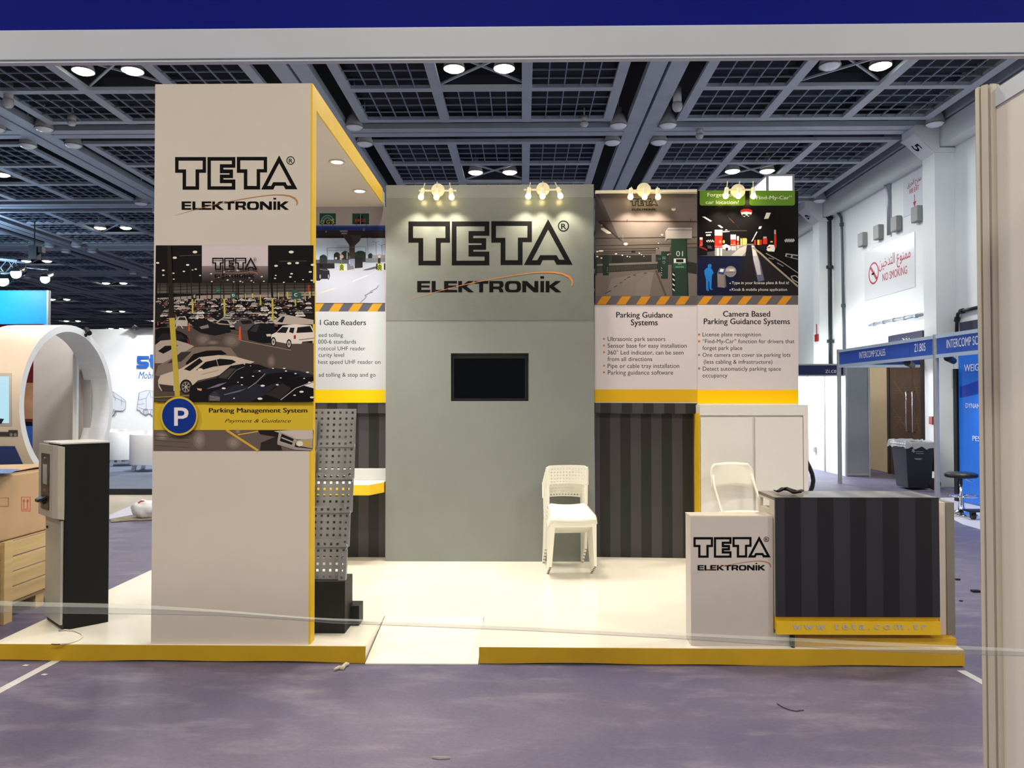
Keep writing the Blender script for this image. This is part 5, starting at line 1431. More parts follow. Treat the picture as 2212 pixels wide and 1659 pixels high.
for i, x in enumerate(BX):
    for j, y in enumerate(BY[1:6]):
        for sx, sxn in ((-1, 'left'), (1, 'right')):
            for sy, syn in ((-1, 'near'), (1, 'far')):
                p_ = (x + sx * 0.44, y + sy * 0.45, ZC - 0.06)
                if p_[0] > 7.6 or not in_view([p_], 10): continue
                if j >= 4 : continue
                lamp(False, *p_, 'unlit bell lamp, %s %s of the %s beam crossing, %s' % (syn, sxn, ('nearest', 'second', 'third', 'fourth')[j], XN[i]))
# small ceiling fittings
def fit(px, py, name, label, cat, r, kind):
    c = PZ(px, py, ZC - 0.12)
    mb = MB()
    if kind == 'dome':
        mb.cyl((c.x, c.y, c.z + .06), (c.x, c.y, ZC + .2), 0.07, n=16); mb.lathe([(0.0, -.09), (.05, -.075), (.08, -.03), (.085, .02), (.075, .06), (0, .06)], c, 16)
    else:
        mb.box(c.x - .05, c.x + .05, c.y - .05, c.y + .05, c.z + .04, c.z + .14); mb.lathe([(0, -.05), (.05, -.04), (.075, 0), (.06, .04), (0, .04)], c, 16); mb.cyl((c.x, c.y, c.z + .14), (c.x, c.y, ZC + .2), .012, n=8)
    tag(mb.build(name, HB, smooth=True), label, cat)
fit(1262, 268, 'smoke_detector', 'small white smoke detector hanging before the nearest cross beam, right', 'smoke detector', .07, 'd')
fit(155, 266, 'smoke_detector', 'small white smoke detector hanging left of the tower', 'smoke detector', .07, 'd')
fit(1463, 230, 'dome_camera', 'white dome camera under the ceiling right of the double beam', 'camera', .09, 'dome')
fit(18, 222, 'dome_camera', 'white dome camera under the ceiling at the far left edge', 'camera', .09, 'dome')
fit(1511, 294, 'smoke_detector', 'small white smoke detector beyond the nearest cross beam', 'smoke detector', .07, 'd')

# ------------------------------------------------------------------ hall walls
XW = 7.80
HW = mat('hall_wall_paint', (226, 229, 228), rough=0.6, noise=0.03, nscale=1.5)
mb = MB(); mb.box(XW, XW + .3, -12, 63.9, 0, 7.5); struct('wall_right', mb, HW)
mb = MB(); mb.box(-40, 8.1, 63.9, 64.2, 0, 7.5); struct('wall_back', mb, mat('dark_far_wall', (46, 50, 60), rough=0.8, noise=0.1))
trim_n += 1
mb = MB(); mb.box(XW - .27, XW - .001, 9.0, 63.8, 6.13, 6.53); struct('trim_%d' % trim_n, mb, HW)
WSP = mat('white_sign_plate', (226, 228, 230), rough=0.15, spec=0.6, noise=0.01)
REDT = mat('red_sign_ink', (172, 28, 44), rough=0.4)
for y0, num in ((13.9, '5'), (19.3, '6')):
    trim_n += 1
    mb = MB(); mb.box(7.44, XW - .001, y0, y0 + .42, 0, 6.12)
    mb.prism([(XW - .28, y0 - .03, 6.52), (7.08, y0 - .03, 6.52), (7.08, y0 - .03, 6.36), (7.43, y0 - .03, 6.02), (XW - .002, y0 - .03, 6.02), (XW - .002, y0 - .03, 6.10), (XW - .28, y0 - .03, 6.10)], (0, .48, 0))
    struct('trim_%d' % trim_n, mb, HW)
    d = Vector((0.35, 0, -0.34)).normalized(); nrm = Vector((-0.34, 0, -0.35)).normalized()
    o = Vector((7.085, y0 - .02, 6.355)) + nrm * 0.002
    t = thing('number_sign', 'white sloping number sign on the %s hall column bracket' % ('nearer' if num == '5' else 'farther'), 'sign', o)
    mb = MB(); mb.prism([o, o + Vector((0, .46, 0)), o + Vector((0, .46, 0)) + d * .48, o + d * .48], nrm * 0.004); mb.build('plate', WSP, t)
    mb = MB(); put_text(mb, lambda a, b: o + nrm * .006 + d * (0.16 + (a)) + Vector((0, .35 - b, 0)), num, 0.0, 0.14, 0.0, hscale=0.30, bold=.02, down=False)
    mb.build('digit', INK, t)

# no smoking and fire exit signs
def wallsign(name, label, y_far, y_near, z0, z1):
    t = thing(name, label, 'sign', (XW - .004, (y_far + y_near) / 2, z0))
    mb = MB(); mb.box(XW - .012, XW - .001, y_near, y_far, z0, z1); mb.build('board', WSP, t, bevel=.002)
    return t
wf = lambda a, b: Vector((XW - .014, a, b))
ns = wallsign('no_smoking_sign', 'large white no smoking sign with red lettering on the hall wall', 17.55, 15.32, 3.80, 4.90)
mb = MB(); n = 32; cy, cz_, R0 = 17.10, 4.36, 0.245
circ = lambda r: [wf(cy - r * math.cos(2 * math.pi * k / n), cz_ + r * math.sin(2 * math.pi * k / n)) for k in range(n)]
mb.rings([circ(R0), circ(R0 - .04)])
mb.quad(wf(cy + .18, cz_ + .13), wf(cy + .13, cz_ + .18), wf(cy - .18, cz_ - .13), wf(cy - .13, cz_ - .18))
# letters run from far to near: right in the picture is towards the camera
put_text(mb, lambda a, b: wf(-a, b), 'NO SMOKING', -16.68, -15.62, 4.115, hscale=.235, down=False, bold=.01)
put_text(mb, lambda a, b: wf(-a, b), 'ﻦﻴﺧﺪﺘﻟﺍ ﻉﻮﻨﻤﻣ', -16.85, -15.48, 4.42, hscale=.32, down=False, bold=.01)
mb.build('lettering', REDT, ns)
mb = MB(); mb.quad(wf(cy + .10, cz_ - .03), wf(cy - .03, cz_ - .03), wf(cy - .03, cz_ + .01), wf(cy + .10, cz_ + .01)); mb.build('cigarette_symbol', INK, ns)
fe = wallsign('fire_exit_sign', 'white fire exit sign with a red arrow beside the column bracket', 15.75, 14.85, 5.28, 6.08)
mb = MB()
put_text(mb, lambda a, b: wf(-a, b), 'FIRE EXIT', -15.50, -15.12, 5.69, hscale=.13, down=False, bold=.01)
put_text(mb, lambda a, b: wf(-a, b), 'ﻖﻳﺮﺤﻟﺍ ﺝﺮﺨﻣ', -15.58, -15.04, 5.85, hscale=.15, down=False, bold=.01)
mb.quad(wf(15.31, 5.63), wf(15.285, 5.63), wf(15.285, 5.47), wf(15.31, 5.47)); mb.add([wf(15.36, 5.49), wf(15.235, 5.49), wf(15.2975, 5.38)], [(0, 1, 2)])
mb.build('lettering', REDT, fe)

# four grey boxes, conduits, pipe
BOXG = mat('grey_wall_box', (142, 144, 140), rough=0.5, noise=0.04)
ordn = ['farthest', 'second farthest', 'second nearest', 'nearest']
for k, (u, v) in enumerate(((1863, 518), (1897, 502), (1935.5, 484), (1980.5, 463))):
    c = PX(u, v, XW - .06)
    h = .155
    t = thing('wall_box', ordn[k] + ' of the four grey wall boxes above the no smoking sign', 'electrical box', (XW - .06, c.y, c.z - h), 'grey wall boxes')
    mb = MB(); mb.box(XW - .12, XW - .001, c.y - .13, c.y + .13, c.z - h, c.z + h); mb.build('body', BOXG, t, bevel=.02)
    mb = MB(); mb.cyl((XW - .05, c.y, c.z - h - .001), (XW - .05, c.y, c.z - h - .05), .018, n=10); mb.build('gland', HB, t)
GALD = mat('dark_galvanised', (84, 92, 100), rough=.45, metal=.4, noise=.06)
GALV = mat('galvanised_conduit', (158, 166, 174), rough=0.4, metal=0.5, noise=0.05)
PIPE = mat('black_pipe', (28, 32, 36), rough=0.45, noise=0.06)
def wtube(name, label, cat, pts, r, m, x=None, brk=0):
    P3 = [PX(u, v, x) for u, v in pts]
    t = thing(name, label, cat, P3[-1])
    mb = MB(); mb.tube(P3, r, 8); mb.build('run', m, t, smooth=True)
    for k in range(brk):
        f = (k + .5) / brk * (len(P3) - 1); i = min(int(f), len(P3) - 2); q = P3[i].lerp(P3[i + 1], f - i); d = (P3[i + 1] - P3[i]).normalized()
        mb = MB(); mb.cyl(q - d * .04, q + d * .04, r * 1.5, n=10); mb.build('collar', m, t)
    return t
cdt = wtube('conduit', 'grey conduit dropping from the ceiling to above the wall boxes', 'conduit', [(1897, 340), (1898, 378), (1918, 408), (1919, 420), (1919.5, 508)], .035, GALV, XW - .05)
mb = MB(); a, b, c = PX(1899, 380, XW - .06), PX(1921, 378, XW - .06), PX(1918.5, 412, XW - .06)
mb.prism([a, b, c], (.04, 0, 0)); mb.build('bracket', GALV, cdt)
wtube('conduit', 'dark jointed conduit running down beside the far column', 'conduit', [(1794, 418), (1795, 436), (1817, 470), (1818.5, 500), (1821, 640), (1823, 760)], .032, GALD, XW - .05, 3)
wtube('drain_pipe', 'thick black pipe running down beside the far column', 'pipe', [(1800, 456), (1794, 461), (1791, 472), (1791.5, 560), (1792.5, 700), (1793.5, 800)], .062, PIPE, XW - .10, 4)
wtube('conduit', 'short horizontal conduit below the no smoking sign', 'conduit', [(1878, 703), (1930, 691.5), (1992, 680)], .028, GALV, XW - .04, 5)
wtube('conduit', 'black bent pipe above the right stand fascia', 'pipe', [(2066, 735), (2067, 690), (2069, 678), (2078, 672), (2112, 664)], .03, PIPE, XW - .05, 2)
DKB = mat('dark_violet_board', (40, 38, 66), rough=0.4, noise=0.05)
for (u0, v0, u1, v1, lab, txt) in ((1919.5, 728, 1993, 714, 'dark exit board with white script behind the left fascia', True), (2074, 699, 2125, 688, 'dark board behind the right fascia', False)):
    q0, q1_ = PX(u0, v0, XW - .05), PX(u1, v1, XW - .05)
    t = thing('exit_board', lab, 'sign', (XW - .04, q1_.y, q1_.z - .4))
    mb = MB(); mb.box(XW - .06, XW - .005, q1_.y, q0.y, q1_.z - .42, q1_.z); mb.build('board', DKB, t)
    if txt:
        mb = MB(); put_text(mb, lambda a, b: Vector((XW - .062, -a, b)), 'ﺝﺮﺨﻣ', -15.75, -15.45, q1_.z - .17, hscale=.19, down=False); mb.build('lettering', WSP, t)

# ------------------------------------------------------------------ door, call point and wall below
DW = mat('dark_brown_veneer', (92, 64, 42), rough=0.4, noise=0.2, nscale=3, stretch=(8, 8, .6))
y_f, y_n = PX(1926, 900, XW).y, PX(1995, 900, XW).y
t = thing('door_1', 'dark brown double door with long steel handles on the hall wall', 'door', (XW, (y_f + y_n) / 2, 0)); t['kind'] = 'structure'
zd = 2.28
ym = PX(1974, 900, XW).y
FRM = mat('dark_door_frame', (52, 44, 38), rough=0.5, noise=0.08)
mb = MB()
mb.box(XW - .05, XW - .001, y_f, y_f + .10, 0, zd + .1); mb.box(XW - .05, XW - .001, y_n - .10, y_n, 0, zd + .1); mb.box(XW - .05, XW - .001, y_n, y_f, zd, zd + .1); mb.build('frame', FRM, t)
INL = mat('pale_inlay', (140, 108, 74), rough=0.4, noise=0.05)
for a, b in ((ym + .003, y_f), (y_n, ym - .003)):
    mb = MB(); mb.box(XW - .035, XW - .002, a, b, .005, zd - .003); lf = mb.build('leaf', DW, t, bevel=.003)
    mb = MB(); m_ = (a + b) / 2; w_ = (b - a) * .32
    for zz_ in (.55, 1.15, 1.75):
        for s in (-1, 1):
            mb.bar((XW - .037, m_ - w_, zz_ - .22 * s), (XW - .037, m_ + w_, zz_ + .22 * s), .008, .004, up=(1, 0, 0))
        for s in (-.05, 0, .05): mb.bar((XW - .037, m_ - w_, zz_ + s), (XW - .037, m_ + w_, zz_ + s), .006, .004, up=(1, 0, 0))
    mb.build('inlay_lines', INL, lf)
    hy = a + .12 if a > ym else b - .12
    mb = MB(); mb.tube([(XW - .04, hy, .92), (XW - .09, hy, .92), (XW - .09, hy, 1.72), (XW - .04, hy, 1.72)], .016, 8); mb.build('handle', CHROME, lf, smooth=True)
c = PX(2007, 907.5, 7.436); 
mb = MB(); mb.box(7.40, 7.436, 14.0, 14.12, c.z - .07, c.z + .07); 
tag(mb.build('call_point', mat('red_call_point', (150, 30, 36), rough=0.4, noise=0.04), bevel=.005), 'small red fire call point on the column beside the door', 'call point')
c = PX(1766, 730, 7.436)
mb = MB(); mb.box(7.39, 7.436, c.y - .08, c.y + .08, c.z - .09, c.z + .09); mb.cyl((7.41, c.y, c.z + .09), (7.41, c.y, c.z + .35), .012, n=8)
tag(mb.build('call_point', MATS['red_call_point']), 'small red box on the far column', 'call point')

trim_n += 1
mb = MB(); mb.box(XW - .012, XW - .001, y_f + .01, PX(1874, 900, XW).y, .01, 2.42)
struct('trim_%d' % trim_n, mb, mat('painted_warm_wall_light', (214, 190, 150), rough=.55, noise=.06, nscale=2))  # thin sheet whose beige colour stands in for warm light beside the door

# ------------------------------------------------------------------ shell-scheme stand on the right
ALB = mat('pale_blue_aluminium', (190, 206, 222), rough=0.4, metal=0.35, noise=0.03)
FBL = mat('fascia_blue', (46, 82, 170), rough=0.4, noise=0.03)
FBD = mat('fascia_dark_blue', (18, 28, 78), rough=0.4, noise=0.03)
LETW = mat('white_vinyl_letters', (222, 228, 236), rough=0.45)
XI = 5.93
q0 = PX(1812, 757, XI); q1_ = PX(2021, 723, XI); q2 = PX(2112, 708, XI)
ztop = (q0.z + q1_.z) / 2; zbot = (PX(1812, 793, XI).z + PX(2020, 775, XI).z) / 2
def fascia(ya, yb, lab, texts):
    t = thing('fascia_board', lab, 'fascia', (XI, (ya + yb) / 2, zbot))
    mb = MB(); mb.box(XI - .004, XI + .004, yb, ya, zbot + .05, ztop - .05); mb.build('panel', FBL, t)
    mb = MB(); mb.box(XI - .02, XI + .02, yb, ya, ztop - .05, ztop); mb.box(XI - .02, XI + .02, yb, ya, zbot, zbot + .05); mb.build('rail', ALB, t)
    for s_, a, b, bs_, hs_ in texts:
        mb = MB(); put_text(mb, lambda u, v: Vector((XI - .006, -u, v)), s_, -a, -b, bs_, hscale=hs_, down=False, bold=.012)
        mb.build('lettering', LETW, t)
    return t
Yi = lambda u: PX(u, 760, XI).y
zm = (ztop + zbot) / 2 - .04
fb = fascia(q0.y, q1_.y + .03, 'blue fascia board over the right stand, farther length with stand number', [('INTERCOMP SCALES', Yi(1857), Yi(1913), zm, .16), ('Z1.B05', Yi(1976), Yi(2000), zm, .17)])
mb = MB(); mb.box(XI - .0045, XI - .0041, Yi(1965.5), Yi(1966), zbot + .05, ztop - .05); mb.build('seam', FBD, fb)
fascia(q1_.y - .03, 9.2, 'blue fascia board over the right stand, nearer length cut by the wall post', [('INTERCOMP SCALES', Yi(2046), Yi(2046) - (Yi(1857) - Yi(1913)) , zm, .17)])
for y_, nm in ((q0.y, 'far'), (q1_.y, 'near')):
    mb = MB(); 
    for k in range(8):
        a0, a1 = math.pi * 2 * k / 8, math.pi * 2 * (k + .55) / 8
    mb.cyl((XI, y_, 0), (XI, y_, ztop + .01), .03, n=8); mb.bar((XI, y_, 0), (XI, y_, ztop + .01), .018, .075); mb.bar((XI, y_, 0), (XI, y_, ztop + .01), .075, .018)
    tag(mb.build('stand_post', ALU), '%s grey aluminium post carrying the right blue fascia' % nm, 'post')
# rear fascia across the stand
t = thing('fascia_board', 'dark blue fascia board across the back of the right stand', 'fascia', (6.8, q0.y, zbot))
mb = MB(); mb.box(XI + .04, 7.43, q0.y - .004, q0.y + .004, zbot + .05, ztop - .05); mb.build('panel', mat('fascia_mid_blue', (26, 44, 120), rough=0.4, noise=0.03), t)
mb = MB(); mb.box(XI + .04, 7.43, q0.y - .02, q0.y + .02, ztop - .05, ztop); mb.box(XI + .04, 7.43, q0.y - .02, q0.y + .02, zbot, zbot + .05); mb.build('rail', ALB, t)
# black spotlights under the fascia
for (u, v, nm) in ((1962, 786, 'left'), (2050, 776, 'right')):
    c = PX(u, v, 6.06)
    t = thing('stand_spotlight', '%s black spotlight below the right blue fascia' % nm, 'spotlight', c)
    mb = MB(); mb.cyl(c + Vector((.13, .12, -.02)), c + Vector((-.05, -.06, .02)), .045, .055, n=14); mb.build('head', BLK, t)
    mb = MB(); mb.bar(c + Vector((0, 0, .03)), Vector((c.x, c.y, max(c.z + .05, zbot + .03))), .02, .03); mb.bar((c.x + .01, c.y, max(c.z + .05, zbot + .03)), (XI + .021, c.y, max(c.z + .05, zbot + .03)), .02, .02); mb.build('arm', BLK, t)
light('stand_beam', 'SPOT', (6.2, 10.6, 2.3), 90, (.80, .90, 1), .06, 120, (.55, -.1, -1), .6)
light('stand_beam', 'SPOT', (6.35, 12.6, 2.25), 14, (1, .96, .9), .06, 110, (.7, .4, -1), .6)
# blue graphic wall of the stand
XB = 6.72
yb_ = PX(2072, 950, XB).y
bw = thing('graphic_wall', 'bright blue graphic wall with white lettering behind the bar stool', 'display panel', (XB, yb_ - .9, 0))
mb = MB(); mb.box(XB, XB + .05, 9.0, yb_, 0.02, ztop - .05); mb.build('board', mat('bright_graphic_blue', (40, 116, 220), rough=0.35, noise=0.04), bw)
mb = MB(); mb.box(XB - .03, XB + .06, yb_ + .002, yb_ + .10, 0, ztop - .45); mb.build('edge_post', BLKM, bw)
bp_ = lambda u, v, o=.003: PX(u, v, XB - o)
mb = MB(); mb.add([bp_(2073, 836), bp_(2125, 818), bp_(2125, 848), bp_(2073, 859)], [(0, 1, 2, 3)]); mb.build('dark_band', mat('deep_blue_band', (20, 66, 176), rough=0.35, noise=0.02), bw)
mb = MB()
put_text(mb, lambda u, v: bp_(u, v, .005), 'WEIG', 2083, 2114, 803, hscale=22, bold=.02, slope=-.08)
put_text(mb, lambda u, v: bp_(u, v, .005), 'DYNAM', 2086, 2116, 881, hscale=15, bold=.01, slope=.05)
put_text(mb, lambda u, v: bp_(u, v, .005), 'PES', 2101, 2117, 952, hscale=16, bold=.02, slope=.1)
mb.build('lettering', LETW, bw)
# light stand floor
mb = MB(); mb.prism([(5.55, 8.2, .001), (7.42, 8.2, .001), (7.42, 12.4, .001), (6.2, 12.4, .001), (5.55, 9.8, .001)], (0, 0, .006)); 
tag(mb.build('floor_covering', mat('pale_stand_floor', (196, 196, 206), rough=0.4, noise=0.04)), 'pale floor covering under the bar stool', 'floor covering')
mb = MB(); mb.box(7.70, 7.795, 13.78, 13.898, 1.78, 2.10); mb.tube([(7.74, 13.88, 2.10), (7.73, 13.885, 2.2), (7.76, 13.885, 2.3), (7.77, 13.885, 2.42)], .006, 6)
tag(mb.build('control_box', HB), 'white control box mounted above the black panel edge on the column', 'electrical box')
# bar stool
c = PZ(2077, 1112, 0.008)
t = thing('bar_stool', 'black and chrome bar stool before the blue graphic wall', 'stool', c)
zs_ = PX(2077, 1030, c.x).z
mb = MB(); mb.lathe([(0.0, zs_ + .06), (.17, zs_ + .058), (.205, zs_ + .04), (.205, zs_ + .008), (.19, zs_ - .008), (0, zs_ - .01)], (c.x, c.y, 0), 24); mb.build('seat', BLK, t, smooth=True)
mb = MB(); mb.lathe([(0, .0085), (.19, .0085), (.195, .02), (.14, .035), (.06, .07), (.035, .11), (.03, .2), (.03, .28), (.022, .3), (.022, zs_ - .01), (0, zs_ - .01)], (c.x, c.y, 0), 24); mb.build('pedestal', CHROME, t, smooth=True)
mb = MB(); mb.tube([(c.x + .17 * math.cos(a), c.y - .06 + .14 * math.sin(a), .27) for a in [math.pi * 2 * k / 20 for k in range(21)]], .011, 8); mb.build('footrest', CHROME, t, smooth=True)
mb = MB(); mb.tube([(c.x + .04, c.y, zs_ - .01), (c.x + .09, c.y - .01, zs_ - .05), (c.x + .14, c.y - .02, zs_ - .06)], .006, 6); mb.build('lever', CHROME, t)
c = PZ(2102, 1122, .008)
t = thing('castor', 'small black castor dolly on the floor right of the bar stool', 'castor', c)
mb = MB(); mb.cyl((c.x - .02, c.y, c.z + .045), (c.x + .02, c.y, c.z + .045), .044, n=18); mb.build('wheel', BLK, t)
mb = MB(); mb.box(c.x - .07, c.x + .16, c.y - .06, c.y + .1, c.z + .10, c.z + .125); mb.box(c.x - .03, c.x + .03, c.y - .02, c.y + .03, c.z + .05, c.z + .10); mb.build('plate', BLK, t)
# wheeled bin
BINB = mat('navy_bin_plastic', (11, 15, 32), rough=0.45, noise=0.05)
c = PZ(1972, 1055, 0)
t = thing('wheeled_bin', 'dark blue wheeled bin with a clear liner before the brown door', 'bin', c)
zt_ = PY(1972, 955, c.y).z
mb = MB()
mb.hexa([(c.x - .20, c.y - .25, .03), (c.x + .2, c.y - .25, .03), (c.x + .2, c.y + .2, .03), (c.x - .20, c.y + .2, .03), (c.x - .25, c.y - .29, zt_ - .05), (c.x + .23, c.y - .29, zt_ - .05), (c.x + .23, c.y + .28, zt_ - .05), (c.x - .25, c.y + .28, zt_ - .05)])
mb.box(c.x - .265, c.x + .245, c.y - .305, c.y + .30, zt_ - .05, zt_); mb.build('body', BINB, t, bevel=.02)
mb = MB(); mb.box(c.x + .25, c.x + .33, c.y - .28, c.y + .28, zt_ - .50, zt_ + .0); mb.build('lid', BINB, t, bevel=.015)
for s in (-.24, .20):
    mb = MB(); mb.cyl((c.x + .25, c.y + s - .03, .105), (c.x + .25, c.y + s + .03, .105), .104, n=20); mb.build('wheel', BLK, t, bevel=.01)
LIN = bpy.data.materials.new('clear_plastic_film'); LIN.use_nodes = True
def film(m, alpha, rough=.2, c_=(235, 240, 242)):
    b = m.node_tree.nodes['Principled BSDF']; b.inputs['Base Color'].default_value = lin(c_) + (1,); b.inputs['Roughness'].default_value = rough; b.inputs['Alpha'].default_value = alpha
film(LIN, .36)
mb = MB(); rnd = random.Random(2); n = 40
lo, hi = [], []
for k in range(n):
    a = 2 * math.pi * k / n
    sx_ = max(-1, min(1, 1.35 * math.cos(a))); sy_ = max(-1, min(1, 1.35 * math.sin(a)))
    hi.append((c.x - .01 + sx_ * (.27 + rnd.uniform(-.01, .02)), c.y + sy_ * .33, zt_ + .02 + rnd.uniform(0, .03))); lo.append((c.x - .01 + sx_ * (.275 + rnd.uniform(0, .045)), c.y + sy_ * (.34 + rnd.uniform(0, .03)), zt_ - .05 - rnd.uniform(0, .06)))
inn = [(p[0] * .9 + c.x * .1, p[1] * .9 + c.y * .1, zt_ + .004) for p in hi]
mb.add(hi + lo + inn, [(k, (k + 1) % n, n + (k + 1) % n, n + k) for k in range(n)] + [(k, (k + 1) % n, 2 * n + (k + 1) % n, 2 * n + k) for k in range(n)])
mb.build('liner', LIN, t)
mb = MB(); fy = c.y - .292 + .0
pt = lambda u, v: PY(u, v, c.y - .30)
mb.add([pt(1969, 970), pt(1977, 974), pt(1974, 979)], [(0, 1, 2)]); mb.add([pt(1973, 967), pt(1975, 973), pt(1969, 977)], [(0, 1, 2)])
for v0, u0, u1 in ((975, 1978, 1994), (979, 1979, 1995), (990, 1975, 1992), (991.8, 1978, 1990)): mb.quad(pt(u0, v0), pt(u1, v0), pt(u1, v0 + 1.2), pt(u0, v0 + 1.2))
mb.build('printed_logo', mat('pale_print', (130, 136, 150), rough=.5), t)
# grey panel and the white stand behind
pn = PY(1828, 1027, 15.8); pn1 = PY(1878, 1027, 15.8)
t = thing('partition_panel', 'grey partition panel in an aluminium frame left of the brown door', 'panel', (pn.x + .2, 15.8, 0))
zq = 2.30
mb = MB(); mb.box(pn.x + .03, pn1.x - .02, 15.8, 15.82, .06, zq - .02); mb.build('sheet', mat('mid_grey_sheet', (138, 144, 148), rough=.5, noise=.03), t)
mb = MB(); mb.box(pn.x - .01, pn.x + .03, 15.78, 15.84, 0, zq); mb.box(pn1.x - .02, pn1.x + .02, 15.78, 15.84, 0, zq); mb.box(pn.x + .03, pn1.x - .02, 15.785, 15.835, .02, .06); mb.build('frame', ALU, t)
t = thing('fascia_board', 'dark blue fascia of the bright white stand beyond the cabinet', 'fascia', (5.6, 15.9, 2.05))
fz1, fz0 = PY(1780, 786, 15.9).z, PY(1780, 813, 15.9).z
mb = MB(); mb.box(4.0, pn.x + .02, 15.896, 15.904, fz0 + .03, fz1 - .03); mb.build('panel', FBD, t)
mb = MB(); mb.box(4.0, pn.x + .02, 15.88, 15.92, fz1 - .03, fz1); mb.box(4.0, pn.x + .02, 15.88, 15.92, fz0, fz0 + .03); mb.build('rail', ALU, t)
mb = MB(); put_text(mb, lambda u, v: PY(u, v, 15.893), 'Z1.C0', 1783, 1806, 805.5, hscale=9.5, bold=.015); mb.build('lettering', LETW, t)
SHW = mat('white_stand_panel', (232, 234, 236), rough=.5, noise=.01)
t = thing('partition_wall', 'brightly lit white partition wall with thin grey posts beyond the cabinet', 'panel', (pn.x, 18, 0))
xs_ = pn.x + .0
mb = MB(); mb.box(xs_, xs_ + .02, 15.86, 21.0, 0, 2.25); mb.box(4.0, xs_, 21.0, 21.02, 0, 2.25); mb.build('sheet', SHW, t)
for k in range(1, 5):
    mb = MB(); mb.box(xs_ - .025, xs_ - .001, 15.86 + k * .99, 15.90 + k * .99, 0, 2.25); mb.build('post', ALU, t)
c = PX(1761, 971, xs_ - .02)
mb = MB(); mb.box(xs_ - .05, xs_ - .001, c.y - .05, c.y + .05, c.z - .06, c.z + .06); tag(mb.build('wall_socket', BOXG), 'small grey socket box on the bright white partition', 'socket')
light('stand_beam', 'SPOT', (5.3, 18.2, 2.03), 420, (.92, .97, 1), .06, 150, (.9, -.1, -.55), .4)
light('stand_beam', 'SPOT', (5.3, 16.8, 2.03), 260, (.92, .97, 1), .06, 150, (.9, -.1, -.6), .4)
# hose behind the cabinet
mb = MB(); P3 = [PY(u, v, 8.1) for u, v in ((1728, 985), (1742, 996), (1749, 1010), (1754.5, 1024), (1757, 1038), (1755, 1050), (1750, 1064), (1742, 1090))]
P3.append(P3[-1] + Vector((-.02, 0, -.25))); P3.append(Vector((P3[-1].x - .05, 8.1, .025)))
mb.tube(P3, .022, 10)
tag(mb.build('hose', BLK, smooth=True), 'black hose curving down behind the white cabinet', 'hose')

# lit tower behind the right prints
FRG = mat('grey_sign_frame', (150, 156, 168), rough=.5, noise=.02)
LBX = mat('backlit_white_panel', (245, 248, 255), emit=(240, 246, 255), estr=1.6)
ty = 10.2
c0_, c1_ = PY(1656, 376, ty), PY(1716, 376, ty)
lx = thing('lit_sign_tower', 'tall white backlit sign tower rising behind the green label print', 'sign', ((c0_.x + c1_.x) / 2, ty + .35, 0))
tz = c0_.z; w_ = .028; ye = ty + .82
mb = MB()
for x in (c0_.x, c1_.x - w_):
    for y in (ty, ye - w_): mb.box(x, x + w_, y, y + w_, 0, tz)
mb.box(c0_.x + w_, c1_.x - w_, ty, ty + w_, tz - w_, tz); mb.box(c0_.x + w_, c1_.x - w_, ye - w_, ye, tz - w_, tz)
mb.box(c0_.x, c0_.x + w_, ty + w_, ye - w_, tz - w_, tz); mb.box(c1_.x - w_, c1_.x, ty + w_, ye - w_, tz - w_, tz)
mb.build('frame', FRG, lx)
mb = MB(); mb.box(c0_.x + w_, c1_.x - w_, ty + .006, ty + .012, .1, tz - w_); mb.box(c0_.x + .006, c0_.x + .012, ty + w_, ye - w_, .1, tz - w_); mb.box(c0_.x + .03, c1_.x - .03, ty + .03, ye - .03, .1, tz - .02); mb.build('light_panel', LBX, lx)

# ------------------------------------------------------------------ left: neighbour stand with a round arch
SW_ = mat('neighbour_white', (228, 230, 230), rough=.5, noise=.015)
CREAM = mat('arch_cream_white', (236, 222, 204), rough=.5, noise=.02)
yS = 12.7
sp = thing('stand_platform', 'grey carpeted platform with a dark edge below the white armchairs', 'platform', (-8.5, 15.5, 0))
mb = MB(); mb.box(-13, -4.3, yS + .02, 19.0, .002, .10); mb.build('deck', mat('slate_blue_carpet', (92, 102, 122), rough=.8, noise=.12, nscale=3), sp)
mb = MB(); mb.box(-13, -4.3, yS, yS + .019, .001, .101); mb.build('edge_band', mat('dark_edge', (26, 30, 40), rough=.6, noise=.05), sp)
yWl = 18.7
bwz = PY(280, 711, yWl).z
bw_ = thing('stand_wall', 'white wall of the neighbouring stand with blue letters', 'wall panel', (-7, yWl, .1))
mb = MB(); mb.box(-11.2, -4.4, yWl, yWl + .12, .102, bwz); mb.build('board', SW_, bw_)
LBL = mat('blue_raised_letters', (36, 92, 176), rough=.4, noise=.03)
WLP = Plane((0, yWl, 0), (0, -1, 0))
def raised(mb, poly, a=.002, b=.05):
    lo = [WLP(u, v, a) for u, v in poly]; mb.prism(lo, (0, -(b - a), 0))
mb = MB()
sq = lambda a, b, c, d: [(a, b), (c, b), (c, d), (a, d)]
raised(mb, [(299, 769), (322, 769), (322, 775), (306, 775), (304, 777), (304, 779), (306, 781), (318, 781), (322, 784), (322, 791), (318, 795), (297, 795), (297, 789), (313, 789), (315, 788), (315, 787), (313, 786), (302, 786), (298, 783), (298, 772)])
raised(mb, [(323.6, 774), (326, 774), (326, 766), (332, 766), (332, 774), (341, 774), (341, 779.5), (332, 779.5), (332, 787), (334, 789), (341, 789), (341, 795), (331, 795), (326, 790), (326, 779.5), (323.6, 779.5)])
mb.build('raised_letters', LBL, bw_)
mb = MB(); put_text(mb, lambda u, v: WLP(u, v, .004), 'Mobil', 299, 335, 818, hscale=22, shear=.3, bold=.004); mb.build('script_lettering', LBL, bw_)
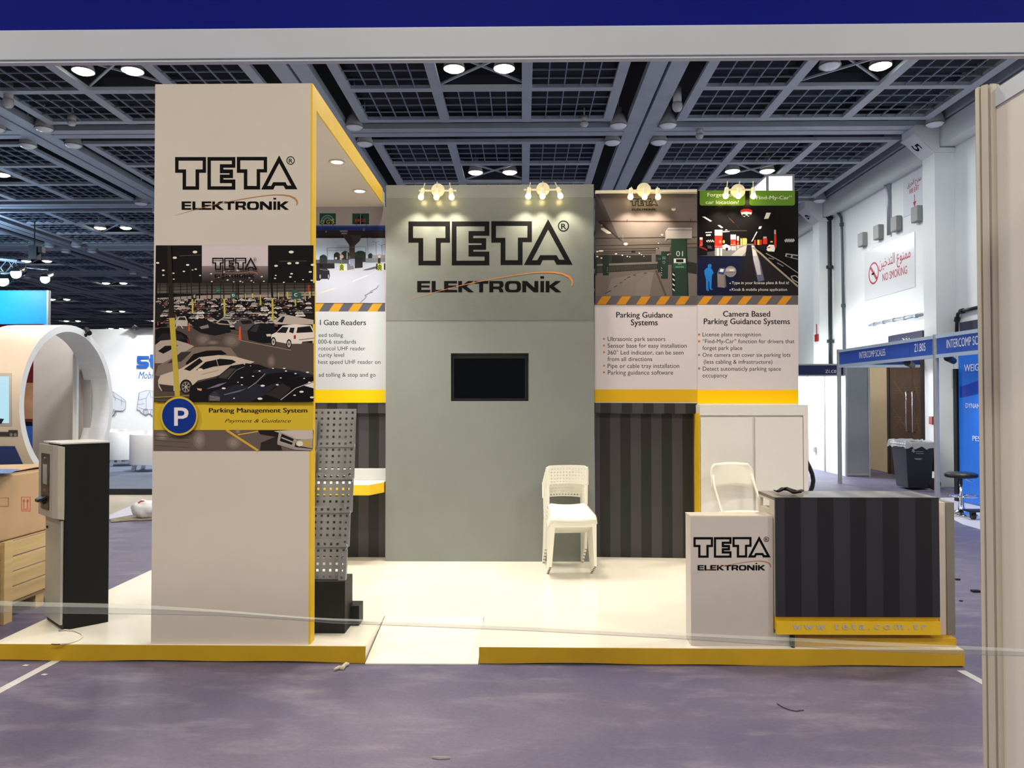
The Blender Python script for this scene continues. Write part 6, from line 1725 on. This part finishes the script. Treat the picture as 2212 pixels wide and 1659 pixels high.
# two drawn vehicles fixed to the wall as cut-outs
PAPER = mat('pale_drawing_board', (206, 210, 220), rough=.5, noise=.02); LINE = mat('pencil_line', (112, 116, 134), rough=.6)
def wl(mb, pts, w=.8):
    for a, b in zip(pts[:-1], pts[1:]):
        A_, B_ = WLP(*a, .034), WLP(*b, .034); mb.bar(A_, B_, w * yWl / FOC, .003, up=(0, 1, 0))
for nm, outline, lines in (
  ('bus drawing cut-out on the white wall beside the arch', [(218, 845), (236, 843), (246, 847), (270, 864), (272, 868), (271, 883), (266, 888), (250, 887), (246, 897), (238, 896), (228, 899), (218, 899)],
   [[(236, 843), (246, 858), (271, 869)], [(230, 861), (240, 864), (243, 873), (236, 880), (229, 883)], [(244, 846), (250, 865)], [(229, 893), (244, 889), (266, 887)], [(246, 897), (246, 885)], [(262, 862), (263, 875)], [(228, 861), (228, 898)]]),
  ('truck drawing cut-out on the white wall next to the tower', [(301, 848), (318, 843), (336, 846), (340, 898), (330, 898), (322, 893), (314, 896), (306, 892), (302, 886), (296, 885), (297, 873), (299, 860)],
   [[(300, 864), (316, 860), (323, 846)], [(301, 848), (299, 864)], [(297, 874), (312, 872)], [(316, 860), (316, 886)], [(299, 880), (316, 886), (330, 884)], [(324, 846), (326, 858), (330, 858)], [(309, 893), (309, 886), (316, 886)]])):
    t = thing('vehicle_cutout', 'pale ' + nm, 'wall picture', WLP(*outline[0], .01))
    mb = MB(); mb.prism([WLP(u, v, .002) for u, v in outline], (0, -.03, 0)); bd = mb.build('board', PAPER, t)
    mb = MB(); wl(mb, outline + outline[:1]); [wl(mb, l, .6) for l in lines]
    for (u, v) in (((246, 892),) if 'bus' in nm else ((315, 890), (330, 892))):
        wl(mb, [(u + 5 * math.cos(a), v + 7 * math.sin(a)) for a in [math.pi * 2 * k / 12 for k in range(13)]], .8); wl(mb, [(u + 2.5 * math.cos(a), v + 3.5 * math.sin(a)) for a in [math.pi * 2 * k / 8 for k in range(9)]], .6)
    mb.build('drawn_lines', LINE, bd)
mb = MB(); c = PY(293, 706, yWl - .3); mb.cyl((c.x, c.y, bwz + .001), (c.x, c.y, bwz + .03), .10, .06, n=12); mb.cyl((c.x, c.y, bwz + .03), (c.x, c.y, c.z + .03), .012, n=8); mb.cyl((c.x - .03, c.y, c.z), (c.x + .06, c.y - .06, c.z - .04), .05, n=12); mb.box(c.x - .3, c.x + .5, yWl - .32, yWl, bwz + .0005, bwz + .012)
tag(mb.build('floodlight', BLK), 'small black floodlight on top of the white neighbour wall', 'spotlight')
light('stand_beam', 'SPOT', (-7.4, 15.6, 4.6), 900, (.93, .97, 1), .15, 110, (.05, .9, -1), .6)
light('stand_beam', 'SPOT', (-7.6, 13.0, 4.8), 420, (.95, .97, 1), .15, 110, (-.05, .6, -1), .6)
# arch: a short wide ring
RYC, RZC, RR, RXF, RXB = 13.25, 1.50, 1.37, -7.83, -8.28
arch = thing('round_arch', 'big round white arch with a thick rim left of the ticket machine', 'arch', ((RXF + RXB) / 2, RYC, .1))
ring_ = lambda x, r, n=64, dy=0: [(x, RYC + dy + r * math.cos(2 * math.pi * k / n), max(.102, RZC + r * math.sin(2 * math.pi * k / n))) for k in range(n)]
n = 64; ri = RR - .115
wide = [min(1, max(0, (.6 - math.cos(2 * math.pi * k / n)) / .8)) for k in range(n)]
mb = MB(); mb.add(ring_(RXF, RR) + [(x - .5 * w_, y, z) for (x, y, z), w_ in zip(ring_(RXB, RR), wide)], [(k, (k + 1) % n, n + (k + 1) % n, n + k) for k in range(n)]); mb.build('outer_shell', CREAM, arch, smooth=True)
mb = MB(); mb.add(ring_(RXF, RR) + ring_(RXF, ri), [(k, (k + 1) % n, n + (k + 1) % n, n + k) for k in range(n)])
mb.add(ring_(RXF, ri) + ring_(RXB, ri), [(k, (k + 1) % n, n + (k + 1) % n, n + k) for k in range(n)]); mb.build('rim', SW_, arch)
# ring pole and inner partition
c = PY(164, 800, 14.2)
mb = MB(); mb.box(c.x - .035, c.x + .035, 14.17, 14.24, .11, PY(164, 716, 14.2).z); mb.build('strut', SW_, arch)
a, b = PY(72, 800, 14.42), PY(196, 800, 14.42)
GPN = mat('warm_grey_partition', (186, 180, 176), rough=.6, noise=.02)
mb = MB(); zpt = PY(130, 716, 14.45).z
mb.box(a.x, b.x, 14.42, 14.46, .11, zpt - .03); tag(mb.build('partition_panel', GPN), 'warm grey partition seen through the round arch', 'panel')
# cylinder decals: window screen, truck picture, blue corner
def on_cyl(px, py, r):
    d = ray(px, py); oy, oz = EYE.y - RYC, EYE.z - RZC
    A_ = d.y ** 2 + d.z ** 2; B_ = 2 * (oy * d.y + oz * d.z); C_ = oy ** 2 + oz ** 2 - r * r
    D_ = B_ * B_ - 4 * A_ * C_
    t_ = (-B_ - math.sqrt(max(D_, 0))) / (2 * A_)
    return EYE + d * t_
def cyl_patch(mb, u0, v0, u1, v1, r, nv=8, shift=None):
    pts = []
    for j in range(nv + 1):
        v = v0 + (v1 - v0) * j / nv
        for u in (u0, u1):
            uu = u + (shift(u, v) if shift else 0)
            pts.append(on_cyl(uu, v, r))
    mb.add(pts, [(2 * j, 2 * j + 1, 2 * j + 3, 2 * j + 2) for j in range(nv)])
mb = MB(); cyl_patch(mb, -60, 806, 25, 920, RR + .004); mb.build('window_frame', mat('window_reveal', (196, 190, 182), rough=.5), arch)
mb = MB(); cyl_patch(mb, -60, 813, 19.5, 914, RR + .008); scr = mb.build('lit_window', mat('bright_screen', (40, 48, 52), rough=.3, emit=(196, 240, 255), estr=.85), arch)
mb = MB()
mb.add([on_cyl(u, v, RR + .010) for u, v in ((-20, 904), (0, 904), (9, 905), (6, 910), (3, 915), (-20, 915))], [(0, 1, 2, 3, 4, 5)]); mb.build('truck_silhouette', mat('navy_silhouette', (26, 34, 66), rough=.5), arch)
mb = MB(); cyl_patch(mb, -60, 933, 18, 943, RR + .005); cyl_patch(mb, 18, 929, 38, 943, RR + .005); mb.build('truck_graphic', mat('dark_grey_graphic', (64, 66, 66), rough=.6), arch)
mb = MB()
for u in (24, 33):
    mb.add([on_cyl(u + 3.3 * math.cos(a), 939 + 3.6 * math.sin(a), RR + .008) for a in [math.pi * 2 * k / 12 for k in range(12)]], [tuple(range(12))])
mb.build('wheel_graphic', mat('light_grey_graphic', (150, 150, 148), rough=.6), arch)
mb = MB(); cyl_patch(mb, -60, 964, 32, 1006, RR + .005, 8, lambda u, v: (v - 964) * .45 if u > 0 else 0); mb.build('blue_graphic', mat('royal_blue_graphic', (30, 62, 140), rough=.5), arch)
c = on_cyl(176, 711, RR); c = Vector((RXF - .03, RYC + .45, RZC + math.sqrt(RR ** 2 - .45 ** 2)))
mb = MB(); mb.cyl(c + Vector((0, .05, .05)), c + Vector((.12, -.06, -.03)), .05, .045, n=14); mb.sphere(c + Vector((.02, -.02, -.05)), .045, 10, 8); mb.box(c.x - .03, c.x + .01, c.y - .02, c.y + .02, c.z, c.z + .05); tag(mb.build('arch_spotlight', BLK), 'small black spotlight clipped on the round arch rim', 'spotlight')
# things seen through the arch
mb = MB(); a, b = PY(20, 800, 17.2), PY(90, 800, 17.2)
za, zb_, zc_ = PY(50, 700, 17.2).z, PY(50, 827, 17.2).z, PY(50, 905, 17.2).z
dm = thing('demo_wall', 'dark red wall with a desert picture seen through the arch', 'wall panel', (b.x, 17.2, .1))
mb.box(-13.5, b.x, 17.2, 17.28, .102, za - .0); mb.build('board', mat('dark_red_board', (112, 28, 30), rough=.5, noise=.03), dm)
mb = MB(); mb.quad((-13.2, 17.195, zc_), (b.x - .02, 17.195, zc_), (b.x - .02, 17.195, zb_), (-13.2, 17.195, zb_)); mb.build('desert_picture', mat('desert_print', (190, 140, 100), rough=.6, noise=.35, nscale=1.6, stretch=(.4, 1, 1.6)), dm)
mb = MB(); ztab = PY(60, 921, 16.2).z; mb.box(-13, PY(74, 950, 16.2).x, 16.2, 16.8, .102, ztab); tag(mb.build('blue_counter', mat('counter_blue', (50, 94, 178), rough=.45, noise=.03)), 'blue counter seen through the arch', 'counter')
mb = MB(); c = PY(60, 919, 16.3); rnd = random.Random(9)
mb.box(c.x - .12, c.x + .1, 16.28, 16.42, ztab + .001, ztab + .10); mb.box(c.x + .12, c.x + .3, 16.3, 16.4, ztab + .001, ztab + .06); mb.cyl((c.x - .05, 16.27, ztab + .05), (c.x - .05, 16.43, ztab + .05), .05, n=12)
tag(mb.build('scale_model', BLKM), 'small dark model standing on the blue counter', 'model')
# armchairs
def make_armchair():
    t = thing('tub_armchair', 'white tub armchair nearest the tower on the neighbour platform', 'armchair', (0, 0, 0), 'white tub armchairs')
    LE = mat('white_leather', (224, 224, 222), rough=.4, noise=.02)
    mb = MB(); n = 30; out, inn = [], []
    R1, R2 = .40, .29
    for k in range(n + 1):
        a = math.radians(-200 + 220 * k / n) 
        out.append((R1 * math.cos(a), R1 * math.sin(a) * .95)); inn.append((R2 * math.cos(a), R2 * math.sin(a) * .95))
    loop = out + inn[::-1]
    mb.prism([(x, y, .14) for x, y in loop], (0, 0, .62)); mb.build('shell', LE, t, smooth=True, bevel=.03)
    mb = MB(); mb.prism([(.285 * math.cos(2 * math.pi * k / 24), .29 * math.sin(2 * math.pi * k / 24) + .02, .15) for k in range(24)], (0, 0, .27)); mb.build('cushion', LE, t, bevel=.03)
    for x in (-.22, .22):
        for y in (-.2, .2):
            mb = MB(); mb.prism([(x - .05, y, .139), (x + .03, y, .139), (x - .005, y, .002), (x - .09, y, .002)], (0, .03, 0)); mb.build('leg', CHROME, t)
    return t
ac = make_armchair()
c = PZ(312, 1019, .101); ac.location = (c.x, c.y + .25, .101)
c = PY(268, 997, 17.2); dup(ac, loc=(c.x, 17.2, .101), rot=(0, 0, .5), label='white tub armchair second from the tower, left of the nearest one')
c = PY(345, 985, 18.15); dup(ac, loc=(c.x + .1, 18.15, .101), rot=(0, 0, 3.0), label='white tub armchair farthest back, half hidden by the tower')
c = PY(236, 985, 18.15); dup(ac, loc=(c.x, 18.15, .101), rot=(0, 0, 3.4), label='white tub armchair at the back beside the arch')
# bare floor strip, film and bag
mb = MB(); mb.prism([(-13, 10.35, .0008), (-3.6, 10.35, .0008), (-3.6, 12.69, .0008), (-13, 12.69, .0008)], (0, 0, .003))
tag(mb.build('bare_floor_patch', mat('bare_beige_floor', (176, 166, 148), rough=.5, noise=.08, nscale=2)), 'bare beige floor strip before the neighbour platform', 'floor patch')
FILM = mat('crumpled_film', (196, 196, 216), rough=.35, noise=.1, nscale=6)
mb = MB(); q = [PZ(236, 1113, .005), PZ(300, 1086, .005), PZ(345, 1092, .005), PZ(345, 1116, .005), PZ(236, 1122, .005)]
mb.prism(q, (0, 0, .004)); tag(mb.build('floor_film', FILM), 'lilac plastic film sheet under the white carrier bag', 'film')
mb = MB(); q = [PZ(238, 1122, .009), PZ(270, 1116, .012), PZ(300, 1111, .02), PZ(330, 1115, .012), PZ(330, 1123, .006), PZ(280, 1125, .006), PZ(240, 1128, .006)]
mb.prism(q, (0, 0, .008)); tag(mb.build('paper_scrap', mat('grubby_paper', (150, 140, 118), rough=.8, noise=.3, nscale=9)), 'grubby paper strip lying along the carpet edge', 'paper')
c = PZ(312, 1117, .022)
mb = MB(); rnd = random.Random(4); mb.sphere((0, 0, 0), 1, 22, 16)
for i, v in enumerate(mb.v):
    d = v.normalized(); k_ = 1 + .12 * math.sin(7 * d.x + 3 * d.z) * math.sin(5 * d.y + 2) + rnd.uniform(-.05, .05)
    mb.v[i] = Vector((c.x + d.x * .17 * k_, c.y + d.y * .13 * k_, .011 + max(0, .118 + d.z * .118 * k_)))
bag = mb.build('carrier_bag', mat('white_thin_plastic', (232, 234, 238), rough=.35, noise=.05, nscale=9), smooth=True); tag(bag, 'crumpled white plastic carrier bag on the floor left of the tower', 'bag')
mb = MB(); mb.tube([(c.x - .05, c.y - .07, .215), (c.x - .02, c.y - .05, .24), (c.x + .02, c.y - .05, .235)], .014, 6); mb.build('red_print', mat('red_bag_print', (196, 60, 56), rough=.5), bag)

# far blue screen, truss and stage lights
yT = 22.0
s0, s1 = PY(105, 627, yT), PY(-60, 727, yT)
bs_ = thing('blue_screen', 'bright blue screen wall above the round arch', 'screen', (s0.x - 1, yT, .0))
mb = MB(); mb.box(s0.x - 4.5, s0.x - .05, yT, yT + .1, 0, s0.z); mb.build('board', mat('cyan_blue_board', (30, 150, 235), rough=.45, noise=.03), bs_)
mb = MB(); mb.box(s0.x - .048, s0.x, yT - .01, yT + .11, 0, s0.z); mb.build('edge_profile', ALU, bs_)
tz_ = PY(60, 592, yT).z; x1_ = PY(94, 592, yT).x
tr = thing('lighting_truss', 'grey lattice lighting truss hanging above the blue screen', 'truss', (x1_ - 2, yT - .6, tz_))
mb = MB()
for dy, dz in ((-.15, .18), (.15, .18), (-.15, -.18), (.15, -.18)): mb.cyl((x1_ - 5, yT - 1 + dy, tz_ + dz + .5), (x1_, yT - 1 + dy, tz_ + dz), .025, n=8)
mb.build('chords', GALV, tr)
mb = MB(); N = 18
for k in range(N):
    xa, xb_ = x1_ - 5 + 5 * k / N, x1_ - 5 + 5 * (k + 1) / N; ra, rb = .5 * (1 - k / N), .5 * (1 - (k + 1) / N)
    for dy in (-.15, .15): mb.cyl((xa, yT - 1 + dy, tz_ + (.18 if k % 2 else -.18) + ra), (xb_, yT - 1 + dy, tz_ + (-.18 if k % 2 else .18) + rb), .013, n=6)
mb.build('lattice', GALV, tr)
mb = MB(); c = PY(74, 575, yT - 1); mb.box(c.x - .1, c.x + .12, yT - 1.1, yT - .9, tz_ + .24, tz_ + .62); mb.box(c.x + .1, c.x + .26, yT - 1.08, yT - .92, tz_ + .42, tz_ + .58); hoist = thing('chain_hoist', 'black chain hoist holding up the lighting truss', 'hoist', (c.x, yT - 1, tz_ + .2)); mb.build('body', BLK, hoist)
mb = MB(); mb.cyl((c.x, yT - 1, tz_ + .62), (c.x, yT - 1, ZC), .014, n=6); mb.build('chain', BLK, hoist)
SLIT = mat('stage_lamp_glow', (235, 250, 255), emit=(214, 244, 255), estr=26)
for (u, v, r, lab) in ((6, 606, .16, 'dazzling stage light at the far left edge of the truss'), (34, 590, .15, 'dazzling stage light hung mid-truss left of the black hoist'), (97, 602, .13, 'stage light hanging at the right end of the truss')):
    c = PY(u, v, yT - 1.8)
    t = thing('stage_light', lab, 'stage light', c, 'stage lights on the truss')
    mb = MB(); mb.cyl(c + Vector((0, .3, .12)), c + Vector((0, .015, 0)), r * .7, r, n=20); mb.build('can', BLK, t)
    mb = MB(); mb.cyl(c + Vector((0, .012, 0)), c + Vector((0, -.004, 0)), r * .94, n=20); mb.build('lens', SLIT, t)
    mb = MB(); mb.tube([c + Vector((-r - .02, .15, .05)), c + Vector((-r - .02, .15, .25)), c + Vector((r + .02, .15, .25)), c + Vector((r + .02, .15, .05))], .014, 6); mb.bar(c + Vector((0, .15, .25)), Vector((min(c.x, x1_ - .05), yT - 1.15, tz_ + .02 + max(0, (x1_ - c.x) * .1))), .03, .03); mb.build('yoke', BLK, t)
light('stand_beam', 'SPOT', (-9.6, 9.4, 4.6), 340, (1, .80, .58), .1, 80, (.12, .75, -.55), .7)  # added warm spot with no fitting, put in to warm the round arch
light('stage_beam', 'SPOT', (s0.x - 1.2, yT - 1.5, s0.z + .55), 260, (.62, .88, 1), .12, 130, (0, .75, -1), .7)
light('stage_spill', 'POINT', (s0.x - 1.4, yT - 2.2, 5.3), 330, (.52, .76, 1), .25)

# ------------------------------------------------------------------ foreground: own stand's fascia, wall with post, tape
FY = 1.36
NAVYF = mat('navy_fascia_panel', (8, 20, 122), rough=.5, spec=.06, noise=.04, nscale=20)
WAL = mat('white_coated_profile', (196, 202, 210), rough=.42, noise=.03, nscale=5)
hz0 = PY(1106, 125.5, FY).z; hz1_ = PY(1106, 57, FY).z
fs = thing('fascia_board', 'near navy fascia board with a white rail across the picture top', 'fascia', (0, FY, hz0))
tl = .004
R_ = Matrix.Translation(Vector((0, FY, hz0))) @ Matrix.Rotation(-.0006, 4, 'Y')
mb = MB(R_); mb.box(-2.2, 2.2, .010, .016, hz1_ - hz0, .34); mb.build('panel', NAVYF, fs)
mb = MB(R_); mb.box(-2.2, 2.2, 0, .0125, .0035, hz1_ - hz0); mb.box(-2.2, 2.2, .003, .011, -.0008, .0036); mb.box(-2.2, 2.2, 0, .0125, -.0028, -.0006); mb.box(-2.2, 2.2, 0, .03, .34, .40); mb.build('rail', WAL, fs, bevel=.0008)
pw = PY(2118, 201, 2.27)
PXW = PY(2107, 205, 2.27).x; PXE = PY(2133, 205, 2.27).x
pzt = pw.z
own = thing('partition_wall', 'near white partition wall with a grey corner post at the right edge', 'partition', (PXW + .03, 1.6, 0))
WPN = mat('white_partition_sheet', (214, 208, 200), rough=.45, noise=.015)
px_ = PXW + .044
mb = MB(); mb.box(px_ - .006, px_ + .002, -.6, 2.235, .04, pzt - .05); mb.build('sheet', WPN, own)
mb = MB(); mb.box(px_ - .010, px_ + .012, -.6, 2.235, pzt - .055, pzt - .004); mb.box(px_ - .010, px_ + .012, -.6, 2.235, 0, .05); mb.build('rail', WAL, own)
mb = MB()
# grooved octagonal post
pc = Vector((PXW + .030, 2.262, 0)); prof = []
for k in range(8):
    a = 2 * math.pi * (k + .5) / 8
    for da, rr_ in ((-.30, .031), (-.10, .031), (-.085, .023), (.085, .023), (.10, .031), (.30, .031)):
        prof.append((pc.x + rr_ * math.cos(a + da), pc.y + rr_ * math.sin(a + da), 0))
mb.prism(prof, (0, 0, pzt + .012)); mb.build('post', mat('dull_warm_aluminium', (196, 188, 174), rough=.5, metal=.15, noise=.04, nscale=3, stretch=(6, 6, 1)), own)
# stretched clear tape
TAPE = bpy.data.materials.new('clear_packing_tape'); TAPE.use_nodes = True
film(TAPE, .33, .2, (206, 211, 205))
mb = MB()
ty_ = 1.22
prof = [(-800, 1250, 1286), (-120, 1290, 1322), (0, 1298, 1324), (90, 1301, 1325), (240, 1304, 1327), (330, 1308, 1328), (480, 1318, 1331), (660, 1333, 1342), (720, 1336, 1347), (900, 1341, 1354), (1150, 1350, 1364), (1450, 1366, 1380), (1700, 1377, 1396), (1900, 1387, 1408), (2060, 1394, 1414), (2212, 1402, 1418), (2300, 1407, 1420), (3000, 1440, 1454)]
pts = []
for u, a, b in prof:
    pts += [PY(u, a, ty_), PY(u, (a * .62 + b * .38), ty_ - .004), PY(u, b, ty_ + .002)]
mb.add(pts, [(3 * k + j, 3 * k + 3 + j, 3 * k + 4 + j, 3 * k + 1 + j) for k in range(len(prof) - 1) for j in (0, 1)])
tp = mb.build('barrier_tape', TAPE); tag(tp, 'clear tape stretched low across the whole front of the view', 'tape')
mb = MB(); pts = []
for u, a, b in prof: pts += [PY(u, b - 2.2, ty_ - .001), PY(u, b, ty_ + .001)]
TED = bpy.data.materials.new('folded_tape_edge'); TED.use_nodes = True; film(TED, .36, .3, (176, 178, 170))
mb.add(pts, [(2 * k, 2 * k + 2, 2 * k + 3, 2 * k + 1) for k in range(len(prof) - 1)]); mb.build('folded_edge', TED, tp)

# ------------------------------------------------------------------ marks and bits on the carpet
TPW = mat('white_floor_tape', (206, 202, 204), rough=.4, noise=.12, nscale=10)
def strip(name, label, a, b, w, m=TPW, h=.0012, cat='tape'):
    A_, B_ = PZ(*a, 0), PZ(*b, 0); d = (B_ - A_).normalized(); n_ = Vector((-d.y, d.x, 0)) * w / 2
    z = Vector((0, 0, .0006))
    mb = MB(); mb.prism([A_ - n_ + z, B_ - n_ + z, B_ + n_ + z, A_ + n_ + z], (0, 0, h)); return tag(mb.build(name, m), label, cat)
strip('floor_tape', 'white tape strip on the carpet at lower left', (122, 1427), (-60, 1524), .055)
strip('floor_tape', 'white tape strip on the carpet at the right platform corner', (2076, 1449), (2170, 1500), .05)
c = PZ(738, 1440, 0); rnd = random.Random(12)
mb = MB(); P3 = [PZ(u, v, .012) for u, v in ((722, 1446), (732, 1442), (740, 1443), (744, 1437), (752, 1434), (746, 1431))]
mb.tube(P3, [.006, .011, .013, .012, .009, .004], 7); tag(mb.build('crumpled_tape', mat('cream_crumpled_tape', (206, 196, 168), rough=.5, noise=.15, nscale=30)), 'scrunched cream tape before the platform left of the ramp', 'tape scrap')
mb = MB(); P3 = [PZ(u, v, .004) for u, v in ((934, 1636), (950, 1638), (972, 1637))]; mb.tube(P3, [.006, .008, .005], 6); tag(mb.build('paper_scrap', mat('dusty_paper', (150, 148, 142), rough=.7, noise=.2, nscale=20)), 'small pale strip of paper on the carpet at bottom centre', 'scrap')
mb = MB(); P3 = [PZ(u, v, .004) for u, v in ((1679, 1520), (1690, 1527), (1704, 1533), (1720, 1536), (1736, 1534))]; mb.tube(P3, .0025, 6); tag(mb.build('thin_wire', mat('dark_wire', (44, 42, 62), rough=.5)), 'short curved dark wire on the carpet at lower right', 'wire')
for u, v, lab in ((56, 1438, 'tiny white paper bit on the carpet below the platform, upper left'), (96, 1458, 'small white paper bit beside the left floor tape')):
    c = PZ(u, v, 0); mb = MB(); mb.prism([c + Vector((-.018, -.006, .001)), c + Vector((.012, -.014, .001)), c + Vector((.02, .004, .001)), c + Vector((-.01, .012, .001))], (0, 0, .003)); tag(mb.build('paper_bit', TPW), lab, 'scrap')
for u, v, s_, lab in ((2107, 1279, .03, 'larger black bit on the carpet beside the counter'), (2076, 1299, .011, 'small black crumb on the carpet beside the counter'), (2068, 1253, .02, 'thin black scrap on the carpet beside the counter, farthest')):
    c = PZ(u, v, 0); mb = MB(); mb.box(c.x - s_, c.x + s_, c.y - s_ * .7, c.y + s_ * .7, .001, .003 + s_ * .5); tag(mb.build('black_scrap', BLK), lab, 'scrap')
